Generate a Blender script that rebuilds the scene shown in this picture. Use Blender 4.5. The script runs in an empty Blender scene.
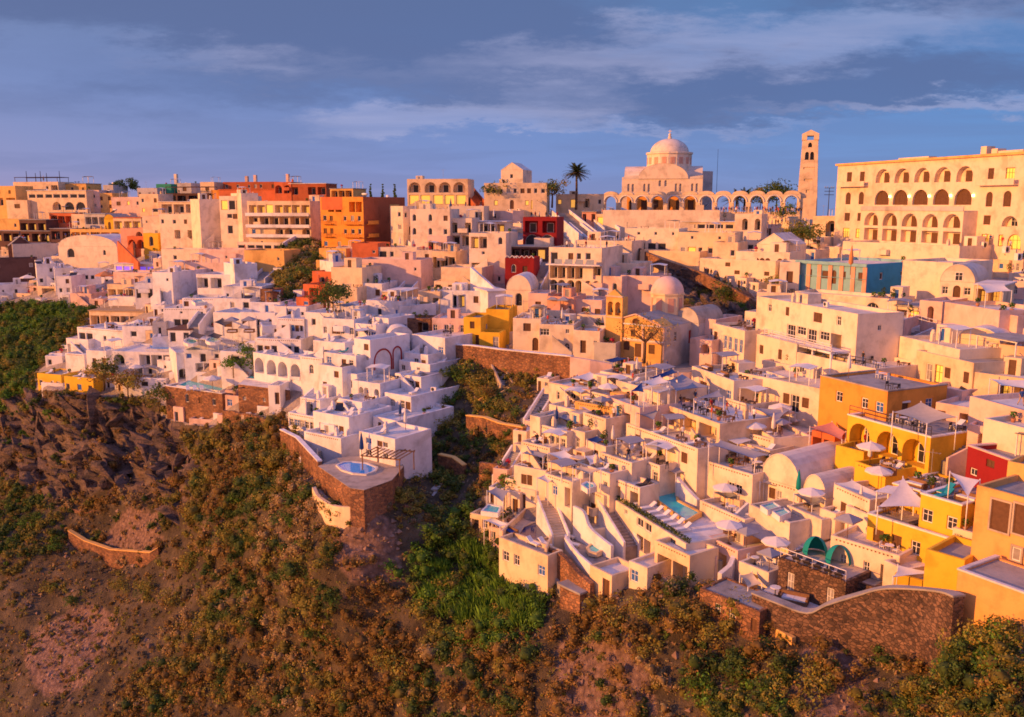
import bpy, math, random
import numpy as np
from mathutils import Vector, Matrix
S = bpy.context.scene
COL = S.collection
rnd = random.Random(7)
PI = math.pi
# ------------------------------------------------------------------ camera
W, HH, F = 1024, 717, 887.0
CZ = 100.0
PITCH = math.atan((358.5 - 205.0) / F)
CP, SP = math.cos(PITCH), math.sin(PITCH)
cd = bpy.data.cameras.new('camera'); cam = bpy.data.objects.new('camera', cd); COL.objects.link(cam)
cam.location = (0, 0, CZ); cam.rotation_euler = (PI/2 - PITCH, 0, 0)
cd.sensor_width = 36; cd.lens = 36*F/W; cd.clip_start = 1; cd.clip_end = 20000
S.camera = cam
# ------------------------------------------------------------------ light
SUN_AZ = (-0.955, -0.31); SUN_EL = math.radians(14)
sd = Vector((SUN_AZ[0], SUN_AZ[1], 0)).normalized()
to_sun = Vector((sd.x*math.cos(SUN_EL), sd.y*math.cos(SUN_EL), math.sin(SUN_EL)))
sl = bpy.data.lights.new('sun', 'SUN'); so = bpy.data.objects.new('sun', sl); COL.objects.link(so)
sl.energy = 4.6; sl.angle = math.radians(0.6); sl.color = (1.0, 0.385, 0.085)
so.rotation_euler = (-to_sun).to_track_quat('-Z', 'Y').to_euler(); so.location = (-200, -100, 300)
S.view_settings.view_transform = 'Standard'; S.view_settings.look = 'None'
S.view_settings.gamma = 1; S.view_settings.exposure = 0.38; S.view_settings.use_curve_mapping = False
S.cycles.max_bounces = 5; S.cycles.diffuse_bounces = 3; S.cycles.transparent_max_bounces = 4
S.cycles.use_denoising = True
try: S.cycles.filter_width = 1.7
except Exception: pass
S.render.film_transparent = False

def nt_new(t, kind, **kw):
    n = t.nodes.new(kind)
    for k, v in kw.items():
        if k.startswith('i_'):
            n.inputs[k[2:].replace('_', ' ')].default_value = v
        else: setattr(n, k, v)
    return n
def ramp(t, stops, interp='LINEAR'):
    n = t.nodes.new('ShaderNodeValToRGB'); cr = n.color_ramp; cr.interpolation = interp
    while len(cr.elements) < len(stops): cr.elements.new(0.5)
    for e, (p, c) in zip(cr.elements, stops):
        e.position = p; e.color = (*c, 1) if len(c) == 3 else c
    return n
def build_world():
    w = bpy.data.worlds.new('World'); S.world = w; w.use_nodes = True
    t = w.node_tree; t.nodes.clear(); L = t.links.new
    out = nt_new(t, 'ShaderNodeOutputWorld'); bg = nt_new(t, 'ShaderNodeBackground'); L(bg.outputs[0], out.inputs[0])
    sky = nt_new(t, 'ShaderNodeTexSky', sky_type='NISHITA', sun_disc=False)
    sky.sun_elevation = SUN_EL; sky.sun_rotation = math.atan2(sd.x, sd.y); sky.altitude = 200
    sky.air_density = 1.0; sky.dust_density = 1.0; sky.ozone_density = 4.0
    tc = nt_new(t, 'ShaderNodeTexCoord'); sx = nt_new(t, 'ShaderNodeSeparateXYZ'); L(tc.outputs['Generated'], sx.inputs[0])
    # clouds live on a flat ceiling: direction / (height + small)
    mz = nt_new(t, 'ShaderNodeMath', operation='MAXIMUM'); L(sx.outputs[2], mz.inputs[0]); mz.inputs[1].default_value = 0.0
    az = nt_new(t, 'ShaderNodeMath', operation='ADD'); L(mz.outputs[0], az.inputs[0]); az.inputs[1].default_value = 0.09
    dx = nt_new(t, 'ShaderNodeMath', operation='DIVIDE'); L(sx.outputs[0], dx.inputs[0]); L(az.outputs[0], dx.inputs[1])
    dy = nt_new(t, 'ShaderNodeMath', operation='DIVIDE'); L(sx.outputs[1], dy.inputs[0]); L(az.outputs[0], dy.inputs[1])
    cx = nt_new(t, 'ShaderNodeCombineXYZ'); L(dx.outputs[0], cx.inputs[0]); L(dy.outputs[0], cx.inputs[1])
    n1 = nt_new(t, 'ShaderNodeTexNoise', i_Scale=0.85, i_Detail=10.0, i_Roughness=0.58, i_Distortion=0.5)
    mp = nt_new(t, 'ShaderNodeMapping'); mp.inputs['Scale'].default_value = (0.75, 1.0, 1); mp.inputs['Location'].default_value = (3.1, 1.35, 0)
    mp.inputs['Rotation'].default_value = (0, 0, 0.18)
    L(cx.outputs[0], mp.inputs[0]); L(mp.outputs[0], n1.inputs['Vector'])
    dark = ramp(t, [(0.42, (0, 0, 0)), (0.56, (1, 1, 1))]); L(n1.outputs[0], dark.inputs[0])
    n2 = nt_new(t, 'ShaderNodeTexNoise', i_Scale=0.75, i_Detail=10.0, i_Roughness=0.62, i_Distortion=0.9)
    mp2 = nt_new(t, 'ShaderNodeMapping'); mp2.inputs['Scale'].default_value = (0.55, 1.7, 1); mp2.inputs['Location'].default_value = (7.3, 2.2, 4)
    mp2.inputs['Rotation'].default_value = (0, 0, 0.10)
    L(cx.outputs[0], mp2.inputs[0]); L(mp2.outputs[0], n2.inputs['Vector'])
    lite = ramp(t, [(0.47, (0, 0, 0)), (0.66, (1, 1, 1))]); L(n2.outputs[0], lite.inputs[0])
    # base: Nishita tinted towards the evening blue, brighter low down
    hgt = ramp(t, [(0.0, (3.3, 3.4, 6.9)), (0.04, (2.3, 3.0, 7.0)), (0.12, (1.65, 2.6, 6.1)), (0.22, (1.45, 2.2, 4.4)), (0.45, (1.6, 2.3, 4.4))]); L(sx.outputs[2], hgt.inputs[0])
    base = nt_new(t, 'ShaderNodeMix', data_type='RGBA'); base.inputs[0].default_value = 0.72
    L(sky.outputs[0], base.inputs[6]); L(hgt.outputs[0], base.inputs[7])
    # more of the lit band to the left, deeper blue to the right
    lr = nt_new(t, 'ShaderNodeMapRange'); L(sx.outputs[0], lr.inputs[0]); lr.inputs[1].default_value = -0.6; lr.inputs[2].default_value = 0.6
    lr.inputs[3].default_value = 1.0; lr.inputs[4].default_value = 0.0
    lrc = ramp(t, [(0.0, (0.62, 0.92, 1.02)), (0.5, (0.95, 1.0, 1.05)), (1.0, (1.30, 1.05, 0.98))]); L(lr.outputs[0], lrc.inputs[0])
    bm = nt_new(t, 'ShaderNodeMix', data_type='RGBA', blend_type='MULTIPLY'); bm.inputs[0].default_value = 1
    L(base.outputs[2], bm.inputs[6]); L(lrc.outputs[0], bm.inputs[7])
    # cloud banks at their own bearing and height in the sky (bearing = x/y, height = z), edges torn by the noise
    my = nt_new(t, 'ShaderNodeMath', operation='MAXIMUM'); L(sx.outputs[1], my.inputs[0]); my.inputs[1].default_value = 0.05
    bx = nt_new(t, 'ShaderNodeMath', operation='DIVIDE'); L(sx.outputs[0], bx.inputs[0]); L(my.outputs[0], bx.inputs[1])
    bz = nt_new(t, 'ShaderNodeMath', operation='DIVIDE'); L(sx.outputs[2], bz.inputs[0]); L(my.outputs[0], bz.inputs[1])
    bc = nt_new(t, 'ShaderNodeCombineXYZ'); L(bx.outputs[0], bc.inputs[0]); L(bz.outputs[0], bc.inputs[1])
    ms = nt_new(t, 'ShaderNodeMapping'); ms.inputs['Scale'].default_value = (1, 3.6, 1); L(bc.outputs[0], ms.inputs[0])
    nd = nt_new(t, 'ShaderNodeTexNoise', i_Scale=7.5, i_Detail=10.0, i_Roughness=0.68); L(ms.outputs[0], nd.inputs['Vector'])
    ce = nt_new(t, 'ShaderNodeVectorMath', operation='SUBTRACT'); L(nd.outputs['Color'], ce.inputs[0]); ce.inputs[1].default_value = (.5, .5, .5)
    cs = nt_new(t, 'ShaderNodeVectorMath', operation='MULTIPLY'); L(ce.outputs[0], cs.inputs[0]); cs.inputs[1].default_value = (.30, .11, 0)
    wv = nt_new(t, 'ShaderNodeVectorMath', operation='ADD'); L(bc.outputs[0], wv.inputs[0]); L(cs.outputs[0], wv.inputs[1])
    def bank(lst):
        tot = None
        for (c, r, rot, k) in lst:
            m = nt_new(t, 'ShaderNodeMapping', vector_type='TEXTURE'); m.inputs['Location'].default_value = (*c, 0); m.inputs['Rotation'].default_value = (0, 0, rot); m.inputs['Scale'].default_value = (*r, 1)
            L(wv.outputs[0], m.inputs[0]); g = nt_new(t, 'ShaderNodeTexGradient', gradient_type='SPHERICAL'); L(m.outputs[0], g.inputs[0])
            q = nt_new(t, 'ShaderNodeMath', operation='MULTIPLY'); L(g.outputs[1], q.inputs[0]); q.inputs[1].default_value = k
            if tot is None: tot = q.outputs[0]
            else:
                ad = nt_new(t, 'ShaderNodeMath', operation='ADD'); L(tot, ad.inputs[0]); L(q.outputs[0], ad.inputs[1]); tot = ad.outputs[0]
        return tot
    db = bank([((-.12, .185), (.36, .085), .0, 1.5), ((.30, .128), (.46, .05), .04, 1.3), ((-.50, .215), (.30, .05), .0, .9), ((.52, .235), (.35, .05), .0, 1.2), ((-.10, .157), (.06, .014), .05, 1.4), ((-.42, .12), (.25, .04), .0, .45)])
    lb = bank([((-.05, .099), (.25, .028), .06, 1.6), ((.24, .172), (.46, .042), .10, 1.35), ((.48, .108), (.34, .014), .02, 1.0), ((-.30, .155), (.22, .03), -.04, .7), ((.15, .085), (.3, .010), .0, .8)])
    dr = ramp(t, [(0.05, (0, 0, 0)), (0.75, (1, 1, 1))], 'EASE'); L(db, dr.inputs[0])
    lr_ = ramp(t, [(0.10, (0, 0, 0)), (0.95, (1, 1, 1))], 'EASE'); L(lb, lr_.inputs[0])
    sf = ramp(t, [(0.30, (.35,)*3), (0.65, (1, 1, 1))]); L(n2.outputs[0], sf.inputs[0])
    ls = nt_new(t, 'ShaderNodeMath', operation='MULTIPLY'); L(lr_.outputs[0], ls.inputs[0]); L(sf.outputs[0], ls.inputs[1])
    l2 = nt_new(t, 'ShaderNodeMath', operation='MULTIPLY'); L(ls.outputs[0], l2.inputs[0]); l2.inputs[1].default_value = 0.62
    d2 = nt_new(t, 'ShaderNodeMath', operation='MULTIPLY'); L(dr.outputs[0], d2.inputs[0]); d2.inputs[1].default_value = 0.72
    # thin general cloud from the ceiling noise
    th = nt_new(t, 'ShaderNodeMath', operation='MULTIPLY'); L(dark.outputs[0], th.inputs[0]); th.inputs[1].default_value = 0.22
    mc0 = nt_new(t, 'ShaderNodeMix', data_type='RGBA'); L(th.outputs[0], mc0.inputs[0]); L(bm.outputs[2], mc0.inputs[6]); mc0.inputs[7].default_value = (1.5, 2.0, 4.0, 1)
    mc = nt_new(t, 'ShaderNodeMix', data_type='RGBA'); L(d2.outputs[0], mc.inputs[0]); L(mc0.outputs[2], mc.inputs[6]); mc.inputs[7].default_value = (1.08, 1.55, 3.3, 1)
    ml = nt_new(t, 'ShaderNodeMix', data_type='RGBA'); L(l2.outputs[0], ml.inputs[0]); L(mc.outputs[2], ml.inputs[6]); ml.inputs[7].default_value = (4.3, 4.5, 6.9, 1)
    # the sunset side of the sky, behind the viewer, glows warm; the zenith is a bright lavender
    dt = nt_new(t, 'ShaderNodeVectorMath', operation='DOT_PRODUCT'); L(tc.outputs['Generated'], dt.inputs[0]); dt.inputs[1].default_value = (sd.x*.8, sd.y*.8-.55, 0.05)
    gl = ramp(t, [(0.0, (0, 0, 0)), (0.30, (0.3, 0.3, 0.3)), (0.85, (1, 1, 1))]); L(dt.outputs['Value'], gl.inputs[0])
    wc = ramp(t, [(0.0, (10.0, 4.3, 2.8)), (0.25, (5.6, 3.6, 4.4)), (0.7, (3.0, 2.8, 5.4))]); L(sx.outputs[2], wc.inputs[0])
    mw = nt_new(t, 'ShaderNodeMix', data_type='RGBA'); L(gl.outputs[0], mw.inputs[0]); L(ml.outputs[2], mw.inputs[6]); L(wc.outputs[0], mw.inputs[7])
    zn = ramp(t, [(0.36, (0, 0, 0)), (0.75, (1, 1, 1))]); L(sx.outputs[2], zn.inputs[0])
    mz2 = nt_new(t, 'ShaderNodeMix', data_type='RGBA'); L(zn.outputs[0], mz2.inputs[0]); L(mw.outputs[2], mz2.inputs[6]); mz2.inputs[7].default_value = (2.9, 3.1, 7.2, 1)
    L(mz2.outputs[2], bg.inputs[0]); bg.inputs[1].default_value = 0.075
build_world()

# ------------------------------------------------------------------ materials
MATS = {}
def bsdf(name, color, rough=0.85, emit=None, estr=0):
    m = bpy.data.materials.new(name); m.use_nodes = True
    b = m.node_tree.nodes['Principled BSDF']
    b.inputs['Base Color'].default_value = (*color, 1); b.inputs['Roughness'].default_value = rough
    b.inputs['Specular IOR Level'].default_value = 0.25
    if emit: b.inputs['Emission Color'].default_value = (*emit, 1); b.inputs['Emission Strength'].default_value = estr
    return m, m.node_tree, b
def worldpos(t):
    g = t.nodes.new('ShaderNodeNewGeometry'); return g.outputs['Position']
def plaster(name, c, var=0.12, bump=0.25, scale=0.5, rough=0.9):
    m, t, b = bsdf(name, c, rough); L = t.links.new; p = worldpos(t)
    n = nt_new(t, 'ShaderNodeTexNoise', i_Scale=scale, i_Detail=7.0, i_Roughness=0.65); L(p, n.inputs['Vector'])
    d = tuple(x*(1-2.2*var) for x in c); l = tuple(min(1, x*(1+0.6*var)) for x in c)
    r = ramp(t, [(0.30, d), (0.50, c), (0.72, l)]); L(n.outputs[0], r.inputs[0])
    # thin vertical weather streaks that belong to the plaster
    mp = nt_new(t, 'ShaderNodeMapping'); mp.inputs['Scale'].default_value = (1.3, 1.3, 0.35); L(p, mp.inputs[0])
    n2 = nt_new(t, 'ShaderNodeTexNoise', i_Scale=1.0, i_Detail=4.0); L(mp.outputs[0], n2.inputs['Vector'])
    r2 = ramp(t, [(0.22, (1-.9*var,)*3), (0.50, (1, 1, 1))]); L(n2.outputs[0], r2.inputs[0])
    mx = nt_new(t, 'ShaderNodeMix', data_type='RGBA', blend_type='MULTIPLY'); mx.inputs[0].default_value = 1
    L(r.outputs[0], mx.inputs[6]); L(r2.outputs[0], mx.inputs[7])
    n5 = nt_new(t, 'ShaderNodeTexNoise', i_Scale=0.17, i_Detail=5.0, i_Roughness=0.6, i_Distortion=0.8); L(p, n5.inputs['Vector']); r5 = ramp(t, [(0.36, (0.80, 0.78, 0.75)), (0.47, (1, 1, 1)), (0.62, (1.02, 1.0, 0.97))]); L(n5.outputs[0], r5.inputs[0])
    m5 = nt_new(t, 'ShaderNodeMix', data_type='RGBA', blend_type='MULTIPLY'); m5.inputs[0].default_value = 1; L(mx.outputs[2], m5.inputs[6]); L(r5.outputs[0], m5.inputs[7]); L(m5.outputs[2], b.inputs['Base Color'])
    n3 = nt_new(t, 'ShaderNodeTexNoise', i_Scale=5.0, i_Detail=4.0); L(p, n3.inputs['Vector'])
    bv = nt_new(t, 'ShaderNodeBevel', samples=4); bv.inputs[0].default_value = 0.13
    bp = nt_new(t, 'ShaderNodeBump', i_Strength=bump, i_Distance=0.08); L(bv.outputs[0], bp.inputs['Normal']); L(n3.outputs[0], bp.inputs['Height']); L(bp.outputs[0], b.inputs['Normal'])
    MATS[name] = m; return m
def rubble(name, c1, c2, mortar, scale=1.6):
    m, t, b = bsdf(name, c1, 0.95); L = t.links.new; p = worldpos(t)
    mp = nt_new(t, 'ShaderNodeMapping'); mp.inputs['Scale'].default_value = (1, 1, 1.5); L(p, mp.inputs[0])
    v = nt_new(t, 'ShaderNodeTexVoronoi', i_Scale=scale, i_Randomness=1.0); L(mp.outputs[0], v.inputs['Vector'])
    v2 = nt_new(t, 'ShaderNodeTexVoronoi', feature='DISTANCE_TO_EDGE', i_Scale=scale, i_Randomness=1.0); L(mp.outputs[0], v2.inputs['Vector'])
    sp = nt_new(t, 'ShaderNodeSeparateColor'); L(v.outputs['Color'], sp.inputs[0])
    r = ramp(t, [(0.0, c1), (0.55, tuple((a+b_)/2 for a, b_ in zip(c1, c2))), (1.0, c2)]); L(sp.outputs[0], r.inputs[0])
    e = ramp(t, [(0.0, (0, 0, 0)), (0.09, (1, 1, 1))]); L(v2.outputs[0], e.inputs[0])
    n = nt_new(t, 'ShaderNodeTexNoise', i_Scale=0.35, i_Detail=6.0); L(p, n.inputs['Vector'])
    r3 = ramp(t, [(0.3, (0.62, 0.6, 0.6)), (0.65, (1.1, 1.1, 1.1))]); L(n.outputs[0], r3.inputs[0])
    mx = nt_new(t, 'ShaderNodeMix', data_type='RGBA'); L(e.outputs[0], mx.inputs[0]); mx.inputs[6].default_value = (*mortar, 1); L(r.outputs[0], mx.inputs[7])
    m2 = nt_new(t, 'ShaderNodeMix', data_type='RGBA', blend_type='MULTIPLY'); m2.inputs[0].default_value = 1
    L(mx.outputs[2], m2.inputs[6]); L(r3.outputs[0], m2.inputs[7]); L(m2.outputs[2], b.inputs['Base Color'])
    bp = nt_new(t, 'ShaderNodeBump', i_Strength=0.9, i_Distance=0.15); L(e.outputs[0], bp.inputs['Height']); L(bp.outputs[0], b.inputs['Normal'])
    MATS[name] = m; return m
def simple(name, c, rough=0.7, var=0.15, scale=3.0, **kw):
    m, t, b = bsdf(name, c, rough, **kw); L = t.links.new; p = worldpos(t)
    n = nt_new(t, 'ShaderNodeTexNoise', i_Scale=scale, i_Detail=3.0); L(p, n.inputs['Vector'])
    r = ramp(t, [(0.3, tuple(x*(1-var) for x in c)), (0.7, tuple(min(1, x*(1+var)) for x in c))]); L(n.outputs[0], r.inputs[0])
    L(r.outputs[0], b.inputs['Base Color'])
    MATS[name] = m; return m
plaster('white', (0.78, 0.78, 0.81)); plaster('peach', (0.80, 0.64, 0.48)); plaster('apricot', (0.78, 0.42, 0.14)); plaster('sunlit_white', (0.81, 0.685, 0.53)); plaster('cream', (0.78, 0.61, 0.40)); plaster('pink', (0.76, 0.55, 0.47))
plaster('greywall', (0.52, 0.50, 0.49)); plaster('yellow', (0.80, 0.50, 0.045), 0.08); plaster('ochre', (0.78, 0.48, 0.16), 0.10)
plaster('orange', (0.76, 0.33, 0.06), 0.10); plaster('terracotta', (0.62, 0.17, 0.07), 0.10); plaster('red', (0.27, 0.018, 0.022), 0.08)
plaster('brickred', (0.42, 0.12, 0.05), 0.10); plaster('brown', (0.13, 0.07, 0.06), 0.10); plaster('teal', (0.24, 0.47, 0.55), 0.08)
plaster('blue', (0.05, 0.34, 0.60), 0.08); plaster('green', (0.04, 0.30, 0.20), 0.08); plaster('salmon', (0.70, 0.38, 0.27), 0.08)
plaster('roofgrey', (0.36, 0.35, 0.34), 0.18); plaster('roofwhite', (0.72, 0.70, 0.68), 0.12); plaster('roofcream', (0.72, 0.65, 0.57), 0.12); plaster('rooftan', (0.48, 0.40, 0.32), 0.18)
plaster('paving', (0.34, 0.30, 0.27), 0.2, scale=0.9); plaster('concrete', (0.36, 0.34, 0.32), 0.16)
rubble('stone', (0.40, 0.20, 0.10), (0.16, 0.085, 0.06), (0.36, 0.22, 0.13), 1.9)
rubble('darkstone', (0.25, 0.15, 0.10), (0.055, 0.04, 0.035), (0.22, 0.14, 0.10), 2.4)
simple('glass', (0.035, 0.035, 0.045), 0.15); simple('interior', (0.10, 0.06, 0.04), 0.9)
simple('shutter_blue', (0.03, 0.12, 0.42), 0.6); simple('shutter_brown', (0.13, 0.065, 0.035), 0.7); simple('shutter_grey', (0.30, 0.28, 0.27), 0.7)
simple('shutter_red', (0.36, 0.03, 0.025), 0.7); simple('frame_white', (0.78, 0.76, 0.73), 0.6); simple('wood', (0.22, 0.12, 0.06), 0.8)
simple('lit', (0.9, 0.6, 0.15), 0.6, emit=(1.0, 0.42, 0.06), estr=0.55); simple('lamp', (1, 0.8, 0.5), 0.5, emit=(1.0, 0.72, 0.28), estr=6.0)
simple('litviolet', (0.25, 0.15, 0.7), 0.6, emit=(0.25, 0.12, 1.0), estr=0.5)
simple('sail_grey', (0.30, 0.31, 0.36), 0.9, 0.06); simple('sail_white', (0.74, 0.72, 0.69), 0.9, 0.05); simple('sail_navy', (0.02, 0.06, 0.22), 0.85, 0.06)
simple('sail_sand', (0.56, 0.47, 0.36), 0.9, 0.06); simple('sail_pink', (0.62, 0.28, 0.22), 0.9, 0.06); simple('sail_orange', (0.62, 0.26, 0.10), 0.9, 0.06)
simple('sail_green', (0.01, 0.27, 0.26), 0.85, 0.06); simple('reed', (0.42, 0.30, 0.17), 0.95, 0.2, 6.0); simple('sail_dark', (0.10, 0.09, 0.09), 0.9)
simple('metal', (0.34, 0.33, 0.33), 0.5); simple('darkmetal', (0.05, 0.05, 0.055), 0.5)
simple('cushion_white', (0.76, 0.75, 0.74), 0.9, 0.05); simple('cushion_teal', (0.02, 0.30, 0.36), 0.9); simple('cushion_navy', (0.02, 0.06, 0.25), 0.9)
simple('cushion_dark', (0.06, 0.05, 0.05), 0.9); simple('cloth_red', (0.45, 0.04, 0.04), 0.9); simple('cloth_black', (0.03, 0.03, 0.035), 0.9); simple('cloth_blue', (0.05, 0.10, 0.3), 0.9)
simple('cloth_tan', (0.45, 0.32, 0.2), 0.9); simple('skin', (0.50, 0.28, 0.18), 0.7); simple('hair', (0.04, 0.025, 0.02), 0.8); simple('pot', (0.45, 0.20, 0.11), 0.85)
simple('leaf_green', (0.055, 0.085, 0.022), 0.8, 0.4, 1.2); simple('leaf_bright', (0.06, 0.13, 0.02), 0.8, 0.4, 1.2); simple('leaf_olive', (0.11, 0.085, 0.028), 0.85, 0.4, 0.9)
simple('leaf_rust', (0.15, 0.062, 0.022), 0.9, 0.4, 0.9); simple('leaf_grey', (0.12, 0.09, 0.055), 0.9, 0.35, 0.8); simple('flower', (0.5, 0.03, 0.08), 0.8, 0.3, 2.0)
simple('leaf_dry', (0.24, 0.15, 0.07), 0.9, 0.35, 0.8); simple('bark', (0.14, 0.09, 0.06), 0.95, 0.3, 4.0)
simple('dome_blue', (0.30, 0.36, 0.46), 0.7); simple('red_plastic', (0.5, 0.03, 0.03), 0.5)
def water(name, c, c2):
    m, t, b = bsdf(name, c, 0.08); L = t.links.new; p = worldpos(t)
    b.inputs['Specular IOR Level'].default_value = 0.5
    n = nt_new(t, 'ShaderNodeTexNoise', i_Scale=0.5, i_Detail=2.0); L(p, n.inputs['Vector'])
    r = ramp(t, [(0.35, c), (0.7, c2)]); L(n.outputs[0], r.inputs[0]); L(r.outputs[0], b.inputs['Base Color'])
    n3 = nt_new(t, 'ShaderNodeTexNoise', i_Scale=2.5, i_Detail=2.0); L(p, n3.inputs['Vector'])
    bp = nt_new(t, 'ShaderNodeBump', i_Strength=0.08, i_Distance=0.05); L(n3.outputs[0], bp.inputs['Height']); L(bp.outputs[0], b.inputs['Normal'])
    MATS[name] = m
water('water_turq', (0.02, 0.50, 0.58), (0.04, 0.60, 0.66)); water('water_blue', (0.01, 0.30, 0.85), (0.02, 0.38, 0.90)); water('water_navy', (0.010, 0.028, 0.12), (0.014, 0.036, 0.15))
M = MATS

# ------------------------------------------------------------------ pixel / depth geometry of the site survey
CTRL = [(0,195,330),(0,260,290),(0,300,262),(100,192,330),(100,240,285),(100,285,240),(200,192,320),(200,215,280),(200,250,235),(200,290,200),(200,340,172),(200,410,158),
(160,300,198),(50,390,180),(150,400,168),(80,470,172),(80,500,168),(280,192,300),(280,240,235),(330,250,215),(330,300,178),(330,340,155),(330,400,138),(330,470,117),(345,510,105),(350,480,110),(390,470,114),(320,500,110),
(440,200,250),(440,250,205),(440,300,172),(440,350,150),(440,400,138),(440,470,122),(520,205,240),(520,240,200),(520,285,172),(520,340,148),(520,380,136),(520,450,114),(520,520,101),
(610,207,255),(610,240,205),(610,300,165),(610,350,143),(610,400,122),(610,450,109),(610,550,94),(700,208,250),(700,260,182),(700,310,156),(700,350,138),(700,400,120),(700,450,106),(700,520,95),(700,580,86),
(800,212,235),(800,250,182),(800,290,155),(800,350,129),(800,420,107),(800,480,95),(800,560,82),(800,610,76),(838,243,200),(900,250,180),(1000,258,155),(1024,262,148),
(900,300,140),(900,350,121),(900,420,99),(900,480,87),(900,590,73),(1000,300,124),(1000,350,110),(1000,420,91),(1000,500,72),(1000,600,60),
(0,330,245),(0,420,200),(0,540,165),(0,717,130),(100,560,155),(100,717,122),(200,480,146),(200,560,135),(200,717,112),(345,580,101),(345,717,98),(450,560,106),(450,717,88),(560,620,88),(560,717,80),
(685,588,82),(640,585,86),(760,612,77),(600,588,88),(700,650,77),(700,717,72),(800,660,70),(800,717,65),(900,670,66),(900,717,60),(1024,660,55),(1024,717,50),
(-300,195,390),(-300,400,270),(-300,717,175),(-200,950,120),(512,950,60),(1350,250,110),(1350,500,60),(1350,717,42),(1250,950,36),(250,950,80)]
_cp = np.array([(x/300.0, y/300.0*1.35) for x, y, d in CTRL]); _cd = np.log(np.array([d for *_, d in CTRL], float))
def _phi(r2): return 0.5*r2*np.log(np.maximum(r2, 1e-12))
def _fit():
    n = len(_cp); d2 = ((_cp[:, None]-_cp[None])**2).sum(-1)
    A = np.zeros((n+3, n+3)); A[:n, :n] = _phi(d2) + 0.004*np.eye(n); A[:n, n] = 1; A[:n, n+1:] = _cp; A[n, :n] = 1; A[n+1:, :n] = _cp.T
    return np.linalg.solve(A, np.concatenate([_cd, np.zeros(3)]))
_w = _fit()
def Dn(xs, ys):
    q = np.stack([np.asarray(xs, float)/300.0, np.asarray(ys, float)/300.0*1.35], -1)
    d2 = ((q[..., None, :]-_cp)**2).sum(-1)
    return np.exp(_phi(d2) @ _w[:len(_cp)] + _w[len(_cp)] + q @ _w[len(_cp)+1:])
def D(x, y): return float(Dn([x], [y])[0])
def ray(x, y):
    u = (x-512)/F; v = (358.5-y)/F
    return u, CP + v*SP, -SP + v*CP
def U(x, y, d):
    a, b, c = ray(x, y); t = d/b
    return Vector((a*t, d, CZ+c*t))
def G(x, y): return U(x, y, D(x, y))
def PZ(x, y, z):
    a, b, c = ray(x, y); t = (z-CZ)/c
    return Vector((a*t, b*t, z))
def inpoly(x, y, poly):
    c = False; n = len(poly); j = n-1
    for i in range(n):
        xi, yi = poly[i]; xj, yj = poly[j]
        if (yi > y) != (yj > y) and x < (xj-xi)*(y-yi)/(yj-yi)+xi: c = not c
        j = i
    return c

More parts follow.
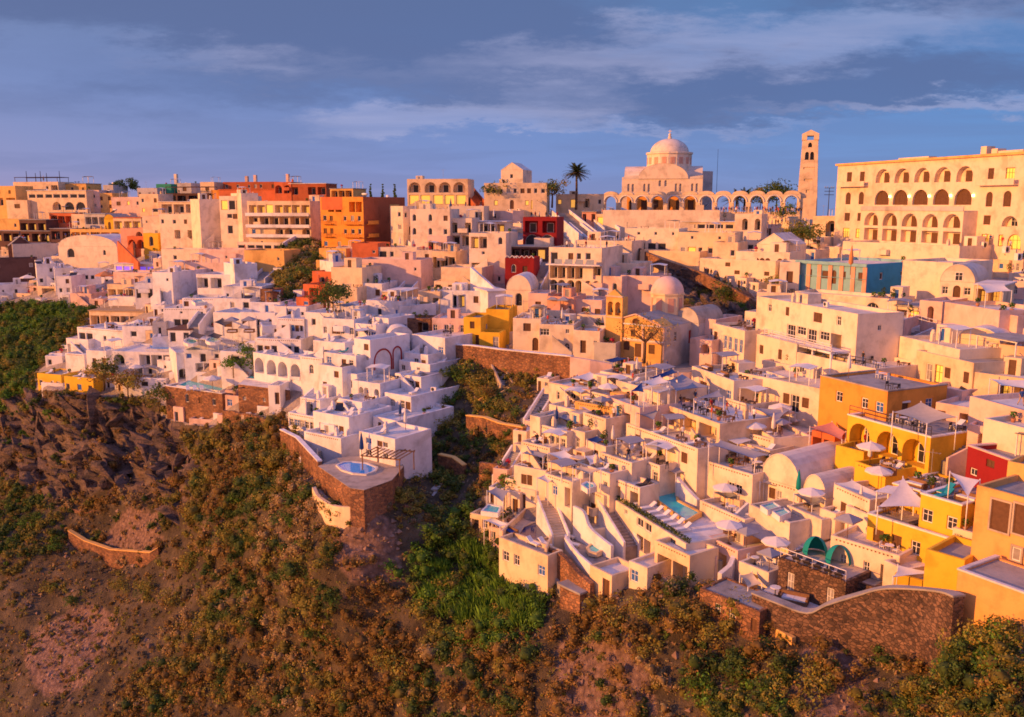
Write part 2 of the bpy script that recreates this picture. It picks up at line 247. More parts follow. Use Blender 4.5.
# ------------------------------------------------------------------ objects
def tag(o, label=None, cat=None, group=None, kind=None):
    if label: o['label'] = label
    if cat: o['category'] = cat
    if group: o['group'] = group
    if kind: o['kind'] = kind
    return o
def empty(name, loc, rz, label, cat, group=None):
    o = bpy.data.objects.new(name, None); COL.objects.link(o); o.location = loc; o.rotation_euler = (0, 0, rz); o.empty_display_size = 0.3
    return tag(o, label, cat, group)
class MB:
    def __init__(s): s.v = []; s.f = []; s.m = []; s.sm = []
    def face(s, pts, m=0, sm=False):
        n = len(s.v); s.v += [tuple(p) for p in pts]; s.f.append(tuple(range(n, n+len(pts)))); s.m.append(m); s.sm.append(sm)
    def add(s, vs, fs, m=0, sm=False):
        n = len(s.v); s.v += [tuple(p) for p in vs]
        for f in fs: s.f.append(tuple(i+n for i in f)); s.m.append(m); s.sm.append(sm)
    def box(s, x0, x1, y0, y1, z0, z1, m=0):
        s.add([(x0,y0,z0),(x1,y0,z0),(x1,y1,z0),(x0,y1,z0),(x0,y0,z1),(x1,y0,z1),(x1,y1,z1),(x0,y1,z1)],
              [(0,3,2,1),(4,5,6,7),(0,1,5,4),(1,2,6,5),(2,3,7,6),(3,0,4,7)], m)
    def prism(s, poly, z0, z1, m=0, cap=True, bottom=True):
        n = len(poly); a = sum(poly[i][0]*poly[(i+1) % n][1]-poly[(i+1) % n][0]*poly[i][1] for i in range(n))
        if a < 0: poly = poly[::-1]
        vs = [(p[0], p[1], z0) for p in poly]+[(p[0], p[1], z1) for p in poly]
        fs = [(i, (i+1) % n, n+(i+1) % n, n+i) for i in range(n)]
        if cap: fs.append(tuple(range(n, 2*n)))
        if bottom: fs.append(tuple(range(n-1, -1, -1)))
        s.add(vs, fs, m)
    def tube(s, p, q, r0, r1=None, n=6, m=0, cap=True):
        p, q = Vector(p), Vector(q); r1 = r0 if r1 is None else r1
        d = (q-p); d = d.normalized() if d.length > 1e-6 else Vector((0, 0, 1))
        a = d.orthogonal().normalized(); b = d.cross(a)
        vs = []
        for c, r in ((p, r0), (q, r1)):
            for i in range(n):
                t = 2*PI*i/n; vs.append(c + a*(r*math.cos(t)) + b*(r*math.sin(t)))
        fs = [(i, (i+1) % n, n+(i+1) % n, n+i) for i in range(n)]
        if cap: fs += [tuple(range(n-1, -1, -1)), tuple(range(n, 2*n))]
        s.add(vs, fs, m, n > 5)
    def lathe(s, prof, n=16, m=0, c=(0, 0), a0=0, a1=2*PI, sm=True):
        full = abs(a1-a0-2*PI) < 1e-6; k = n if full else n+1; vs = []
        for r, z in prof:
            for i in range(k):
                t = a0+(a1-a0)*i/n; vs.append((c[0]+r*math.cos(t), c[1]+r*math.sin(t), z))
        fs = []
        for j in range(len(prof)-1):
            for i in range(n):
                i2 = (i+1) % k if full else i+1
                fs.append((j*k+i, j*k+i2, (j+1)*k+i2, (j+1)*k+i))
        s.add(vs, fs, m, sm)
    def build(s, name, mats, parent=None, loc=None):
        me = bpy.data.meshes.new(name); me.from_pydata(s.v, [], s.f)
        if not isinstance(mats, (list, tuple)): mats = [mats]
        for m in mats: me.materials.append(M[m] if isinstance(m, str) else m)
        if any(s.m): me.polygons.foreach_set('material_index', s.m)
        if any(s.sm): me.polygons.foreach_set('use_smooth', s.sm)
        me.update()
        return link(name, me, parent, loc)
def link(name, me, parent=None, loc=None, rz=0):
    o = bpy.data.objects.new(name, me); COL.objects.link(o)
    if parent: o.parent = parent
    if loc is not None: o.location = loc
    if rz: o.rotation_euler = (0, 0, rz)
    return o
def copy_tree(o, parent=None):
    c = o.copy(); COL.objects.link(c)
    if parent: c.parent = parent
    for ch in list(o.children): copy_tree(ch, c)
    return c
# ------------------------------------------------------------------ terrain
TOWN = [(-700,300),(0,302),(88,305),(92,318),(62,350),(38,372),(38,388),(120,398),(160,398),(165,420),(215,428),(285,412),(300,440),(322,500),(362,512),(392,470),(440,375),(470,347),(545,378),(520,425),(500,475),(474,520),(505,562),(560,575),(600,590),(690,580),(760,608),(800,615),(940,640),(1024,660),(1800,800),(1800,60),(-700,60)]
HOLES = [[(286,247),(318,236),(322,262),(300,300),(268,302)],[(672,262),(756,296),(752,316),(700,318),(672,290)]]
ROCK = [(-20,395),(90,400),(150,408),(185,430),(200,470),(185,530),(160,500),(110,490),(70,500),(20,485),(-20,470)]
SCREE = [[(95,545),(140,498),(160,520),(158,556),(120,565)],[(20,640),(90,600),(120,620),(80,690),(40,700)],[(330,520),(372,505),(392,520),(405,585),(360,590),(330,560)],[(560,640),(600,615),(640,640),(660,720),(550,720)],[(800,640),(860,650),(880,717),(800,717)]]
def ridge_y(x):
    return float(np.interp(x, [-700, 0, 200, 300, 440, 600, 820, 838, 1000, 1800], [198, 196, 196, 198, 204, 209, 213, 240, 254, 262]))
TOWN_DROP = 2.6
def build_terrain():
    xs = np.arange(-640, 1661, 6.0); nx = len(xs); rows = 190
    t = np.linspace(0, 1, rows)
    ry = np.array([ridge_y(x) for x in xs])
    Y = ry[None, :] + (960-ry[None, :])*t[:, None]**1.12; X = np.repeat(xs[None, :], rows, 0)
    Dd = Dn(X.ravel(), Y.ravel()).reshape(X.shape)
    u = (X-512)/F; v = (358.5-Y)/F; tt = Dd/(CP+v*SP)
    P = np.stack([u*tt, Dd, CZ+(-SP+v*CP)*tt], -1)
    town = np.zeros(X.shape); rock = np.zeros(X.shape); scree = np.zeros(X.shape)
    def inside(poly):
        c = np.zeros(X.shape, bool); n = len(poly); j = n-1
        for i in range(n):
            xi, yi = poly[i]; xj, yj = poly[j]
            if yi != yj: c ^= ((yi > Y) != (yj > Y)) & (X < (xj-xi)*(Y-yi)/(yj-yi)+xi)
            j = i
        return c
    def blur(a, k):
        for _ in range(k):
            a = a.copy(); a[1:-1] = (a[:-2]+2*a[1:-1]+a[2:])/4; a[:, 1:-1] = (a[:, :-2]+2*a[:, 1:-1]+a[:, 2:])/4
        return a
    town = (inside(TOWN) & ~inside(HOLES[0]) & ~inside(HOLES[1])).astype(float)
    rock = blur((inside(ROCK) | inside(HOLES[1])).astype(float), 6); scree = blur(sum(inside(s).astype(float) for s in SCREE), 5)
    # the ground falls away gently at the edge of the built part
    inner = blur(town, 10); P[..., 2] -= TOWN_DROP*np.clip((inner-.55)/.45, 0, 1)
    # rough relief away from the houses
    rs = np.random.RandomState(3)
    def vnoise(p, sc, seed):
        q = p/sc; i0 = np.floor(q).astype(int); f = q-i0; f = f*f*(3-2*f); out = 0
        for a in (0, 1):
            for b in (0, 1):
                for c in (0, 1):
                    h = ((i0[..., 0]+a)*374761393+(i0[..., 1]+b)*668265263+(i0[..., 2]+c)*2147483647+seed*1274126177) & 0x7fffffff
                    h = ((h ^ (h >> 13))*1274126177) & 0x7fffffff
                    r = (h % 10007)/10007.0
                    out = out + r*(f[..., 0] if a else 1-f[..., 0])*(f[..., 1] if b else 1-f[..., 1])*(f[..., 2] if c else 1-f[..., 2])
        return out-0.5
    wild = 1-blur(town, 5)
    wild = np.clip((wild-.45)/.5, 0, 1)
    n = vnoise(P, 9.0, 1)*3.2+vnoise(P, 4.0, 2)*1.8+vnoise(P, 1.8, 5)*0.8
    Q = P*np.array([1, 1, 2.2]); Q[..., 2] += .5*P[..., 0]
    rk = (np.abs(vnoise(Q, 12.0, 7))*-15+np.abs(vnoise(Q, 5.0, 9))*-9+np.abs(vnoise(Q, 2.2, 19))*-3.5+4.5)
    disp = wild*n+rock*wild*rk*1.25
    P[..., 2] += disp*0.55; P[..., 1] += -disp*0.75
    pit = inside([(496,542),(510,520),(530,500),(560,497),(562,552),(548,566)]); P[..., 2] = np.where(pit, np.minimum(P[..., 2], 60.5), P[..., 2])   # ground cut away for the pool deck
    # plateau behind the ridge, running on to the horizon
    ex = []
    for k, dz, dd in ((1, -0.2, 14), (2, -0.9, 60), (3, -3, 220), (4, -14, 900), (5, -60, 3200), (6, -110, 9000)):
        r = P[0].copy(); sc = (r[:, 1]+dd)/r[:, 1]; r[:, 0] *= sc; r[:, 1] += dd; r[:, 2] += dz; ex.append(r)
    P = np.concatenate([np.stack(ex[::-1]), P]); z6 = np.zeros((6, nx))
    town = np.concatenate([z6+0.3, town]); rock = np.concatenate([z6, rock]); scree = np.concatenate([z6, scree])
    R = P.shape[0]; idx = np.arange(R*nx).reshape(R, nx)
    fs = np.stack([idx[1:, :-1], idx[1:, 1:], idx[:-1, 1:], idx[:-1, :-1]], -1).reshape(-1, 4)
    me = bpy.data.meshes.new('hillside'); me.from_pydata(P.reshape(-1, 3).tolist(), [], fs.tolist())
    ca = me.color_attributes.new('cover', 'FLOAT_COLOR', 'POINT')
    col = np.stack([town.ravel(), rock.ravel(), scree.ravel(), np.ones(R*nx)], -1).astype(np.float32)
    ca.data.foreach_set('color', col.ravel())
    me.polygons.foreach_set('use_smooth', [True]*len(fs))
    m, tr, b = bsdf('ground', (0.2, 0.15, 0.1), 0.95); L = tr.links.new; p = worldpos(tr)
    at = nt_new(tr, 'ShaderNodeVertexColor', layer_name='cover'); sep = nt_new(tr, 'ShaderNodeSeparateColor'); L(at.outputs[0], sep.inputs[0])
    n1 = nt_new(tr, 'ShaderNodeTexNoise', i_Scale=0.22, i_Detail=9.0, i_Roughness=0.7); L(p, n1.inputs['Vector'])
    soil = ramp(tr, [(0.32, (0.045, 0.036, 0.024)), (0.48, (0.095, 0.075, 0.048)), (0.62, (0.17, 0.13, 0.085)), (0.75, (0.27, 0.215, 0.16))]); L(n1.outputs[0], soil.inputs[0])
    mp = nt_new(tr, 'ShaderNodeMapping'); mp.inputs['Scale'].default_value = (0.16, 0.16, 0.5); mp.inputs['Rotation'].default_value = (0.5, 0.35, 0); L(p, mp.inputs[0])
    n2 = nt_new(tr, 'ShaderNodeTexNoise', i_Scale=1.6, i_Detail=10.0, i_Roughness=0.72, i_Distortion=0.3); L(mp.outputs[0], n2.inputs['Vector'])
    rockc = ramp(tr, [(0.30, (0.045, 0.04, 0.042)), (0.45, (0.12, 0.095, 0.085)), (0.56, (0.23, 0.165, 0.125)), (0.66, (0.15, 0.135, 0.135)), (0.8, (0.36, 0.30, 0.27))]); L(n2.outputs[0], rockc.inputs[0])
    vo = nt_new(tr, 'ShaderNodeTexVoronoi', i_Scale=1.6); L(p, vo.inputs['Vector'])
    scr = ramp(tr, [(0.0, (0.40, 0.27, 0.21)), (0.5, (0.26, 0.165, 0.125)), (1.0, (0.12, 0.08, 0.06))]); L(vo.outputs['Distance'], scr.inputs[0])
    tw = ramp(tr, [(0.35, (0.30, 0.25, 0.21)), (0.6, (0.50, 0.44, 0.39))]); L(n1.outputs[0], tw.inputs[0])
    def mask(out, lo, hi):
        ad = nt_new(tr, 'ShaderNodeMath', operation='ADD'); L(out, ad.inputs[0])
        sb = nt_new(tr, 'ShaderNodeMath', operation='MULTIPLY_ADD'); L(n1.outputs[0], sb.inputs[0]); sb.inputs[1].default_value = 1.2; sb.inputs[2].default_value = -0.6
        L(sb.outputs[0], ad.inputs[1]); r = ramp(tr, [(lo, (0, 0, 0)), (hi, (1, 1, 1))]); L(ad.outputs[0], r.inputs[0]); return r.outputs[0]
    cur = soil.outputs[0]
    for o_, c_, lo, hi in ((sep.outputs[2], scr.outputs[0], 0.35, 0.6), (sep.outputs[1], rockc.outputs[0], 0.35, 0.55), (sep.outputs[0], tw.outputs[0], 0.45, 0.6)):
        mx = nt_new(tr, 'ShaderNodeMix', data_type='RGBA'); L(mask(o_, lo, hi), mx.inputs[0]); L(cur, mx.inputs[6]); L(c_, mx.inputs[7]); cur = mx.outputs[2]
    L(cur, b.inputs['Base Color'])
    n4 = nt_new(tr, 'ShaderNodeTexNoise', i_Scale=1.1, i_Detail=8.0, i_Roughness=0.7); L(p, n4.inputs['Vector'])
    bp = nt_new(tr, 'ShaderNodeBump', i_Strength=1.0, i_Distance=0.9); L(n4.outputs[0], bp.inputs['Height']); L(bp.outputs[0], b.inputs['Normal'])
    me.materials.append(m); MATS['ground'] = m
    o = link('hillside', me); tag(o, 'brown and green caldera hillside under the white town', 'hillside', kind='structure')
    from mathutils.bvhtree import BVHTree
    return P, BVHTree.FromPolygons([tuple(p_) for p_ in P.reshape(-1, 3)], [tuple(f_) for f_ in fs.tolist()]), town
TP, BVH, TTOWN = build_terrain()
def drop(x, y, z0=400):
    h = BVH.ray_cast(Vector((x, y, z0)), Vector((0, 0, -1)))
    return h[0].z if h[0] is not None else None
def hit(px, py):
    a, b, c = ray(px, py); d = Vector((a, b, c)).normalized()
    h = BVH.ray_cast(Vector((0, 0, CZ)), d)
    return (h[0], h[1]) if h[0] is not None else (None, None)

# ------------------------------------------------------------------ openings
#   code: width, height, sill, arched, recess, part name, look
OPEN = {'w': (0.95,1.25,0.95,0,.16,'window','glass'), 's': (0.6,0.7,1.4,0,.14,'window','glass'), 'd': (1.0,2.1,0.02,0,.2,'door','brown'), 'b': (1.0,2.1,0.02,0,.16,'door','blue'),
 'B': (0.95,1.25,0.95,0,.1,'window','blue'), 'n': (0.95,1.35,0.9,0,.1,'window','brown'), 'r': (1.0,2.1,0.02,0,.14,'door','red'), 'W': (2.1,1.2,0.95,0,.16,'window','glass'),
 'g': (1.8,2.2,0.02,0,.2,'glass_door','glass'), 'l': (0.95,1.25,0.95,0,.14,'window','lit'), 'L': (1.8,2.2,0.02,0,.2,'glass_door','lit'), 'a': (2.4,2.6,0.02,1,1.6,'glass_door','glass'),
 'A': (2.6,2.7,0.02,1,.35,'glass_door','glass'), 'o': (2.8,2.35,0.02,0,1.7,'glass_door','glass'), 'O': (2.8,2.35,0.02,0,1.7,'glass_door','lit'), 'j': (0.9,1.6,0.85,1,.16,'window','glass'),
 'N': (0.95,1.6,0.9,1,.12,'window','brown'), 'y': (1.0,2.1,0.02,0,.14,'door','grey'), 'D': (1.0,2.3,0.02,1,.16,'door','brown'), 'q': (1.9,1.3,0.8,0,.16,'window','brown'), 'v': (1.9,1.3,0.8,0,.16,'window','violet')}
LOOK = {'glass': ('frame_white','glass'), 'brown': ('shutter_brown','shutter_brown'), 'blue': ('frame_white','shutter_blue'), 'red': ('shutter_red','shutter_red'), 'lit': ('shutter_brown','lit'), 'grey': ('frame_white','shutter_grey'), 'violet': ('frame_white','litviolet')}
_pc = {}
def arc_pts(w, h, n=8):
    r = w/2; sp = max(0.05, h-r); k = h-sp
    return [(w/2+r*math.cos(PI*i/n), sp+k*math.sin(PI*i/n)) for i in range(n+1)]     # right to left
def pane_mesh(w, h, arch, look, bars):
    key = (round(w, 1), round(h, 1), arch, look, bars); me = _pc.get(key)
    if me: return me
    w, h = max(.2, round(w, 2)), max(.2, round(h, 2)); mb = MB(); t = min(.09, w*.12); d = .05
    if arch:
        a = [(w, 0)]+arc_pts(w, h)+[(0, 0)]
        c = (w/2, h*.45); b_ = [(c[0]+(x-c[0])*(1-2*t/w), c[1]+(z-c[1])*(1-2*t/h)) for x, z in a]; n = len(a)
        for i in range(n):
            j = (i+1) % n
            mb.face([(a[i][0], 0, a[i][1]), (a[j][0], 0, a[j][1]), (b_[j][0], 0, b_[j][1]), (b_[i][0], 0, b_[i][1])][::-1])
        mb.face([(x, .03, z) for x, z in a][::-1], 1)
    else:
        mb.box(0, t, 0, d, 0, h); mb.box(w-t, w, 0, d, 0, h); mb.box(t, w-t, 0, d, h-t, h); mb.box(t, w-t, 0, d, 0, t)
        mb.face([(t, .03, t), (w-t, .03, t), (w-t, .03, h-t), (t, .03, h-t)], 1)
    nv = 2 if w > 1.5 else 1
    if bars:
        for i in range(1, nv+1):
            x = w*i/(nv+1); mb.box(x-.03, x+.03, .004, .045, t, h-t*(1.5 if not arch else 3))
        if h > 1.0: mb.box(t, w-t, .006, .043, h*.6-.025, h*.6+.025)
    m = bpy.data.meshes.new('window'); m.from_pydata(mb.v, [], mb.f)
    for q in LOOK[look]: m.materials.append(M[q])
    m.polygons.foreach_set('material_index', mb.m); _pc[key] = m; return m
def layout(rows, w, z0, z1):
    """slots of a facade: '/' splits storeys from the top, one character per slot"""
    out = []; st = rows.split('/'); n = len(st); sh = (z1-z0)/n
    for i, s_ in enumerate(st):
        zb = z0+(n-1-i)*sh; k = len(s_)
        for j, ch in enumerate(s_):
            if ch == '.' : continue
            ow, oh, sill, arch, rec, nm, look = OPEN[ch]; sw = (w-.3)/k
            f = min(1.0, .86*sw/ow); g = min(1.0, (sh*.90)/(sill+oh)); wide = 1.0
            if ch in 'aAoOWLgvq': wide = min(1.5, max(1.0, .8*sw/ow))
            cw = ow*f*wide; chh = oh*max(g, .3) if wide == 1 else min(oh*g*1.12, sh*.88-sill*g)
            rj = ((len(out)*.618+w*3.7+z1*1.3) % 1)
            if ch in 'wsdn': cw *= .88+.26*rj; chh *= .92+.12*((rj*7.3) % 1)
            if ch == 'w': look = ('glass','glass','glass','brown','grey','glass','blue' if rj > .93 else 'brown')[int(rj*6.99)]
            x0 = .15+sw*(j+.5)-cw/2+(rj-.5)*.12*sw
            out.append((x0, x0+cw, zb+sill*g, zb+sill*g+chh, arch, rec, nm, look))
    return out
def facade(mb, w, zb, zt, ops, place, m=0, top=None):
    """wall sheet in local (x,z) with recessed openings; place(x,d,z)->point, d = depth into the wall"""
    xs = sorted({0, w, *[o[0] for o in ops], *[o[1] for o in ops]}); zs = sorted({zb, zt, *[o[2] for o in ops], *[o[3] for o in ops]})
    q = lambda pts: mb.face([place(*p) for p in pts], m)
    for i in range(len(xs)-1):
        j = 0
        while j < len(zs)-1:
            cx = (xs[i]+xs[i+1])/2
            free = lambda jj: not any(o[0] < cx < o[1] and o[2] < (zs[jj]+zs[jj+1])/2 < o[3] for o in ops)
            if not free(j): j += 1; continue
            k = j
            while k+1 < len(zs)-1 and free(k+1): k += 1
            q([(xs[i],0,zs[j]), (xs[i+1],0,zs[j]), (xs[i+1],0,zs[k+1]), (xs[i],0,zs[k+1])]); j = k+1
    for (x0, x1, z0, z1, arch, rec, nm, look) in ops:
        ow, oh = x1-x0, z1-z0
        if arch:
            a = [(x0+x, z0+z) for x, z in arc_pts(ow, oh)]
            h_ = len(a)//2
            for i in range(h_): q([(x1,0,z1), (a[i+1][0],0,a[i+1][1]), (a[i][0],0,a[i][1])])
            for i in range(h_, len(a)-1): q([(x0,0,z1), (a[i+1][0],0,a[i+1][1]), (a[i][0],0,a[i][1])])
            loop = [(x1, z0)]+a+[(x0, z0)]
        else: loop = [(x1, z0), (x1, z1), (x0, z1), (x0, z0)]
        n = len(loop)
        for i in range(n):
            b_, c_ = loop[i], loop[(i+1) % n]
            q([(b_[0],0,b_[1]), (c_[0],0,c_[1]), (c_[0],rec,c_[1]), (b_[0],rec,b_[1])])
        q([(x,rec+.002,z) for x, z in loop][::-1])
def panes(parent, ops, pos, rz, bars):
    for (x0, x1, z0, z1, arch, rec, nm, look) in ops:
        ow, oh = x1-x0, z1-z0
        if rec > 1:      # a loggia: glazed door in its back wall
            pw = min(1.5, ow*.62); ph = min(2.05, oh*.84); xx = x0+(ow-pw)/2
            link(nm, pane_mesh(pw, ph, 0, look, bars), parent, pos(xx, rec-.07, z0+.02), rz)
        else: link(nm, pane_mesh(ow-.004, oh-.004, arch, look, bars), parent, pos(x0+.002, rec-.06, z0+.002), rz)

# ------------------------------------------------------------------ houses
HS = []; HN = {}
class Hs: pass
def frame(xl, yl, xr, yr, yb, yaw=None, dl=None, off=0):
    dl = (dl if dl else D(xl, yb))+off
    Lp = U(xl, yl, dl); zt = Lp.z; zb = U(xl, yb, dl).z
    if yaw is None:
        c = ray(xr, yr)[2]
        if abs(zt-CZ) < 2.2 or (zt-CZ)*c <= 0: yaw = math.radians(20)
        else:
            R = PZ(xr, yr, zt); yaw = math.atan2(Lp.y-R.y, R.x-Lp.x); yaw = max(-0.9, min(1.36, yaw))
    else: yaw = math.radians(yaw)
    ex, ey = math.cos(yaw), -math.sin(yaw); ur = (xr-512)/F
    w = (ur*(Lp.y*CP-(zt-CZ)*SP)-Lp.x)/(ex-ur*ey*CP)
    h = Hs(); h.w = max(.5, w); h.h = max(.4, zt-zb); h.yaw = yaw; h.o = Vector((Lp.x, Lp.y, zb)); h.e = Vector((ex, ey, 0)); h.n = Vector((math.sin(yaw), math.cos(yaw), 0))
    return h
def hpt(h, x, y, z): return h.o+h.e*x+h.n*y+Vector((0, 0, z))
NPX = lambda h: F/max(20, h.o.y)
def house(xl, yl, xr, yr, yb, label, col='white', rows='', side='', dep=8.0, roof='p', yaw=None, name='house', cat='house', group=None, rc=None, par=0.5, found=6.0, off=0, dl=None, chim=0, lside='', rise=None, trim=None, deck='', dn=None, sidecol=None):
    if col == 'white' and (xl > 500 or yl < 262): col = 'sunlit_white'; rc = rc or ('roofwhite' if xl < 560 else 'roofcream')  # white walls to the right and uphill carry golden light in their plaster colour
    h = frame(xl, yl, xr, yr, yb, yaw, dl, off); w, H = h.w, h.h; h.dep = dep; h.label = label; h.par = par; h.dn = dn or label
    root = empty(name, h.o, -h.yaw, label, cat, group); h.root = root
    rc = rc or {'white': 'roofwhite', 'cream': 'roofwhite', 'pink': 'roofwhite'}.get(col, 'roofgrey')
    bars = 3.0*NPX(h) > 17
    zc = H-(par if roof == 'p' else 0.25)
    if H < 1.6: zc = H
    zlo = lambda r: max(0.0, zc-3.15*(r.count('/')+1))
    ops = layout(rows, w, zlo(rows), max(1.2, zc)) if rows else []
    sops = layout(side, dep, zlo(side), max(1.2, zc)) if side else []
    lops = layout(lside, dep, zlo(lside), max(1.2, zc)) if lside else []
    mb = MB()
    facade(mb, w, -found, H, ops, lambda x, d, z: (x, d, z))
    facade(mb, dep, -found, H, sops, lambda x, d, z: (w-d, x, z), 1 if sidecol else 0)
    facade(mb, dep, -found, H, lops, lambda x, d, z: (d, dep-x, z))
    mb.face([(w,dep,-found), (0,dep,-found), (0,dep,H), (w,dep,H)])
    rb = MB()
    if roof in 'pt':
        t = min(.3, w*.15); zr = H-par
        o_ = [(0,0), (w,0), (w,dep), (0,dep)]; i_ = [(t,t), (w-t,t), (w-t,dep-t), (t,dep-t)]
        for k in range(4):
            a, b_, c_, d_ = o_[k], o_[(k+1) % 4], i_[(k+1) % 4], i_[k]
            mb.face([(*a,H), (*b_,H), (*c_,H), (*d_,H)]); mb.face([(*d_,H), (*c_,H), (*c_,zr), (*d_,zr)])
        rb.face([(*i_[0],zr), (*i_[1],zr), (*i_[2],zr), (*i_[3],zr)]); h.zr = zr
        if trim:
            tb = MB(); s_ = .06
            tb.box(-s_, w+s_, -s_, t+.02, H+.003, H+.14); tb.box(w-t-.02, w+s_, t+.02, dep+s_, H+.003, H+.14); tb.box(-s_, t+.02, t+.02, dep+s_, H+.003, H+.14)
            tb.build('coping', trim, root)
    elif roof == 'f':
        s_ = .22; rb.box(-s_, w+s_, -s_, dep+s_, H+.003, H+.22); h.zr = H+.22
    elif roof in 'vg':
        r = rise or w*(.42 if roof == 'v' else .3); n = 12 if roof == 'v' else 2
        pr = [(w/2-w/2*math.cos(PI*i/n), H+r*math.sin(PI*i/n)) for i in range(n+1)] if roof == 'v' else [(0,H), (w/2,H+r), (w,H)]
        mb.face([(x,0,z) for x, z in pr]); mb.face([(x,dep,z) for x, z in pr][::-1])
        for i in range(n):
            (a, za), (b_, zb_) = pr[i], pr[i+1]
            rb.face([(a,-.05,za+.02), (b_,-.05,zb_+.02), (b_,dep+.05,zb_+.02), (a,dep+.05,za+.02)], 0, False)
            rb.face([(a,-.05,za-.12), (b_,-.05,zb_-.12), (b_,-.05,zb_+.02), (a,-.05,za+.02)])
        h.zr = H+r
    elif roof == 'V':
        r = rise or dep*.3; n = 12
        pr = [(dep/2-dep/2*math.cos(PI*i/n), H+r*math.sin(PI*i/n)) for i in range(n+1)]
        mb.face([(w,y,z) for y, z in pr]); mb.face([(0,y,z) for y, z in pr][::-1])
        for i in range(n):
            (a, za), (b_, zb_) = pr[i], pr[i+1]; rb.face([(0,a,za+.02), (w,a,za+.02), (w,b_,zb_+.02), (0,b_,zb_+.02)], 0, False)
        h.zr = H+r
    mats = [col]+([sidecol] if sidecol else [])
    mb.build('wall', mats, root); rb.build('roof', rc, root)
    panes(root, ops, lambda x, d, z: (x, d, z), 0, bars)
    panes(root, sops, lambda x, d, z: (w-d, x, z), PI/2, bars)
    panes(root, lops, lambda x, d, z: (d, dep-x, z), -PI/2, bars)
    for k in range(chim):
        cb = MB(); cx = w*(.25+.5*((k*0.618+xl*.137) % 1)); cy = dep*(.35+.4*((k*.37+xl*.071) % 1)); c_ = .3
        cb.box(cx-c_, cx+c_, cy-c_, cy+c_, h.zr, h.zr+1.3); cb.box(cx-c_-.08, cx+c_+.08, cy-c_-.08, cy+c_+.08, h.zr+1.303, h.zr+1.42); cb.box(cx-c_*.6, cx+c_*.6, cy-c_*.6, cy+c_*.6, h.zr+1.422, h.zr+1.7)
        cb.build('chimney', col, root)
    HS.append(h); HN[label] = h
    if deck: furnish(h, deck)
    return h
# ------------------------------------------------------------------ small things: one prototype mesh per part, copied as objects
def mesh_of(mb, mats, name):
    me = bpy.data.meshes.new(name); me.from_pydata(mb.v, [], mb.f)
    for m in mats: me.materials.append(M[m])
    if any(mb.m): me.polygons.foreach_set('material_index', mb.m)
    if any(mb.sm): me.polygons.foreach_set('use_smooth', mb.sm)
    return me
KIT = {}
def kit(kind, name, cat, parts): KIT[kind] = (name, cat, parts)
def put(kind, loc, rz=0, label=None, group=None, s=1.0):
    name, cat, parts = KIT[kind]
    if len(parts) == 1:
        o = link(name, parts[0][1]); tag(o, label, cat, group)
    else:
        o = bpy.data.objects.new(name, None); COL.objects.link(o); tag(o, label, cat, group)
        for pn, me in parts: link(pn, me, o)
    o.location = loc; o.rotation_euler = (0, 0, rz)
    if s != 1: o.scale = (s, s, s)
    return o
def k_lounger(cm, fm='frame_white'):
    a = MB()
    for x in (-.27, .27): a.box(x-.03, x+.03, -.95, .95, .22, .28)
    for x in (-.27, .27):
        for y in (-.85, .85): a.box(x-.03, x+.03, y-.03, y+.03, 0, .22)
    a.box(-.24, .24, -.95, -.9, .22, .28); a.box(-.24, .24, .9, .95, .22, .28)
    c = MB(); pr = [(-.95, .29), (.25, .29), (.92, .75), (.86, .86), (.2, .40), (-.95, .40)]
    for x, rev in ((-.31, 1), (.31, 0)):
        pts = [(x, y, z) for y, z in pr]; c.face(pts[::-1] if rev else pts)
    for i in range(len(pr)):
        (y0, z0), (y1, z1) = pr[i], pr[(i+1) % len(pr)]; c.face([(-.31,y0,z0), (-.31,y1,z1), (.31,y1,z1), (.31,y0,z0)])
    return [('frame', mesh_of(a, [fm], 'frame')), ('cushion', mesh_of(c, [cm], 'cushion'))]
for k, cm in (('white', 'cushion_white'), ('teal', 'cushion_teal'), ('dark', 'cushion_dark'), ('navy', 'cushion_navy')):
    kit('lounger_'+k, 'sun_lounger', 'sun lounger', k_lounger(cm, 'wood' if k == 'dark' else 'frame_white'))
def k_parasol(cm, R=1.5, n=8, sq=False):
    a = MB(); a.tube((0,0,0), (0,0,2.55), .035, n=6); a.box(-.25, .25, -.25, .25, 0, .08)
    c = MB(); n = 4 if sq else n; a0 = PI/4 if sq else 0
    for i in range(n):
        t0, t1 = a0+2*PI*i/n, a0+2*PI*(i+1)/n; p = (R*math.cos(t0), R*math.sin(t0)); q = (R*math.cos(t1), R*math.sin(t1))
        c.face([(0,0,2.6), (p[0],p[1],2.08), (q[0],q[1],2.08)]); c.face([(p[0],p[1],2.08), (p[0],p[1],1.92), (q[0],q[1],1.92), (q[0],q[1],2.08)])
        c.face([(q[0],q[1],2.06), (p[0],p[1],2.06), (0,0,2.56)])
    return [('pole', mesh_of(a, ['wood'], 'pole')), ('canopy', mesh_of(c, [cm], 'canopy'))]
for k in ('white', 'navy', 'grey', 'sand', 'orange', 'dark'):
    kit('parasol_'+k, 'parasol', 'parasol', k_parasol('sail_'+k, 1.4 if k in 'white sand' else 1.3, sq=(k in ('sand', 'grey'))))
def k_closed(cm):
    a = MB(); a.tube((0,0,0), (0,0,2.9), .035, n=5); c = MB(); c.lathe([(.06, 1.0), (.24, 1.15), (.2, 1.9), (.05, 2.8)], 7)
    return [('pole', mesh_of(a, ['wood'], 'pole')), ('canopy', mesh_of(c, [cm], 'canopy'))]
for k in ('white', 'navy', 'green', 'sand', 'orange', 'dark'): kit('closed_'+k, 'closed_parasol', 'parasol', k_closed('sail_'+k))
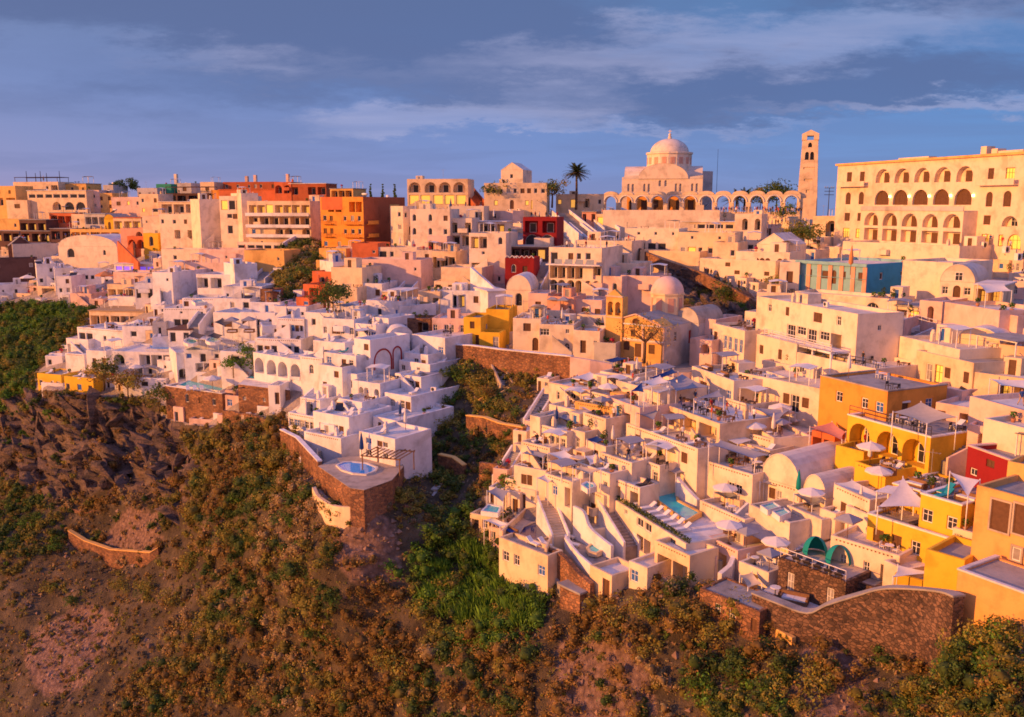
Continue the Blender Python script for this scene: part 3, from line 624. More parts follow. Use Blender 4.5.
def k_table(top, r=.42, sq=False):
    a = MB()
    if sq: a.box(-r, r, -r, r, .70, .75)
    else: a.lathe([(.01, .70), (r, .70), (r, .75), (.01, .75)], 10, sm=False)
    b = MB(); b.tube((0,0,0.03), (0,0,.70), .04, n=6); b.lathe([(.24, 0), (.24, .03), (.01, .04)], 8)
    return [('table_top', mesh_of(a, [top], 'table_top')), ('pedestal', mesh_of(b, ['darkmetal'], 'pedestal'))]
kit('table_white', 'table', 'table', k_table('frame_white')); kit('table_wood', 'table', 'table', k_table('wood', .42, True)); kit('table_dark', 'table', 'table', k_table('darkmetal', .4, True))
def k_chair(cm):
    a = MB()
    for x in (-.19, .19):
        for y, z in ((-.19, .45), (.19, .88)): a.box(x-.022, x+.022, y-.022, y+.022, 0, z)
    a.box(-.21, .21, -.21, .21, .43, .475); a.box(-.168, .168, .175, .205, .55, .88)
    return [('chair', mesh_of(a, [cm], 'chair'))]
for k, cm in (('white', 'frame_white'), ('wood', 'wood'), ('dark', 'cushion_dark'), ('blue', 'cloth_blue')): kit('chair_'+k, 'chair', 'chair', k_chair(cm))
def k_sofa(cm):
    a = MB(); a.box(-.95, .95, -.35, .40, .06, .32); a.box(-.95, .95, .25, .40, .32, .72); a.box(-.95, -.82, -.35, .25, .32, .55); a.box(.82, .95, -.35, .25, .32, .55)
    c = MB(); c.box(-.8, -.01, -.35, .24, .323, .45); c.box(.01, .8, -.35, .24, .323, .45)
    return [('sofa_frame', mesh_of(a, ['wood'], 'f')), ('cushion', mesh_of(c, [cm], 'c'))]
for k in ('white', 'teal', 'navy', 'dark'): kit('sofa_'+k, 'sofa', 'sofa', k_sofa('cushion_'+k))
def leafball(mb, c, R, n, size, rs, m=0, flat=.85, hollow=.45):
    for _ in range(n):
        v = rs.normal(size=3); v /= np.linalg.norm(v); r = R*(hollow+(1-hollow)*rs.rand()**.6)
        p = np.array(c)+v*r*np.array([1, 1, flat]); a = rs.normal(size=3); a -= a.dot(v)*v*.6; a /= np.linalg.norm(a); b_ = np.cross(v, a); b_ /= max(1e-6, np.linalg.norm(b_))
        s_ = size*(.6+.8*rs.rand()); mb.face([p-a*s_, p-b_*s_*.55, p+a*s_, p+b_*s_*.55], m)
def k_pot(lm, sd_, tall=False):
    rs = np.random.RandomState(sd_); a = MB(); a.lathe([(.01, 0), (.17, 0), (.26, .42), (.22, .42), (.2, .38), (.01, .38)], 10)
    b = MB(); b.tube((0,0,.35), (0,0,.8), .03, n=5); leafball(b, (0, 0, .85 if not tall else 1.3), .38 if not tall else .5, 70, .14, rs, 1, 1.0 if not tall else 1.5)
    return [('pot', mesh_of(a, ['pot'], 'pot')), ('foliage', mesh_of(b, ['bark', lm], 'foliage'))]
kit('pot_green', 'potted_plant', 'plant', k_pot('leaf_bright', 3)); kit('pot_tall', 'potted_plant', 'plant', k_pot('leaf_green', 4, True)); kit('pot_flower', 'potted_plant', 'plant', k_pot('flower', 5))
def k_ac():
    a = MB(); a.box(-.42, .42, -.16, .16, .05, .65); a.box(-.36, -.28, -.14, .14, 0, .05); a.box(.28, .36, -.14, .14, 0, .05)
    b = MB(); b.lathe([(.24, 0), (.24, .02), (.01, .03)], 12); b.v = [(x-.1, -.162-z, .35+y) for x, y, z in b.v]
    return [('casing', mesh_of(a, ['frame_white'], 'casing')), ('fan_grille', mesh_of(b, ['darkmetal'], 'fan'))]
kit('ac', 'air_conditioner', 'air conditioner', k_ac())
def k_solar():
    a = MB(); a.add([(-.9,-.7,.15), (.9,-.7,.15), (.9,.7,1.05), (-.9,.7,1.05), (-.9,-.7,.08), (.9,-.7,.08), (.9,.7,.98), (-.9,.7,.98)], [(0,1,2,3), (7,6,5,4), (0,4,5,1), (1,5,6,2), (2,6,7,3), (3,7,4,0)])
    b = MB(); b.tube((-.95,.85,1.25), (.95,.85,1.25), .25, n=10)
    c = MB(); [c.box(x-.03, x+.03, .82, .88, 0, 1.0) for x in (-.7, .7)]
    return [('solar_panel', mesh_of(a, ['glass'], 'p')), ('tank', mesh_of(b, ['frame_white'], 't')), ('stand', mesh_of(c, ['metal'], 's'))]
kit('solar', 'solar_water_heater', 'water heater', k_solar())
def k_tank():
    b = MB(); b.tube((0,0,0), (0,0,.9), .42, n=12); b.lathe([(.42, .9), (.2, 1.02), (.01, 1.03)], 12); return [('tank', mesh_of(b, ['frame_white'], 't'))]
kit('tank', 'water_tank', 'water tank', k_tank())
def k_antenna():
    a = MB(); a.tube((0,0,0), (0,0,3.0), .025, n=5)
    b = MB(); b.tube((-.7,0,2.7), (.7,0,2.7), .02, n=4); [b.tube((x,-.35,2.7), (x,.35,2.7), .012, n=4) for x in (-.6, -.3, 0, .3, .6)]
    return [('mast', mesh_of(a, ['metal'], 'm')), ('aerial', mesh_of(b, ['metal'], 'a'))]
kit('antenna', 'antenna', 'antenna', k_antenna())
def skin_person(kind, joints, edges, radii):
    me = bpy.data.meshes.new('person'); me.from_pydata(joints, edges, []); o = bpy.data.objects.new('person', me); COL.objects.link(o)
    md = o.modifiers.new('skin', 'SKIN'); md.use_smooth_shade = True
    for i, r in enumerate(radii): me.skin_vertices[0].data[i].radius = (r, r*.85)
    me.skin_vertices[0].data[0].use_root = True
    ss = o.modifiers.new('sub', 'SUBSURF'); ss.levels = 1
    dg = bpy.context.evaluated_depsgraph_get(); ev = o.evaluated_get(dg); nm = bpy.data.meshes.new_from_object(ev)
    bpy.data.objects.remove(o); nm.materials.clear(); return nm
def person_meshes():
    out = []
    poses = []
    J = [(0,0,.95), (0,0,1.15), (0,-.01,1.38), (0,-.01,1.50), (0,-.03,1.60), (0,-.02,1.72),
         (.18,0,1.40), (.24,.02,1.12), (.24,-.08,.88), (-.18,0,1.40), (-.24,.0,1.12), (-.23,-.1,.88),
         (.10,0,.90), (.11,-.02,.50), (.11,.02,.07), (.12,-.14,.03), (-.10,0,.90), (-.11,.01,.50), (-.11,.05,.07), (-.12,-.10,.03)]
    E = [(0,1), (1,2), (2,3), (3,4), (4,5), (2,6), (6,7), (7,8), (2,9), (9,10), (10,11), (0,12), (12,13), (13,14), (14,15), (0,16), (16,17), (17,18), (18,19)]
    Rr = [.14, .13, .15, .06, .095, .08, .075, .05, .035, .075, .05, .035, .10, .07, .05, .035, .10, .07, .05, .035]
    poses.append((J, 1.0))
    J2 = list(J); J2[13] = (.11,-.18,.52); J2[14] = (.11,-.26,.09); J2[15] = (.12,-.42,.05); J2[17] = (-.11,.10,.50); J2[18] = (-.11,.32,.12); J2[19] = (-.12,.22,.03); J2[8] = (.24,.16,.92); J2[11] = (-.23,-.22,.92)
    poses.append((J2, 1.0))
    J3 = [(x, y, z-.42) for x, y, z in J]; J3[13] = (.13,-.42,.48); J3[14] = (.13,-.44,.07); J3[15] = (.13,-.58,.03); J3[17] = (-.13,-.42,.48); J3[18] = (-.13,-.44,.07); J3[19] = (-.13,-.58,.03); J3[8] = (.2,-.3,.56); J3[11] = (-.2,-.3,.56)
    poses.append((J3, .6))
    for pi, (jj, k) in enumerate(poses):
        base = skin_person(pi, jj, E, Rr); off = -.42 if pi == 2 else 0
        for sh, tr in (('frame_white', 'cloth_black'), ('cloth_red', 'cloth_tan'), ('cloth_black', 'cloth_blue'), ('cloth_blue', 'cloth_tan')):
            me = base.copy()
            for m in ('skin', sh, tr, 'hair'): me.materials.append(M[m])
            for p in me.polygons:
                c = p.center; z = c.z-off; i = 0
                if z > 1.66 or (z > 1.56 and c.y > .0): i = 3
                elif z > 1.47: i = 0
                elif abs(c.x) > .205 and z < 1.2: i = 0
                elif z > .93 or (pi == 2 and c.y > -.12): i = 1
                elif (c.z > .12): i = 2
                else: i = 3
                p.material_index = i; p.use_smooth = True
            out.append(me)
    return out
PEOPLE = person_meshes()
def person(loc, rz, label, group, k=None, sit=False):
    k = rnd.randrange(8) if k is None else k
    if sit: k = 8+k % 4
    o = link('person', PEOPLE[k]); o.location = loc; o.rotation_euler = (0, 0, rz); return tag(o, label, 'person', group)
def k_canopy(cm):
    ps = []
    for x in (-1.3, 1.3):
        for y in (-1.05, 1.05): a = MB(); a.box(x-.05, x+.05, y-.05, y+.05, 0, 2.2); ps.append(('post', mesh_of(a, ['frame_white'], 'post')))
    c = MB(); n = 6
    for i in range(n):
        x0, x1 = -1.5+3*i/n, -1.5+3*(i+1)/n; z = lambda x: 2.22+.10*math.cos(x*2.1)
        c.face([(x0,-1.25,z(x0)), (x1,-1.25,z(x1)), (x1,1.25,z(x1)+.12), (x0,1.25,z(x0)+.12)]); c.face([(x0,1.25,z(x0)+.07), (x1,1.25,z(x1)+.07), (x1,-1.25,z(x1)-.05), (x0,-1.25,z(x0)-.05)])
    return ps+[('canopy', mesh_of(c, [cm], 'canopy'))]
for k, cm in (('white', 'sail_white'), ('grey', 'sail_grey'), ('reed', 'reed')): kit('canopy_'+k, 'shade_canopy', 'canopy', k_canopy(cm))
ITEM = {'C': ('canopy_white', 'white cloth canopy', 1.5), 'G': ('canopy_grey', 'grey cloth canopy', 1.5), 'R': ('canopy_reed', 'brown reed canopy', 1.5), 'l': ('lounger_white', 'white sun lounger', 1.0), 'n': ('lounger_teal', 'teal sun lounger', 1.0), 'k': ('lounger_dark', 'dark sun lounger', 1.0), 'u': ('parasol_white', 'open white parasol', 1.9), 'v': ('parasol_navy', 'open navy parasol', 1.6), 'g': ('parasol_grey', 'square grey parasol', 1.6),
 's': ('parasol_sand', 'square sand coloured parasol', 1.9), 'o': ('closed_orange', 'closed orange parasol', .4), 'x': ('closed_white', 'closed white parasol', .4), 'y': ('closed_navy', 'closed navy parasol', .4),
 'p': ('pot_green', 'leafy potted plant', .4), 'q': ('pot_tall', 'tall potted shrub', .5), 'f': ('pot_flower', 'pot of red flowers', .4), 'a': ('ac', 'white air conditioner box', .5), 'h': ('solar', 'solar water heater', 1.0), 'w': ('tank', 'round white water tank', .5), 'z': ('antenna', 'thin aerial mast', .8),
 'S': ('sofa_white', 'white cushioned sofa', 1.0), 'N': ('sofa_navy', 'navy cushioned sofa', 1.0)}
def furnish(h, deck, zone=(.10, .62)):
    """deck: one character per thing standing on the roof terrace of house h; t = table with two chairs, m = person"""
    n = len(deck); t = .35; wx = h.w-2*t; cnt = {}
    for c in deck: cnt[c] = cnt.get(c, 0)+1
    y0, y1 = max(.7, h.dep*zone[0]), h.dep*zone[1]
    for i, c in enumerate(deck):
        if c == '.': continue
        x = t+wx*(i+.5)/n+rnd.uniform(-.15, .15)*wx/n; y = y0+(y1-y0)*((i*.618+h.o.x*.37) % 1); z = h.zr+.004; dn = h.dn
        grp = lambda what: f"{what} of the {dn}" if True else None
        if c == 't':
            kt = rnd.choice(('white', 'wood', 'dark')); lb = f"small table on the {dn}"; put('table_'+kt, hpt(h, x, y, z), -h.yaw, lb, grp('tables'))
            for sx in (-.62, .62): put('chair_'+kt, hpt(h, x+sx, y, z), -h.yaw+(PI/2 if sx < 0 else -PI/2), f"chair at a table on the {dn}" if len(dn.split()) < 11 else f"chair on the {dn}", grp('chairs'))
        elif c == 'm': person(hpt(h, x, y, z), rnd.uniform(0, 6.28), f"person standing on the {dn}", grp('people'))
        elif c in 'lnk':
            kd, nm, _ = ITEM[c]; put(kd, hpt(h, x, y, z), -h.yaw+rnd.uniform(-.2, .2), f"{nm} on the {dn}", grp(nm+'s'))
        else:
            kd, nm, _ = ITEM[c]; put(kd, hpt(h, x, y, z), -h.yaw+(0 if c in 'gsSN' else rnd.uniform(-.4, .4)), f"{nm} on the {dn}", grp(nm+'s'), rnd.uniform(.9, 1.1))

# ------------------------------------------------------------------ walls, terraces, stairs, sails, pools
def seg_normals(P):
    out = []
    for i in range(len(P)):
        a = P[max(0, i-1)]; b = P[min(len(P)-1, i+1)]; t = Vector((b.x-a.x, b.y-a.y, 0)); t = t.normalized() if t.length > 1e-6 else Vector((1, 0, 0))
        n = Vector((-t.y, t.x, 0))
        if n.dot(Vector((P[i].x, P[i].y, 0))) < 0: n = -n
        out.append(n)
    return out
def smooth_pts(pts, n=4):
    out = []
    for i in range(len(pts)-1):
        p0, p1, p2, p3 = pts[max(0, i-1)], pts[i], pts[i+1], pts[min(len(pts)-1, i+2)]
        for k in range(n):
            t = k/n; out.append(tuple(.5*(2*b+(c-a)*t+(2*a-5*b+4*c-d)*t*t+(3*b-a-3*c+d)*t**3) for a, b, c, d in zip(p0, p1, p2, p3)))
    out.append(tuple(pts[-1])); return out
def pwall(label, pts, mat='white', th=.4, down=5, name='wall', cat='wall', cap=None, group=None, smooth=False, off=0, dl=None, flat=False):
    """wall along pixel points (x, y_top, y_base); dl pins one depth"""
    if smooth: pts = smooth_pts(pts)
    if name == 'stone_wall' and not cap: pts = [(p[0], p[1]+(0 if i in (0,) else rnd.uniform(-.7, .9)), p[2]) for i, p in enumerate(smooth_pts(pts, 7))]
    ds = [(dl if dl else D(p[0], p[2]))+off for p in pts]
    T = [U(p[0], p[1], d) for p, d in zip(pts, ds)]; B = [U(p[0], p[2], d) for p, d in zip(pts, ds)]
    if flat:
        z = sum(p.z for p in T)/len(T); T = [PZ(p[0], p[1], z) for p in pts]
    N = seg_normals(T); c = T[0].copy(); c.z = min(b.z for b in B)
    root = empty(name, c, 0, label, cat, group); mb = MB(); n = len(T)
    f = [T[i]-c for i in range(n)]; k = [T[i]+N[i]*th-c for i in range(n)]; lo = [Vector((T[i].x, T[i].y, B[i].z-down))-c for i in range(n)]; lk = [lo[i]+N[i]*th for i in range(n)]
    vs = f+k+lo+lk; fs = []
    for i in range(n-1): fs += [(2*n+i, 2*n+i+1, i+1, i), (n+i, i, i+1, n+i+1), (3*n+i+1, 3*n+i, n+i, n+i+1), (2*n+i+1, 2*n+i, 3*n+i, 3*n+i+1)]
    fs += [(0, n, 3*n, 2*n), (n-1, 3*n-1, 4*n-1, 2*n-1)]
    mb.add(vs, fs); mb.build('wall_face', mat, root)
    if cap:
        cb = MB(); e = .09; hh = .16
        a = [f[i]-N[i]*e+Vector((0, 0, .004)) for i in range(n)]; b = [k[i]+N[i]*e+Vector((0, 0, .004)) for i in range(n)]; up = Vector((0, 0, hh))
        vs = a+b+[p+up for p in a]+[p+up for p in b]; fs = []
        for i in range(n-1): fs += [(i, i+1, 2*n+i+1, 2*n+i), (2*n+i, 2*n+i+1, 3*n+i+1, 3*n+i), (n+i+1, n+i, 3*n+i, 3*n+i+1), (i+1, i, n+i, n+i+1)]
        fs += [(0, 2*n, 3*n, n), (n-1, 2*n-1, 4*n-1, 3*n-1)]
        cb.add(vs, fs); cb.build('coping', cap, root)
    return root
def poly_plane(poly, ref=None, z=None, up=0):
    if z is None: z = G(*(ref or poly[0])).z+up
    return [PZ(x, y, z) for x, y in poly], z
def terrace(label, poly, mat='white', top='paving', ref=None, z=None, up=0, down=6, name='terrace', cat='terrace', par=None, parmat=None, parh=.8, th=.28, smooth=False, group=None):
    """flat deck over a pixel outline; par = list of (i, j) index ranges that carry a parapet"""
    P, z = poly_plane(poly, ref, z, up); c = sum(P, Vector())/len(P); c.z = z
    root = empty(name, c, 0, label, cat, group); Q = [(p.x-c.x, p.y-c.y) for p in P]
    mb = MB(); mb.prism(Q, -down, -.05, 0); mb.build('retaining_wall', mat, root)
    fb = MB(); n = len(Q); ar = sum(Q[i][0]*Q[(i+1) % n][1]-Q[(i+1) % n][0]*Q[i][1] for i in range(n))
    fb.prism(Q, -.046, 0.0, 0); fb.build('deck', top, root)
    for (i0, i1) in (par or []):
        pp = [P[k % n] for k in range(i0, i1+1)]; ins = []
        for k, p in enumerate(pp):
            a = pp[max(0, k-1)]; b = pp[min(len(pp)-1, k+1)]; t = Vector((b.x-a.x, b.y-a.y, 0)).normalized(); nn = Vector((-t.y, t.x, 0))
            if nn.dot(c-p) < 0: nn = -nn
            ins.append(p+nn*th)
        pb = MB(); m_ = len(pp); o_ = [p-c for p in pp]; i_ = [p-c for p in ins]; up_ = Vector((0, 0, parh)); e = [(p+(p-q)*.03) for p, q in zip(o_, i_)]
        dn = Vector((0, 0, -.3)); vs = [p+dn for p in e]+[p+up_ for p in e]+[p+up_ for p in i_]+[p+Vector((0, 0, .004)) for p in i_]; fs = []
        for k in range(m_-1): fs += [(k, k+1, m_+k+1, m_+k), (m_+k, m_+k+1, 2*m_+k+1, 2*m_+k), (2*m_+k, 2*m_+k+1, 3*m_+k+1, 3*m_+k)]
        fs += [(0, m_, 2*m_, 3*m_), (m_-1, 4*m_-1, 3*m_-1, 2*m_-1)]
        pb.add(vs, fs); pb.build('parapet', parmat or mat, root)
    h = Hs(); h.root = root; h.z = z; h.poly = poly; h.c = c; h.label = label
    return h
def pool(label, poly, z, mat='water_turq', rim='white', rw=.3, group=None, raise_=.17):
    P = [PZ(x, y, z) for x, y in poly]; c = sum(P, Vector())/len(P); root = empty('swimming_pool', c, 0, label, 'swimming pool', group)
    Q = [p-c for p in P]; n = len(Q); w = MB(); w.prism([(q.x, q.y) for q in Q], -.4, -.08+raise_, 0); w.build('water', mat, root)
    r = MB(); outs = []
    for i in range(n):
        a, b, d = Q[i-1], Q[i], Q[(i+1) % n]; t1 = (b-a).normalized(); t2 = (d-b).normalized(); bis = (t1+t2); bis = bis.normalized() if bis.length > 1e-4 else t1
        nn = Vector((-bis.y, bis.x, 0)); nn = nn if nn.dot(b) > 0 else -nn; outs.append(b+nn*rw)
    for i in range(n):
        j = (i+1) % n; up = Vector((0, 0, raise_+.03)); dn = Vector((0, 0, -.4))
        r.face([Q[i]+up, Q[j]+up, outs[j]+up, outs[i]+up]); r.face([Q[i]+up, Q[i]+dn, Q[j]+dn, Q[j]+up]); r.face([outs[i]+dn, outs[j]+dn, outs[j]+up, outs[i]+up])
    r.build('pool_rim', rim, root); return root
LATER = []
def sail(label, corners, ground, mat='sail_grey', k=.55, sag=.12, hgt=2.7, poles=True, group=None, on=None, dref=None, cat='shade sail', name='shade_sail'):
    """cloth stretched between pixel corners above the ground pixel"""
    if on and on not in HN: LATER.append((label, corners, ground, mat, k, sag, hgt, poles, group, on)); return
    d0 = dref or D(*ground)
    if on: zz = HN[on].o.z+HN[on].zr; d0 = PZ(ground[0], ground[1], zz).y
    g = U(ground[0], ground[1], d0); z = g.z+hgt
    P = []
    for i, (x, y) in enumerate(corners):
        q = PZ(x, y, z) if abs(ray(x, y)[2]) > .02 else U(x, y, d0); d = d0+k*(q.y-d0); d = max(d0-6, min(d0+7, d)); P.append(U(x, y, d))
    c = sum(P, Vector())/len(P); b0 = Vector((c.x, c.y, g.z)); root = empty(name, b0, 0, label, cat, group)
    n = len(P); mb = MB(); m = 8; grid = {}
    Q = [p-b0 for p in P]; cc = c-b0
    vs = []; fs = []
    if n == 4:
        for i in range(m+1):
            for j in range(m+1):
                s_, t = i/m, j/m; p = (Q[0]*(1-s_)+Q[1]*s_)*(1-t)+(Q[3]*(1-s_)+Q[2]*s_)*t
                pull = 1-sag*(4*s_*(1-s_)*(1-4*t*(1-t)) + 4*t*(1-t)*(1-4*s_*(1-s_)))
                p = cc+(p-cc)*pull; p.z -= sag*2.0*(4*s_*(1-s_)*4*t*(1-t)); vs.append(p)
        fs = [(i*(m+1)+j, (i+1)*(m+1)+j, (i+1)*(m+1)+j+1, i*(m+1)+j+1) for i in range(m) for j in range(m)]
    else:
        for i in range(m+1):
            for j in range(m+1-i):
                a, b = i/m, j/m; e = 1-a-b; p = Q[0]*a+Q[1]*b+Q[2]*e; ed = min(a, b, e)
                mid = max(0, 1-ed*9)*(27*0+4*max(a*b, b*e, a*e))
                p = p+(cc-p)*sag*1.2*mid; p.z -= sag*3*(27*a*b*e)*.4; grid[(i, j)] = len(vs); vs.append(p)
        for i in range(m):
            for j in range(m-i):
                fs.append((grid[(i, j)], grid[(i+1, j)], grid[(i, j+1)]))
                if (i+1, j+1) in grid: fs.append((grid[(i+1, j)], grid[(i+1, j+1)], grid[(i, j+1)]))
    k0 = len(vs); vs2 = vs+[v_+Vector((0, 0, -.03)) for v_ in vs]
    mb.add(vs2, fs+[tuple(q+k0 for q in f[::-1]) for f in fs], 0, True); mb.build('canopy', mat, root)
    if poles:
        for q in Q:
            pb = MB(); pb.tube((q.x, q.y, -.8), (q.x, q.y, q.z+.1), .05, n=6); pb.build('pole', 'frame_white', root)
    return root
def stairs(label, a, b, width=1.8, mat='white', par=.8, n=None, ups=(0, 0), tread='roofgrey', name='stairs', walls=(1, 1), group=None):
    A = G(*a)+Vector((0, 0, ups[0])); B = G(*b)+Vector((0, 0, ups[1]))
    if B.z < A.z: A, B = B, A
    dv = Vector((B.x-A.x, B.y-A.y, 0)); L = dv.length; rz = math.atan2(dv.y, dv.x); Hh = B.z-A.z; n = n or max(3, int(Hh/.19))
    root = empty(name, A, rz, label, 'stairs', group); s_ = MB(); w = width/2
    for i in range(n): s_.box(L*i/n, L, -w, w, (Hh*(i)/n if i else -4), Hh*(i+1)/n)
    s_.build('steps', tread, root)
    for sgn, on in zip((-1, 1), walls):
        if not on: continue
        p = MB(); y0, y1 = (w+.003, w+.28) if sgn > 0 else (-w-.28, -w-.003)
        pr = [(-.3, -4), (L+.3, -4+Hh*.3), (L+.3, Hh+par), (-.3, par)]
        p.face([(x, y0, z) for x, z in pr]); p.face([(x, y1, z) for x, z in pr][::-1])
        for i in range(4):
            (x0, z0), (x1, z1) = pr[i], pr[(i+1) % 4]; p.face([(x0,y1,z0), (x1,y1,z1), (x1,y0,z1), (x0,y0,z0)])
        p.build('parapet', mat, root)
    return root
def pergola(label, h, x0, x1, y0, y1, z, mat='wood', slat=None, n=9, name='pergola', posts=True, hh=None, cat='pergola', group=None):
    """pergola in the frame of house h: local rectangle at height z"""
    hh = hh or 2.4; root = empty(name, hpt(h, x0, y0, z), -h.yaw, label, cat, group); w, d = x1-x0, y1-y0
    if posts:
        for (a, b) in ((.06, .06), (w-.06, .06), (.06, d-.06), (w-.06, d-.06)):
            p = MB(); p.box(a-.06, a+.06, b-.06, b+.06, 0, hh); p.build('post', mat, root)
    b = MB(); b.box(-.1, w+.1, 0, .12, hh+.003, hh+.15); b.box(-.1, w+.1, d-.12, d, hh+.003, hh+.15); b.build('beam', mat, root)
    s_ = MB()
    if n: [s_.box(w*i/n-.07, w*i/n+.07, -.2, d+.2, hh+.153, hh+.24) for i in range(n+1)]
    else: s_.box(-.15, w+.15, -.25, d+.2, hh+.153, hh+.22)
    s_.build('roof_cover', slat or mat, root); return root
def railing(label, pts, up=1.0, mat='frame_white', name='railing', posts=True, group=None):
    """railing along world points"""
    c = pts[0].copy(); root = empty(name, c, 0, label, 'railing', group)
    r = MB()
    for a, b in zip(pts[:-1], pts[1:]):
        for z in (up, up*.55): r.tube(a-c+Vector((0, 0, z)), b-c+Vector((0, 0, z)), .04, n=5)
    r.build('rail', mat, root)
    for a, b in zip(pts[:-1], pts[1:]):
        k = max(1, int((b-a).length/1.6))
        for i in range(k+1):
            q = a+(b-a)*i/k-c; p = MB(); p.tube(q, q+Vector((0, 0, up)), .035, n=4); p.build('post', mat, root)
    return root
def at(kind, px, py, label, group=None, rz=0, z=None, up=0, s=1.0, d=None):
    p = PZ(px, py, z) if z is not None else (U(px, py, d) if d else G(px, py))
    return put(kind, p+Vector((0, 0, up)), rz, label, group, s)
def man(px, py, label, group=None, z=None, d=None, k=None, rz=None, sit=False):
    p = PZ(px, py, z) if z is not None else (U(px, py, d) if d else G(px, py))
    return person(p, rnd.uniform(0, 6.28) if rz is None else rz, label, group, k, sit)
# ================================================================== the far end of the town (skyline and first rows)
def far(*a, **k): k.setdefault('yaw', 14); return house(*a, **k)
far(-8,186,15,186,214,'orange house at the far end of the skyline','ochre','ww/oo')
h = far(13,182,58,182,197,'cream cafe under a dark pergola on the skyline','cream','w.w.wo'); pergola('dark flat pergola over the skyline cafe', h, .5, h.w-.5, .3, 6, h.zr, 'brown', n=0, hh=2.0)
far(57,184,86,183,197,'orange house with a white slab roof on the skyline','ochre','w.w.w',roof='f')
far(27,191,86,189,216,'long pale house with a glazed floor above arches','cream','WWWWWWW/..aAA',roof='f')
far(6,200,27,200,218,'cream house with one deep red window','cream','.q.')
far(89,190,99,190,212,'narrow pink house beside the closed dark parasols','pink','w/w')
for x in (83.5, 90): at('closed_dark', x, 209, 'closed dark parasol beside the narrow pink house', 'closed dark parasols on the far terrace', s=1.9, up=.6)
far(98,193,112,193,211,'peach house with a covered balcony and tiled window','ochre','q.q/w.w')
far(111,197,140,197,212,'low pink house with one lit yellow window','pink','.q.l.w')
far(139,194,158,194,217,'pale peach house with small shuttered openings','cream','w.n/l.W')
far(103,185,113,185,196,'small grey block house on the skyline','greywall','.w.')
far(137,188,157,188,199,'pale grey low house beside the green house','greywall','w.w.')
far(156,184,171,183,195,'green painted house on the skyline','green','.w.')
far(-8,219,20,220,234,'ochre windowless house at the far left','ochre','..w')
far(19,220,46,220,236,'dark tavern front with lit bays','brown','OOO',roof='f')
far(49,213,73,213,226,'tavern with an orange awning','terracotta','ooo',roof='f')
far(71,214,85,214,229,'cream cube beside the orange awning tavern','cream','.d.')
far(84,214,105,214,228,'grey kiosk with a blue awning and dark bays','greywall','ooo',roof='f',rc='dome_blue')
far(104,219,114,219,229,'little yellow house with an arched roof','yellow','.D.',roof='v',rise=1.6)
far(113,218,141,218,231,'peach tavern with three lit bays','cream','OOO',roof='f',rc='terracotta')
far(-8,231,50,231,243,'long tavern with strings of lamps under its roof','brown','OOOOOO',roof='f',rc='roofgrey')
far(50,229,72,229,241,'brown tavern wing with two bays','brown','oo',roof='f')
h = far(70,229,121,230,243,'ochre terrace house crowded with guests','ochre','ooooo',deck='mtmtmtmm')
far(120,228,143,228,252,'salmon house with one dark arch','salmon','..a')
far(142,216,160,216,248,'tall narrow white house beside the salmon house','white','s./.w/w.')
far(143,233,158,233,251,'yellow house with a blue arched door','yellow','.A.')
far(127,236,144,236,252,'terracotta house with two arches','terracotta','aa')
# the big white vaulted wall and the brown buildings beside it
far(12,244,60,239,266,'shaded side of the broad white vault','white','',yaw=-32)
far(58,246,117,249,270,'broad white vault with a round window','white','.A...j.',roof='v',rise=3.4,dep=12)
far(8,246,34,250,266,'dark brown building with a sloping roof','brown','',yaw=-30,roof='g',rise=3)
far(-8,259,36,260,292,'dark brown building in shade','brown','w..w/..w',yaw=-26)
at('parasol_white', 28, 286, 'white parasol in front of the dark brown building', s=1.5, up=-.5)
pwall('terracotta gable wall beside the white vault', [(117,241,264),(128,252,265),(138,262,266)], 'terracotta', .5)
far(36,264,56,264,286,'blue shaded white cube with paired windows','white','.w/w.w',yaw=-30)
far(54,268,73,268,288,'blue shaded white house with sloping top','white','.w.',yaw=-28)
far(72,270,106,270,288,'shaded white house with a row of dark windows','white','.www.w',yaw=-12)
far(-8,285,58,285,305,'long shaded white wall house above the green slope','white','.s.w.s..ws',yaw=-26)
far(56,276,71,276,305,'tall white tower house with tiny windows','white','.w/ww/d.',yaw=0)
far(70,293,91,293,306,'pink block beside the tall tower house','pink','.d.')
far(-8,303,38,304,312,'low grey terrace wall over the green slope','greywall','',yaw=-20,dep=5)
far(38,302,66,303,310,'low stone terrace with tables over the green slope','stone','',yaw=0,dep=6,deck='ttt')
far(114,264,171,261,273,'white restaurant with a violet lit window band','white','vvvvvvv',roof='f')
far(113,272,152,272,291,'pink house with a dark arch and two windows','pink','.w.w.A',deck='.pp.mt')
at('parasol_orange', 106, 291, 'red orange parasol beside the pink arch house', s=1.9, up=.3)
far(107,284,134,286,299,'cream house with columned bays below the pink arch house','cream','ooo')
far(134,283,153,284,301,'white house with blue grey glazed doors','white','g.g',yaw=-5)
far(108,296,142,297,306,'low white parapet house with yellow flowers','white','',deck='pfpf')
far(152,272,172,273,300,'white chimney house between terraces','white','.s/w.',chim=1)
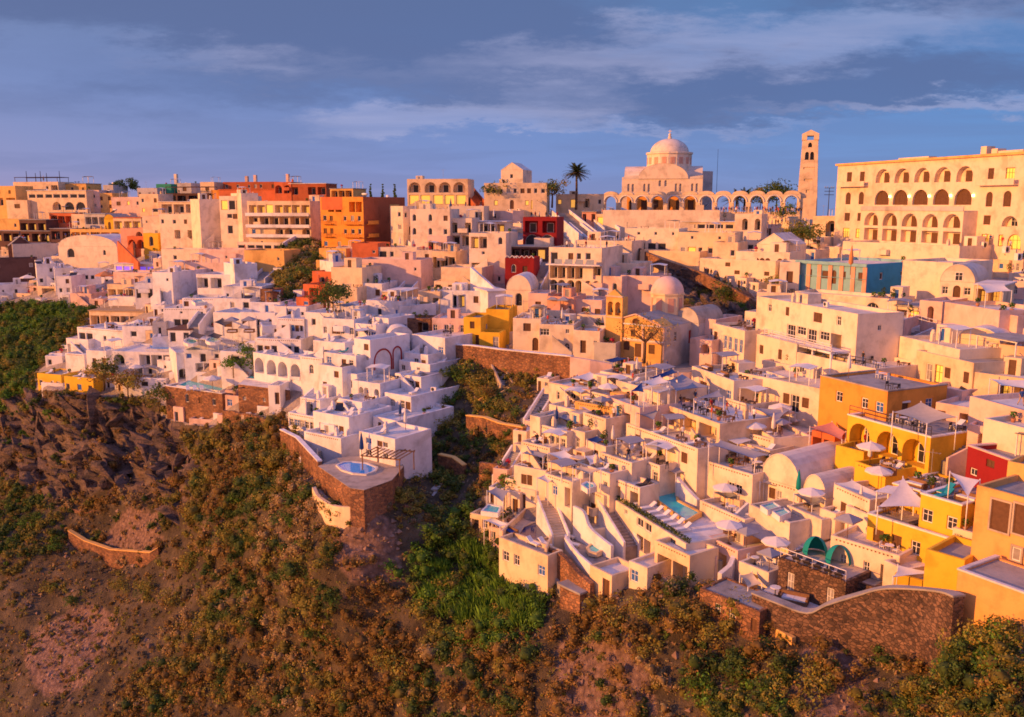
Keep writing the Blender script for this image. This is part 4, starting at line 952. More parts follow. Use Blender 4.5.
# red hotel, pergola restaurant, cream hotel
far(219,190,276,189,199,'long terracotta house on the skyline','terracotta','....',roof='f',rc='terracotta')
far(223,182,276,181,191,'upper red floor with small windows','brickred','w.w.www.w')
far(274,182,291,182,198,'terracotta house with two arches on the skyline','terracotta','aa')
far(289,184,326,184,196,'brick red house with dark bays on the skyline','brickred','o.oo',roof='f',rc='roofwhite')
for i, (x, y, yb) in enumerate(((246,176,184),(254.5,175,184),(287,174,184),(175,174,186))):
    far(x-1.3,y,x+1.3,y,yb,['slim pink chimney at the red house','stout pink chimney at the red house','pink chimney above the red arches','white chimney on the green house'][i],'pink' if i < 3 else 'white','',dep=1,name='chimney_stack',cat='chimney',par=.1)
h = far(219,196,244,196,243,'white house with a yellow lit balcony floor','white','LgL/.WqW/.g.g',dep=9)
far(241,193,258,197,244,'shaded white fin of the house with lit balconies','white','',yaw=-36)
h = far(166,194,209,193,202,'restaurant under a brown timber pergola','brown','oooo',roof='f',rc='brown'); pergola('brown timber pergola on the restaurant roof', h, 0, h.w, 0, 5, h.zr, 'brown', hh=2.0, n=12)
far(159,202,198,201,216,'restaurant with a scalloped yellow canopy','cream','ooo',roof='f')
far(159,214,200,213,247,'white house with small windows below the scalloped canopy','white','w.w.w.w/..o.o.',deck='.t.t')
far(199,199,221,201,246,'tall shaded white wall beside the canopy restaurant','white','',yaw=-36)
far(177,183,191,183,194,'grey house with a dark window on the skyline','greywall','.q.')
far(200,182,214,182,195,'cream house with a brown window on the skyline','cream','.q.')
far(211,190,221,190,199,'small orange house beside the terracotta hotel','orange','.')
h = far(247,201,310,201,249,'cream stepped hotel with lit balcony floors','cream','OOLOOOO/oooooo/ww.aa.a/.s...s.',dep=13)
for zz in (.70, .46, .26):
    b = MB(); b.box(-.1, h.w+.1, -1.1, -.003, h.h*zz-.12, h.h*zz); b.box(-.1, h.w+.1, -1.1, -1.0, h.h*zz+.003, h.h*zz+.7); b.build('balcony', 'white', h.root)
far(237,242,282,243,251,'balustraded terrace under the stepped hotel','white','ggggg',roof='p',deck='pp.p')
far(244,250,284,250,274,'ochre wall house beside the bushy gap','ochre','...s')
far(199,249,246,250,264,'pink wall house with one small window','pink','...s..',deck='..m')
pwall('sloping grey white wall beside the bushy gap', [(283,243,252),(300,233,244),(318,216,230)], 'white', .5)
far(161,249,214,250,264,'white house with a stepped parapet and dark windows','white','.w..w.',deck='p.t')
h = far(172,262,234,261,277,'pink house with glazed front and side stairs','pink','.q..s.s',dep=9)
far(196,274,235,274,288,'white house with two dark bays','white','oo.',deck='..p')
far(160,270,190,270,288,'white house with a sloping stair wall','white','w..g')
far(234,264,257,263,287,'pale lavender shaded wall house','white','',yaw=-34)
house(260,289,272,289,309,'square stone tower house beside the bushy gap','stone','..s',yaw=20,dep=4)
stairs('white stairs climbing beside the ochre wall house', (258,282), (280,262), 3)
# orange block and its neighbours
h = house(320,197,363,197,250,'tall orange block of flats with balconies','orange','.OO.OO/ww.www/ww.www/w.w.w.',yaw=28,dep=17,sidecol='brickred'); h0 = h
b = MB(); b.box(.4, h.w*.52, -.012, -.004, h.h*.76, h.h-.01); b.build('red_panel', 'terracotta', h.root)
for zz in (.26, .50):
    for x0, x1 in ((.05, .3), (.55, .95)):
        b = MB(); b.box(h.w*x0, h.w*x1, -1.0, -.015, h.h*zz-.1, h.h*zz); b.build('balcony', 'orange', h.root)
        r = MB(); [r.box(h.w*x0+k*(h.w*(x1-x0))/8, h.w*x0+k*(h.w*(x1-x0))/8+.05, -.99, -.94, h.h*zz+.003, h.h*zz+.85) for k in range(9)]; r.box(h.w*x0, h.w*x1, -1, -.93, h.h*zz+.853, h.h*zz+.92); r.build('railing', 'shutter_brown', h.root)
for zz in (.26, .50):
    b = MB(); b.box(h.w+.015, h.w+1.0, .6, 4.6, h.h*zz-.1, h.h*zz); b.box(h.w+.93, h.w+1.0, .6, 4.6, h.h*zz+.003, h.h*zz+.8); b.build('side_balcony', 'orange', h.root)
b = MB(); b.box(h.w+.004, h.w+.03, 10.5, 14.5, h.h*.45, h.h*.86); b.build('ochre_panel', 'ochre', h.root)
house(330,189,353,189,198,'small ochre penthouse on the orange block','ochre','ooo',yaw=20,roof='f')
for x, yb, n in ((370.5,201,'first'),(383,201,'second'),(395,201,'third')):
    pass
house(352,243,378,243,262,'bright red orange cube below the orange block','terracotta','..s',yaw=12)
house(319,248,346,248,262,'ochre house with a wide red arch','ochre','.A.',yaw=22)
house(336,247,353,248,261,'narrow white house beside the red cube','white','ww',yaw=0)
house(316,260,341,259,272,'ochre house with columns beside the bushy gap','ochre','.oo',yaw=20)
house(312,271,332,271,287,'terracotta house stepping down the slope','terracotta','.w.',yaw=25)
house(303,284,319,284,298,'terracotta house with a bay window','terracotta','.oo',yaw=25)
house(296,297,309,297,308,'small terracotta house with a rounded front','terracotta','.w',yaw=25)
h = house(407,179,468,178,209,'cream pavilion with four arches over a lit bar','cream','aaaa/LLLLL',yaw=8,dep=9,deck='z'); 
stairs('dark red stairs beside the cream pavilion', (482,208), (468,190), 3, 'brickred', tread='brickred')
house(390,206,403,206,246,'white tower house with two front windows','white','.w/.w/..',yaw=26,dep=6,side='w.w/.d.')
house(410,209,450,209,252,'pink white house with rounded windows in two rows','white','j.j.w/j.j.w/..g.',yaw=12,deck='.h.ty')
house(427,236,447,238,255,'peach house with one arch and a door','pink','a.d',yaw=12)
house(432,251,456,251,268,'cream terrace house with three bays','cream','ooo',yaw=15)
house(377,247,417,248,261,'low white house with blue grey glazed doors','white','gwgw',yaw=8,deck='pp.f')
house(414,250,432,251,263,'white house with a pink flowering creeper','white','.d',yaw=8,deck='ff')
house(357,259,421,258,286,'broad pink wall house below the low glazed house','pink','......s',yaw=12)
house(333,262,359,263,286,'shaded white house with a grey window','white','..q',yaw=-32)
house(331,267,362,283,300,'cream house below the shaded white house','cream','.',yaw=20)
house(448,206,484,207,222,'white terrace house beside the cream pavilion','white','g..g',yaw=8,deck='tmtm')
house(450,218,472,219,246,'pale house with covered balconies in two rows','white','o.o/oo',yaw=10)
stairs('long white stairs below the pink white house', (428,256), (404,236), 2.2)
stairs('long white stairs beside the broad pink wall', (405,292), (432,262), 2.5)
h = house(484,183,547,183,209,'long cream house with a row of top windows','cream','wwwwwwwww/.l.D.lL.',yaw=6,dep=12)
house(501,170,523,170,184,'white house with a gable on the long cream house','white','.w.',yaw=18,roof='g',dep=9,rise=2.2)
house(470,222,506,222,234,'house with a flat canopied top floor','white','OooO',yaw=10,roof='f')
house(469,233,506,232,274,'white house with balconies and a rounded window','white','Oo.j/.s../O.',yaw=12,dep=12,deck='')
h = house(523,217,557,218,246,'dark red house with two white arches','red','oo/AA',yaw=14,dep=8,deck='mmmmmm')
h = house(505,258,534,261,284,'dark red house with wavy white trim','red','.j.q.',yaw=10,dep=8); HRED = h
b = MB(); n = 6
for i in range(n): b.tube((h.w*i/n, -.05, h.h+.05), (h.w*(i+.5)/n, -.05, h.h+.5), .09, n=5); b.tube((h.w*(i+.5)/n, -.05, h.h+.5), (h.w*(i+1)/n, -.05, h.h+.05), .09, n=5)
b.build('wavy_trim', 'white', h.root)
house(511,247,547,247,259,'glazed bar under a pale canopy above the red house','brown','oooL',yaw=12,roof='f',rc='sail_sand')
stairs('steep lavender stairs beside the dark red house', (534,290), (548,262), 2.5)
h = house(549,247,602,250,292,'white hotel with balconies above arches','white','g.www./oooo.o/aaaaaa',yaw=24,dep=13,deck='tmtmtm'); 
b = MB(); b.box(-.1, h.w+.1, -1.4, -.003, h.h*.61, h.h*.64); b.build('balcony', 'white', h.root)
for i in range(4):
    r = MB(); r.box(h.w*(.16+.2*i), h.w*(.30+.2*i), -1.38, -1.32, h.h*.643, h.h*.643+.9); r.build('balcony_screen', 'dome_blue', h.root)
h = house(575,240,632,243,254,'white roof terrace crowded with diners','white','',yaw=26,dep=9,deck='tmtmtmtmtmt')
house(550,272,566,273,286,'stacked balconies at the end of the white hotel','white','o/o',yaw=24)
for (a, b, w, lb) in (((592,240),(560,213),4.5,'widest pale ramp stairs under the palm'),((612,232),(590,214),3.5,'pale ramp stairs beside the lit cafe'),((648,226),(616,211),3,'pale stairs at the end of the arcade wall'),((600,247),(575,226),2.5,'narrow stairs beside the crowded roof terrace')):
    stairs(lb, a, b, w, 'white', 1.0, tread='rooftan')
house(596,214,614,215,226,'lit yellow cafe between the ramps','cream','LL',yaw=15,deck='m.m')
house(582,212,596,213,222,'small cafe with a striped awning','salmon','o.o',yaw=15,roof='f')
house(556,194,604,194,208,'low lit house behind the palm tree','cream','l.L.o.w',yaw=4)
house(534,238,550,239,256,'white wall house beside the dark red arches','white','.',yaw=10)
# ================================================================== upper right slope
house(603,210,720,211,228,'long pale retaining wall under the church arcade','white','',yaw=16,dep=4,name='retaining_wall',cat='wall')
house(642,217,682,217,229,'yellow green cafe under a grey awning','ochre','OoOoOo',yaw=20,roof='f',rc='sail_grey')
house(678,222,735,222,232,'glazed restaurant with a flat white roof','cream','WWWWWW',yaw=22,roof='f',dep=10)
house(678,232,735,232,257,'cream house with lit yellow doors','cream','.s..s./yLww.L',yaw=24,dep=10)
house(625,228,679,230,252,'white house with three small windows over glass doors','white','.s.s.s/gggg.',yaw=24,deck='')
house(735,214,762,217,234,'low white house with two arches near the crowd','white','.a.a',yaw=25)
house(696,205,704,204,216,'small cream gate post block before the arcade','cream','.',yaw=10,dep=2)
house(713,242,738,243,264,'cream wall house with a single window','cream','..w',yaw=28)
house(733,241,762,241,252,'white house with grey glass doors','white','.ggg',yaw=30)
house(757,244,790,247,262,'white gabled shed above the path','white','',yaw=40,roof='g',rise=2.2)
house(736,251,790,252,273,'white house with five slender arched windows','white','.w.NNN.NN',yaw=32,dep=9)
house(700,258,776,264,275,'tall white wall house with three brown windows','white','.n../n.n.n',yaw=38,dep=10)
house(780,262,800,266,288,'narrow lavender house beside the blue house','white','d',yaw=20)
house(640,250,700,255,260,'long low cream wall above the rock path','cream','',yaw=30,dep=5,name='retaining_wall',cat='wall')
pwall('stone kerb wall of the path over the orange rock', [(636,247,256),(660,259,268),(700,272,282),(730,287,296),(758,303,308)], 'stone', .5, name='path_wall', down=.4)
for x, y in ((706,277),(711,278.5),(716,282),(727,286.5),(730,288)): man(x, y-1, 'person walking on the path above the orange rock', 'walkers on the rock path')
house(598,262,637,258,282,'white block with a ramp at its end','white','',yaw=30)
house(585,275,622,280,298,'broad pale wall behind the old church','pink','..j',yaw=30)
house(620,275,660,278,300,'peach wall beside the church dome','pink','.',yaw=25)
# row below the rock: lavender terrace, dark chairs
h = house(713,323,745,331,345,'white house with blue doors and a dark railed terrace','white','n.bbbb',yaw=None,dep=9,deck='tktktk')
house(700,318,716,322,340,'low pink wall house beside the old church','pink','..w',yaw=45)
house(690,338,712,343,352,'peach wall with an arched gate by the church','pink','.a',yaw=45)
house(745,311,762,315,332,'white house with blue shutters at the bush','white','bBb',yaw=45,deck='.p')
# big cream building with verandas
h = house(757,296,858,314,346,'large cream building with a white railed veranda','white','.w.n..q.w./...gWgWo./..oOoO..',dep=7,side='.s.'); HV = h
house(757,292,800,291,300,'flat roofed upper block of the large cream building','white','',yaw=20,dep=6)
VZ = h.h*.36; v = MB(); x0, x1 = h.w*.30, h.w*.96; v.box(x0, x1, -3.0, -.01, VZ-.3, VZ); v.build('veranda_floor', 'white', h.root)
for i in range(5):
    p = MB(); xx = x0+(x1-x0)*i/4; p.box(xx-.15, xx+.15, -3.0, -2.7, -3, VZ-.303); p.build('veranda_post', 'white', h.root)
r = MB(); [r.box(x0, x1, -3.0, -2.92, z, z+.12) for z in (VZ+.3, VZ+.6, VZ+.9)]; [r.box(x0+(x1-x0)*i/8-.05, x0+(x1-x0)*i/8+.05, -2.915, -2.83, VZ+.003, VZ+1.02) for i in range(9)]; r.build('veranda_railing', 'white', h.root)
h = house(797,352,876,369,384,'white wall house under a crowded dining terrace','white','ww......',dep=9,deck='tktmtttmtptt'); 
def rail_front(h, label, mat='darkmetal', z=None, up=.95): return railing(label, [hpt(h, .1, .1, h.h+.003 if z is None else z), hpt(h, h.w-.1, .1, h.h+.003 if z is None else z)], up, mat)
rail_front(h, 'dark railing along the crowded dining terrace')
house(757,334,797,344,364,'white house with two dark windows under the veranda','white','w.n.',dep=8)
h = house(738,372,822,389,408,'long white house with brown shutters and a small balcony','white','.....ngn.',dep=11,rise=None); HL = h
b = MB(); b.box(h.w*.60, h.w*.78, -.9, -.01, .3, .45); b.box(h.w*.60, h.w*.78, -.9, -.82, .453, 1.3); b.build('balcony', 'white', h.root)
house(762,360,795,366,378,'white house with a green roof garden','white','.',dep=6,deck='ppqp')
# blue neoclassical house
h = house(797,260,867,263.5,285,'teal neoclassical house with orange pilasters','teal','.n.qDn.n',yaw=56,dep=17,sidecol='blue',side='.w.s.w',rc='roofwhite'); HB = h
for i in range(7):
    p = MB(); xx = h.w*(i+.03)/6.3; p.box(xx, xx+h.w*.055, -.14, -.005, -1, h.h-.55); p.build('pilaster', 'salmon', h.root)
p = MB(); p.box(-.15, h.w+.15, -.3, -.142, h.h-.5, h.h+.06); p.build('cornice', 'teal', h.root)
p = MB(); p.box(-.1, h.w+.1, -.2, -.142, h.h*.42, h.h*.42+.1); p.build('string_course', 'teal', h.root)
house(788,275,800,277,287,'small bright blue shed at the end of the teal house','blue','.',yaw=30,dep=4)
house(795,291,880,303,308,'white terrace wall before the teal house','white','',dep=6,name='terrace_wall',cat='wall',yaw=50)
sail('flat grey canopy on the roof of the large cream building', [(800,297),(838,296),(846,302),(806,303)], (822,312), 'roofgrey', hgt=2.2)
at('closed_orange', 848, 309, 'closed orange parasol on the cream building roof', z=None, up=5.5, s=1.6)
# hotel plateau and right edge
house(843,241,960,248,262,'long smooth white roof block below the grand hotel','white','',yaw=62,dep=12)
house(903,260,953,268,296,'smooth peach wall house beside the teal house','white','',yaw=55,dep=12)
h = house(940,281,975,284,300,'white vaulted house with three white framed windows','white','wDw',yaw=36,dep=17,roof='v',rise=2.6)
link('window', pane_mesh(1.1, 1.3, 0, 'glass', True), h.root, (h.w*.42, -.05, h.h+.15))
house(975,285,1003,288,304,'peach annex with a pale awning beside the vaulted house','cream','OO',yaw=40,dep=8,roof='f')
sail('pale awning of the annex beside the vaulted house', [(978,284),(1004,284),(1012,291),(986,293)], (995,303), 'sail_white')
house(866,297,897,303,318,'white house with a wooden arch and planted roof','white','A.',yaw=45,dep=7,deck='pqpfpqp')
house(896,306,922,310,322,'lavender house under a grey slab canopy','cream','oL',yaw=50,roof='f',rc='roofgrey')
house(920,300,943,304,322,'low pink house with a small arch','pink','.a.',yaw=50)
house(945,302,1000,316,335,'broad peach wall below the vaulted house','pink','',dep=8,deck='p..p')
house(980,310,1018,318,335,'peach terrace house with a green door','pink','.g.',dep=6,deck='ptpt')
h = house(857,316,905,322,345,'pink house with a round arch beside the cream building','pink','a.A',yaw=40,dep=10)
stairs('white railed stairs below the grey slab canopy', (880,352), (924,332), 2.5)
railing('white railing beside the grey slab canopy', [G(906,326)+Vector((0,0,1)), G(936,335)+Vector((0,0,1))], 1.0)
house(900,336,960,352,372,'broad white wall below the white railing','white','',dep=8,yaw=None)
h = house(917,350,974,363,384,'peach house with yellow and brown shutters','cream','.yLn.n',dep=11,rc='roofgrey',side='..w.w.',par=.25)
pergola('flat grey canopy on the peach shuttered house', h, 4, 10, 5, 10, h.zr, 'frame_white', 'roofgrey', n=0)
house(928,384,962,391,405,'blank pink block under the peach shuttered house','pink','',dep=6)
house(958,338,1000,343,362,'house with arched blue grey door and vaulted roof','cream','n.y.A',yaw=48,roof='v',dep=8,rise=1.6)
house(1000,344,1050,350,372,'pink house at the edge with small windows','pink','s.s.',yaw=50)
# orange and yellow houses
h = house(820.5,376,888,392,436,'orange house with white framed windows','orange','.w.ww/....',dep=9,side='.d.w./...',rc='roofgrey',trim='rooftan',par=.25); HO = h
h = house(848,415,931,438,460,'bright yellow house with three tall arches','yellow','aaa',dep=10,deck='tttttt',trim='frame_white',par=.2,rc='paving'); HY = h
sail('sand coloured sail over the yellow arcaded terrace', [(893,412),(921,402),(957,417),(927,424)], (925,436), 'sail_sand', hgt=3.0, on='bright yellow house with three tall arches')
rail_front(h, 'thin dark railing on the yellow arcaded house', z=h.h+.15)
h = house(836,445,864,452,476,'blank yellow block beside the yellow arches','yellow','',yaw=55,dep=7)
h = house(855,461,886,472,492,'yellow block with a cluttered roof terrace','yellow','',dep=6,deck='xttS',rc='paving')
h = house(812,430,835,437,452,'terracotta balcony room under a pink sail','terracotta','oo',yaw=55,dep=6)
sail('pink sail over the balcony beside the orange house', [(810,427),(832,422),(846,432),(842,440)], (828,447), 'sail_pink', hgt=3.0)
h = house(893,484,938,497,512,'yellow house with a planted roof terrace','yellow','',dep=7,deck='pStpqp',rc='paving',trim='frame_white',par=.2)
h = house(921,494,962,506,534,'yellow house with blue roof loungers','yellow','w.w',yaw=None,dep=7,deck='nn.S',trim='frame_white',par=.2,rc='paving')
h = house(868,514,951,540,550,'large yellow house with four white windows','yellow','wwww',dep=8,deck='tt.kk..',trim='frame_white',par=.2,rc='rooftan',side='..w.'); HY2 = h
sail('tall white peaked sail on the large yellow house', [(878,507),(903,477),(934,509)], (905,516), 'sail_white', hgt=3.2, k=.4, sag=.16, on='large yellow house with four white windows')
sail('white triangular sail beside the yellow houses', [(950,472),(980,480),(968,497)], (966,508), 'sail_white', hgt=3)
sail('white sail at the foot of the large yellow house', [(893,577),(898,565),(936,573)], (912,585), 'sail_white', hgt=2.5)
house(895,573,955,590,600,'low yellow base wall of the large yellow house','yellow','',dep=8)
# peach and orange building at the corner, dark red house
house(926,549,965,563,600,'plain yellow end wall beside the peach corner building','yellow','',yaw=50,dep=5)
h = house(977,485,1110,528,571,'big peach corner building with a brown picture window','apricot','',dl=68,yaw=58,dep=12,rc='roofgrey'); 
h = house(958,570,1110,626,664,'rough orange retaining wall with a white ledge','apricot','',dl=63,yaw=58,dep=5,name='retaining_wall',cat='wall',trim='roofwhite',par=.1)
h = house(968,446,1016,463,478,'dark red house with small white windows','red','.w./w.w',dep=8,trim='pink',par=.4)
house(1008,461,1026,466,500,'orange pillar house beside the dark red house','ochre','',yaw=50,dep=3)
house(970,396,1030,412,440,'pink terrace house with a white sail and small pool','pink','',dep=9,deck='.pm.fp')
sail('white flat sail over the pink terrace house', [(990,379),(1030,380),(1030,389),(1000,385)], (1010,402), 'sail_white')
house(975,372,1034,378,400,'peach house behind the white flat sail','cream','.OO',yaw=50,dep=7)
house(968,424,990,432,450,'small pink porch with an arched niche','pink','.a',yaw=45,dep=5,deck='p')
h = house(984,418,1040,432,462,'white terrace house with a little turquoise tub','white','',dep=8,deck='p.pS')
stairs('paved stairs between the yellow arches and red house', (940,462), (968,446), 2.2, 'pink')
house(936,402,972,410,428,'low house with shutters behind the sand sail','pink','n.o',yaw=50,dep=6)
# ================================================================== terrace hotel on the cliff edge (left of the gully)
h = house(89,311,150,316,328,'cream pavilion under a broad reed roof','cream','oooooo',yaw=10,dep=10,roof='f',rc='reed'); 
h = house(77,327,133,337,348,'pink white hotel wing with french doors','white','gg.ww.w',yaw=24,dep=10,deck='SSttu')
house(122,326,152,328,341,'hotel terrace with red flowers and diners','white','.W.o',yaw=5,deck='tmtm')
house(66,338,88,343,355,'white balcony house with railed loggias','white','oo.',yaw=22,dep=7)
house(65,353,84,355,364,'low white wall under the railed loggias','white','',yaw=22,dep=5)
house(86,350,106,352,368,'small white house with a dark doorway','white','.d.w',yaw=18,dep=6)
h = house(112,351,176,353,378,'white hotel block with loggias and a roof pool','white','a.ooo/..wwww',yaw=8,dep=10,par=.35)
z = h.o.z+h.h-.1; pool('long blue pool on the hotel roof', [(147,349.5),(150,346),(184,346),(181,350)], z+.35, 'water_blue')
house(37,373,61,377,392,'yellow house with a notched parapet at the cliff','yellow','w.ww',yaw=20,dep=6,deck='l.l')
house(64,376,93,379,395,'twin yellow house with a notched parapet','yellow','w.w.w',yaw=20,dep=6,deck='lll')
house(122,377,166,381,390,'low white house with a wide dark window','white','..W..',yaw=10,dep=6,deck='uSl')
h = house(165,386,222,394,424,'curved stone bastion with a pool on top','stone','.jww',yaw=None,dep=13,par=.15,trim='white',rc='roofwhite')
z = h.o.z+h.h; pool('turquoise pool on the stone bastion', [(178,386),(188,381.5),(226,380),(232,386),(220,391.5)], z+.02, 'water_turq')
at('parasol_white', 213, 392, 'white parasol beside the bastion pool', z=z, s=1.2)
for i in range(3): at('lounger_white', 188+i*7, 390.5, 'white sun lounger on the stone bastion', 'loungers on the stone bastion', z=z, rz=.4)
h = house(184,350,221,348,372,'white house with tall slot window above bays','white','w.g.w/.ooo',yaw=0,dep=9)
house(176,353,196,352,380,'blue shaded wall with a grey window','white','.q/a.',yaw=-30,dep=8)
house(220,351,251,350,378,'white house with a glazed bay and canopy','white','.W./.o.',yaw=10,dep=8)
house(184,339,262,337,352,'white terrace house with two tubs under sails','white','',yaw=4,dep=9,deck='')
for i, (cx, cy, lb) in enumerate(((191,342,'round turquoise tub under the first dark sail'),(213,340.5,'oval turquoise tub under the second dark sail'))):
    pool(lb, [(cx+6*math.cos(t), cy+2.6*math.sin(t)) for t in [2*PI*k/10 for k in range(10)]], G(cx, cy+9).z+2.1, 'water_turq')
sail('dark sail over the round tub', [(186,336),(193,331.5),(205,335),(200,339)], (195,345), 'sail_dark', hgt=2.6)
sail('dark sail over the oval tub', [(207,336),(214,332.5),(223,335),(218,339)], (215,345), 'sail_dark', hgt=2.6)
for i, (x, y) in enumerate(((233,341),(250,341))): at('parasol_grey', x, y+4, ['grey parasol over white cushions on the terrace','grey parasol over red cushions on the terrace'][i], up=2.3, s=1.2); at('sofa_white', x, y+4, ['white sofa under the grey parasol','white sofa near red cushions'][i], up=2.3)
house(163,308,206,310,326,'white house with dark glazed ground floor','white','..s..s/.ggg.',yaw=5,dep=8)
house(182,298,214,299,310,'white house with a little turquoise plunge pool','white','w....',yaw=6,deck='p.')
pool('small pale plunge pool on a white roof', [(193,301.5),(202,300.5),(206,303),(196,304)], G(198,310).z+3.0, 'water_turq')
house(214,298,250,302,312,'white house with a long dark ledge','white','..w.g',yaw=10,deck='tt.h')
stairs('narrow blue white stairs between hotel terraces', (194,328), (206,311), 2.0)
house(213,312,262,320,334,'white house with one square dark window','white','.q.s.',yaw=14,dep=8)
sail('dark pitched canopy beside the narrow stairs', [(214,322),(222,318),(232,323),(224,326)], (222,331), 'sail_dark')
house(168,330,190,332,342,'house with a brown reed canopy','white','g.g',yaw=5,roof='f',rc='brown')
house(152,322,166,324,338,'grey glazed stair house','greywall','.g.',yaw=-10,dep=6)
house(152,337,184,340,350,'blue shaded roof terrace house','white','',yaw=-14,dep=6,deck='l.l')
h = house(253,352,301,360,372,'white arcade with four arches over a pool','white','aaaa',yaw=None,dep=7,deck='lllll')
terrace('stone terrace with a turquoise pool below the arcade', [(238,384),(252,374),(286,378),(290,390),(270,388)], 'stone', 'roofwhite', ref=(262,392), up=.9, down=6)
pool('turquoise pool on the stone terrace below the arcade', [(247,379),(253,374.5),(283,378),(276,381.5)], G(262,392).z+.92, 'water_turq')
house(238,388,270,396,410,'square stone house below the arcade pool','stone','s.s',yaw=20,dep=7,par=.3)
house(268,385,280,387,404,'white gate house beside the stone terrace','white','.d',yaw=10,dep=4)
house(255,338,301,346,357,'white house with a row of slim doors','white','gwgwwg',yaw=12,dep=8,deck='l.k')
house(276,318,304,318,336,'white house with three grey doors','white','.d.www',yaw=12,dep=8,side='.b')
house(262,326,280,327,340,'lavender stair house between white terraces','white','..d',yaw=-20,dep=6)
house(240,312,275,316,330,'white house behind the slim doors','white','w.w.d',yaw=10)
house(223,286,262,290,304,'white domed house with tiny windows','white','s.s..',yaw=8,dep=8)
house(250,302,280,306,318,'white house with blue shadows and stairs','white','.ws',yaw=8,deck='..p')
house(274,306,306,312,322,'white house with rounded corner stairs','white','..w.s',yaw=12)
# prow of white stepped houses
house(305,312,338,315,330,'white house with low arched vents','white','.w.w.s',yaw=20,dep=7,deck='.pt')
house(322,318,354,322,340,'white house with six slim windows in a row','white','w.www.w',yaw=20,dep=8)
house(339,305,365,306,322,'white house with flower pots before the green bush','white','..w.',yaw=15,deck='pfp')
house(330,287,357,290,308,'cream house before the dark green bush','cream','..s.',yaw=15,dep=8,deck='tt')
house(357,283,382,284,300,'house with a cluttered roof of statues','white','..w',yaw=15,deck='ppmqpt')
house(366,300,402,304,320,'white house with red flowers and planters','white','.w.b',yaw=18,dep=8,deck='fpffpm')
house(382,292,402,296,310,'grey white house with a slab canopy','cream','.o.',yaw=16,roof='f')
house(400,306,436,296,324,'long sloping lavender wall house','white','',yaw=-36,dep=6)
house(418,291,440,294,310,'peach house beside the long sloping wall','cream','..o',yaw=12,deck='pp')
house(404,318,430,317,332,'stone and earth yard house','stone','.o',yaw=10,dep=5,deck='ppq')
house(374,317,388.5,319.5,338,'white cube with lit front and blue doors','white','.ww',yaw=34,dep=7,side='w.b.')
house(354,323,376,327,342,'white terrace house with seated guests','white','w.ww',yaw=30,dep=7,deck='mtl')
h = house(354,338,370,341.5,378,'tall white house with red rimmed arches','white','.w/s.s/w..',yaw=38,dep=9)
for i, (y0, y1) in enumerate(((.8, 4.6), (5.0, 6.9))):
    r = MB(); a = arc_pts(y1-y0, 3.6, 10); pts = [(h.w+.03, y0+(y1-y0), h.h-5.4)]+[(h.w+.03, y0+x, h.h-5.4+zz) for x, zz in a]+[(h.w+.03, y0, h.h-5.4)]
    for p, q in zip(pts[:-1], pts[1:]): r.tube(p, q, .14, n=5)
    r.build('arch_rim', 'shutter_red', h.root)
house(389,336,413,340,356,'white house with a great round archway','white','.A',yaw=-16,dep=4,roof='v',rise=1.5)
house(313,340,345,347,362,'white house with terraced balconies','white','.w.w.',yaw=30,dep=8,deck='ll.l')
house(324,352,356,362,380,'white house with navy loungers on balconies','white','w.ww/..w.',yaw=34,dep=8,deck='n.nn')
house(318,364,342,370,392,'white house with two small windows above the curved steps','white','.w/w.',yaw=36,dep=7)
house(300,356,322,362,380,'white house with one round window','white','.j.',yaw=30,dep=7,deck='.p')
house(432,318,466,316,337,'white house with a flat front and gabled top','pink','w.gg.w',yaw=8,dep=8)
# right flank of the prow: stepped houses with one long shaded side
for i, (a, lb, rows, dk) in enumerate((((412,334,445,341,357),'topmost stepped house on the prow','.w.w','mtm'),((399,360,430,363,374),'second stepped house on the prow','w.s.','t.l'),((395,373,421,378,390),'third stepped house on the prow','.www','lt'),
   ((384,392,411,397,411),'fourth stepped house on the prow','.w.ww','tl.'),((373,416,397.5,420,434),'fifth stepped house on the prow','.w.g.w','ly'),((359,431,395,438,458),'lowest stepped house on the prow','.w.ww./.w..w.','l.'))):
    house(*a, lb+(' with guests' if i == 0 else ' with blue loungers' if i == 4 else ''), 'white', rows, yaw=38, dep=(16,15,13,13,12,7)[i], deck=dk, found=9)
house(404,352,428,357,370,'white house beside the second stepped house','white','.ww',yaw=36,dep=8)
house(338,398,362,404,420,'white house with a rounded niche and terrace','white','.w.w',yaw=36,dep=7,deck='pmt')
house(352,380,380,388,402,'white house with a dark arch and orange arch','white','.aa.a',yaw=32,dep=6)
house(340,372,357,376,392,'white cube over the rounded niche','white','.w',yaw=34,dep=7,side='d..')
h = house(313,411,349,425,446,'broad white house with five windows in a row','white','.w.www.',yaw=34,dep=9,deck='l.ll',found=9)
house(288,412,315,419,431,'white house with a row of small dark windows','white','wwwww',yaw=34,dep=9,deck='..p.')
house(300,397,320,402,416,'white house with a curved stair','white','.w.',yaw=34,dep=7,deck='.l')
house(304,431,341,445,460,'white terrace block with a low arch','white','.',yaw=34,dep=5,deck='kll',found=9)
pwall('curved stair wall at the edge of the prow', [(287,414,420),(300,404,416),(306,395,408),(314,388,400)], 'white', .4, smooth=True)
ZP = U(350,463,D(350,463)-1.5).z
terrace('stone terrace with a bright blue pool at the prow', [(318,466),(336,458),(365,455),(398,458),(404,466),(392,480),(364,490),(350,488)], 'stone', 'rooftan', z=ZP, down=6.5)
zp = ZP+.02
pool('bright blue rounded pool at the foot of the prow', [(338,466),(344,463.5),(352,463),(366,464.5),(376,468.5),(374,472),(366,475),(354,474),(343,470.5)], zp, 'water_blue', 'roofwhite')
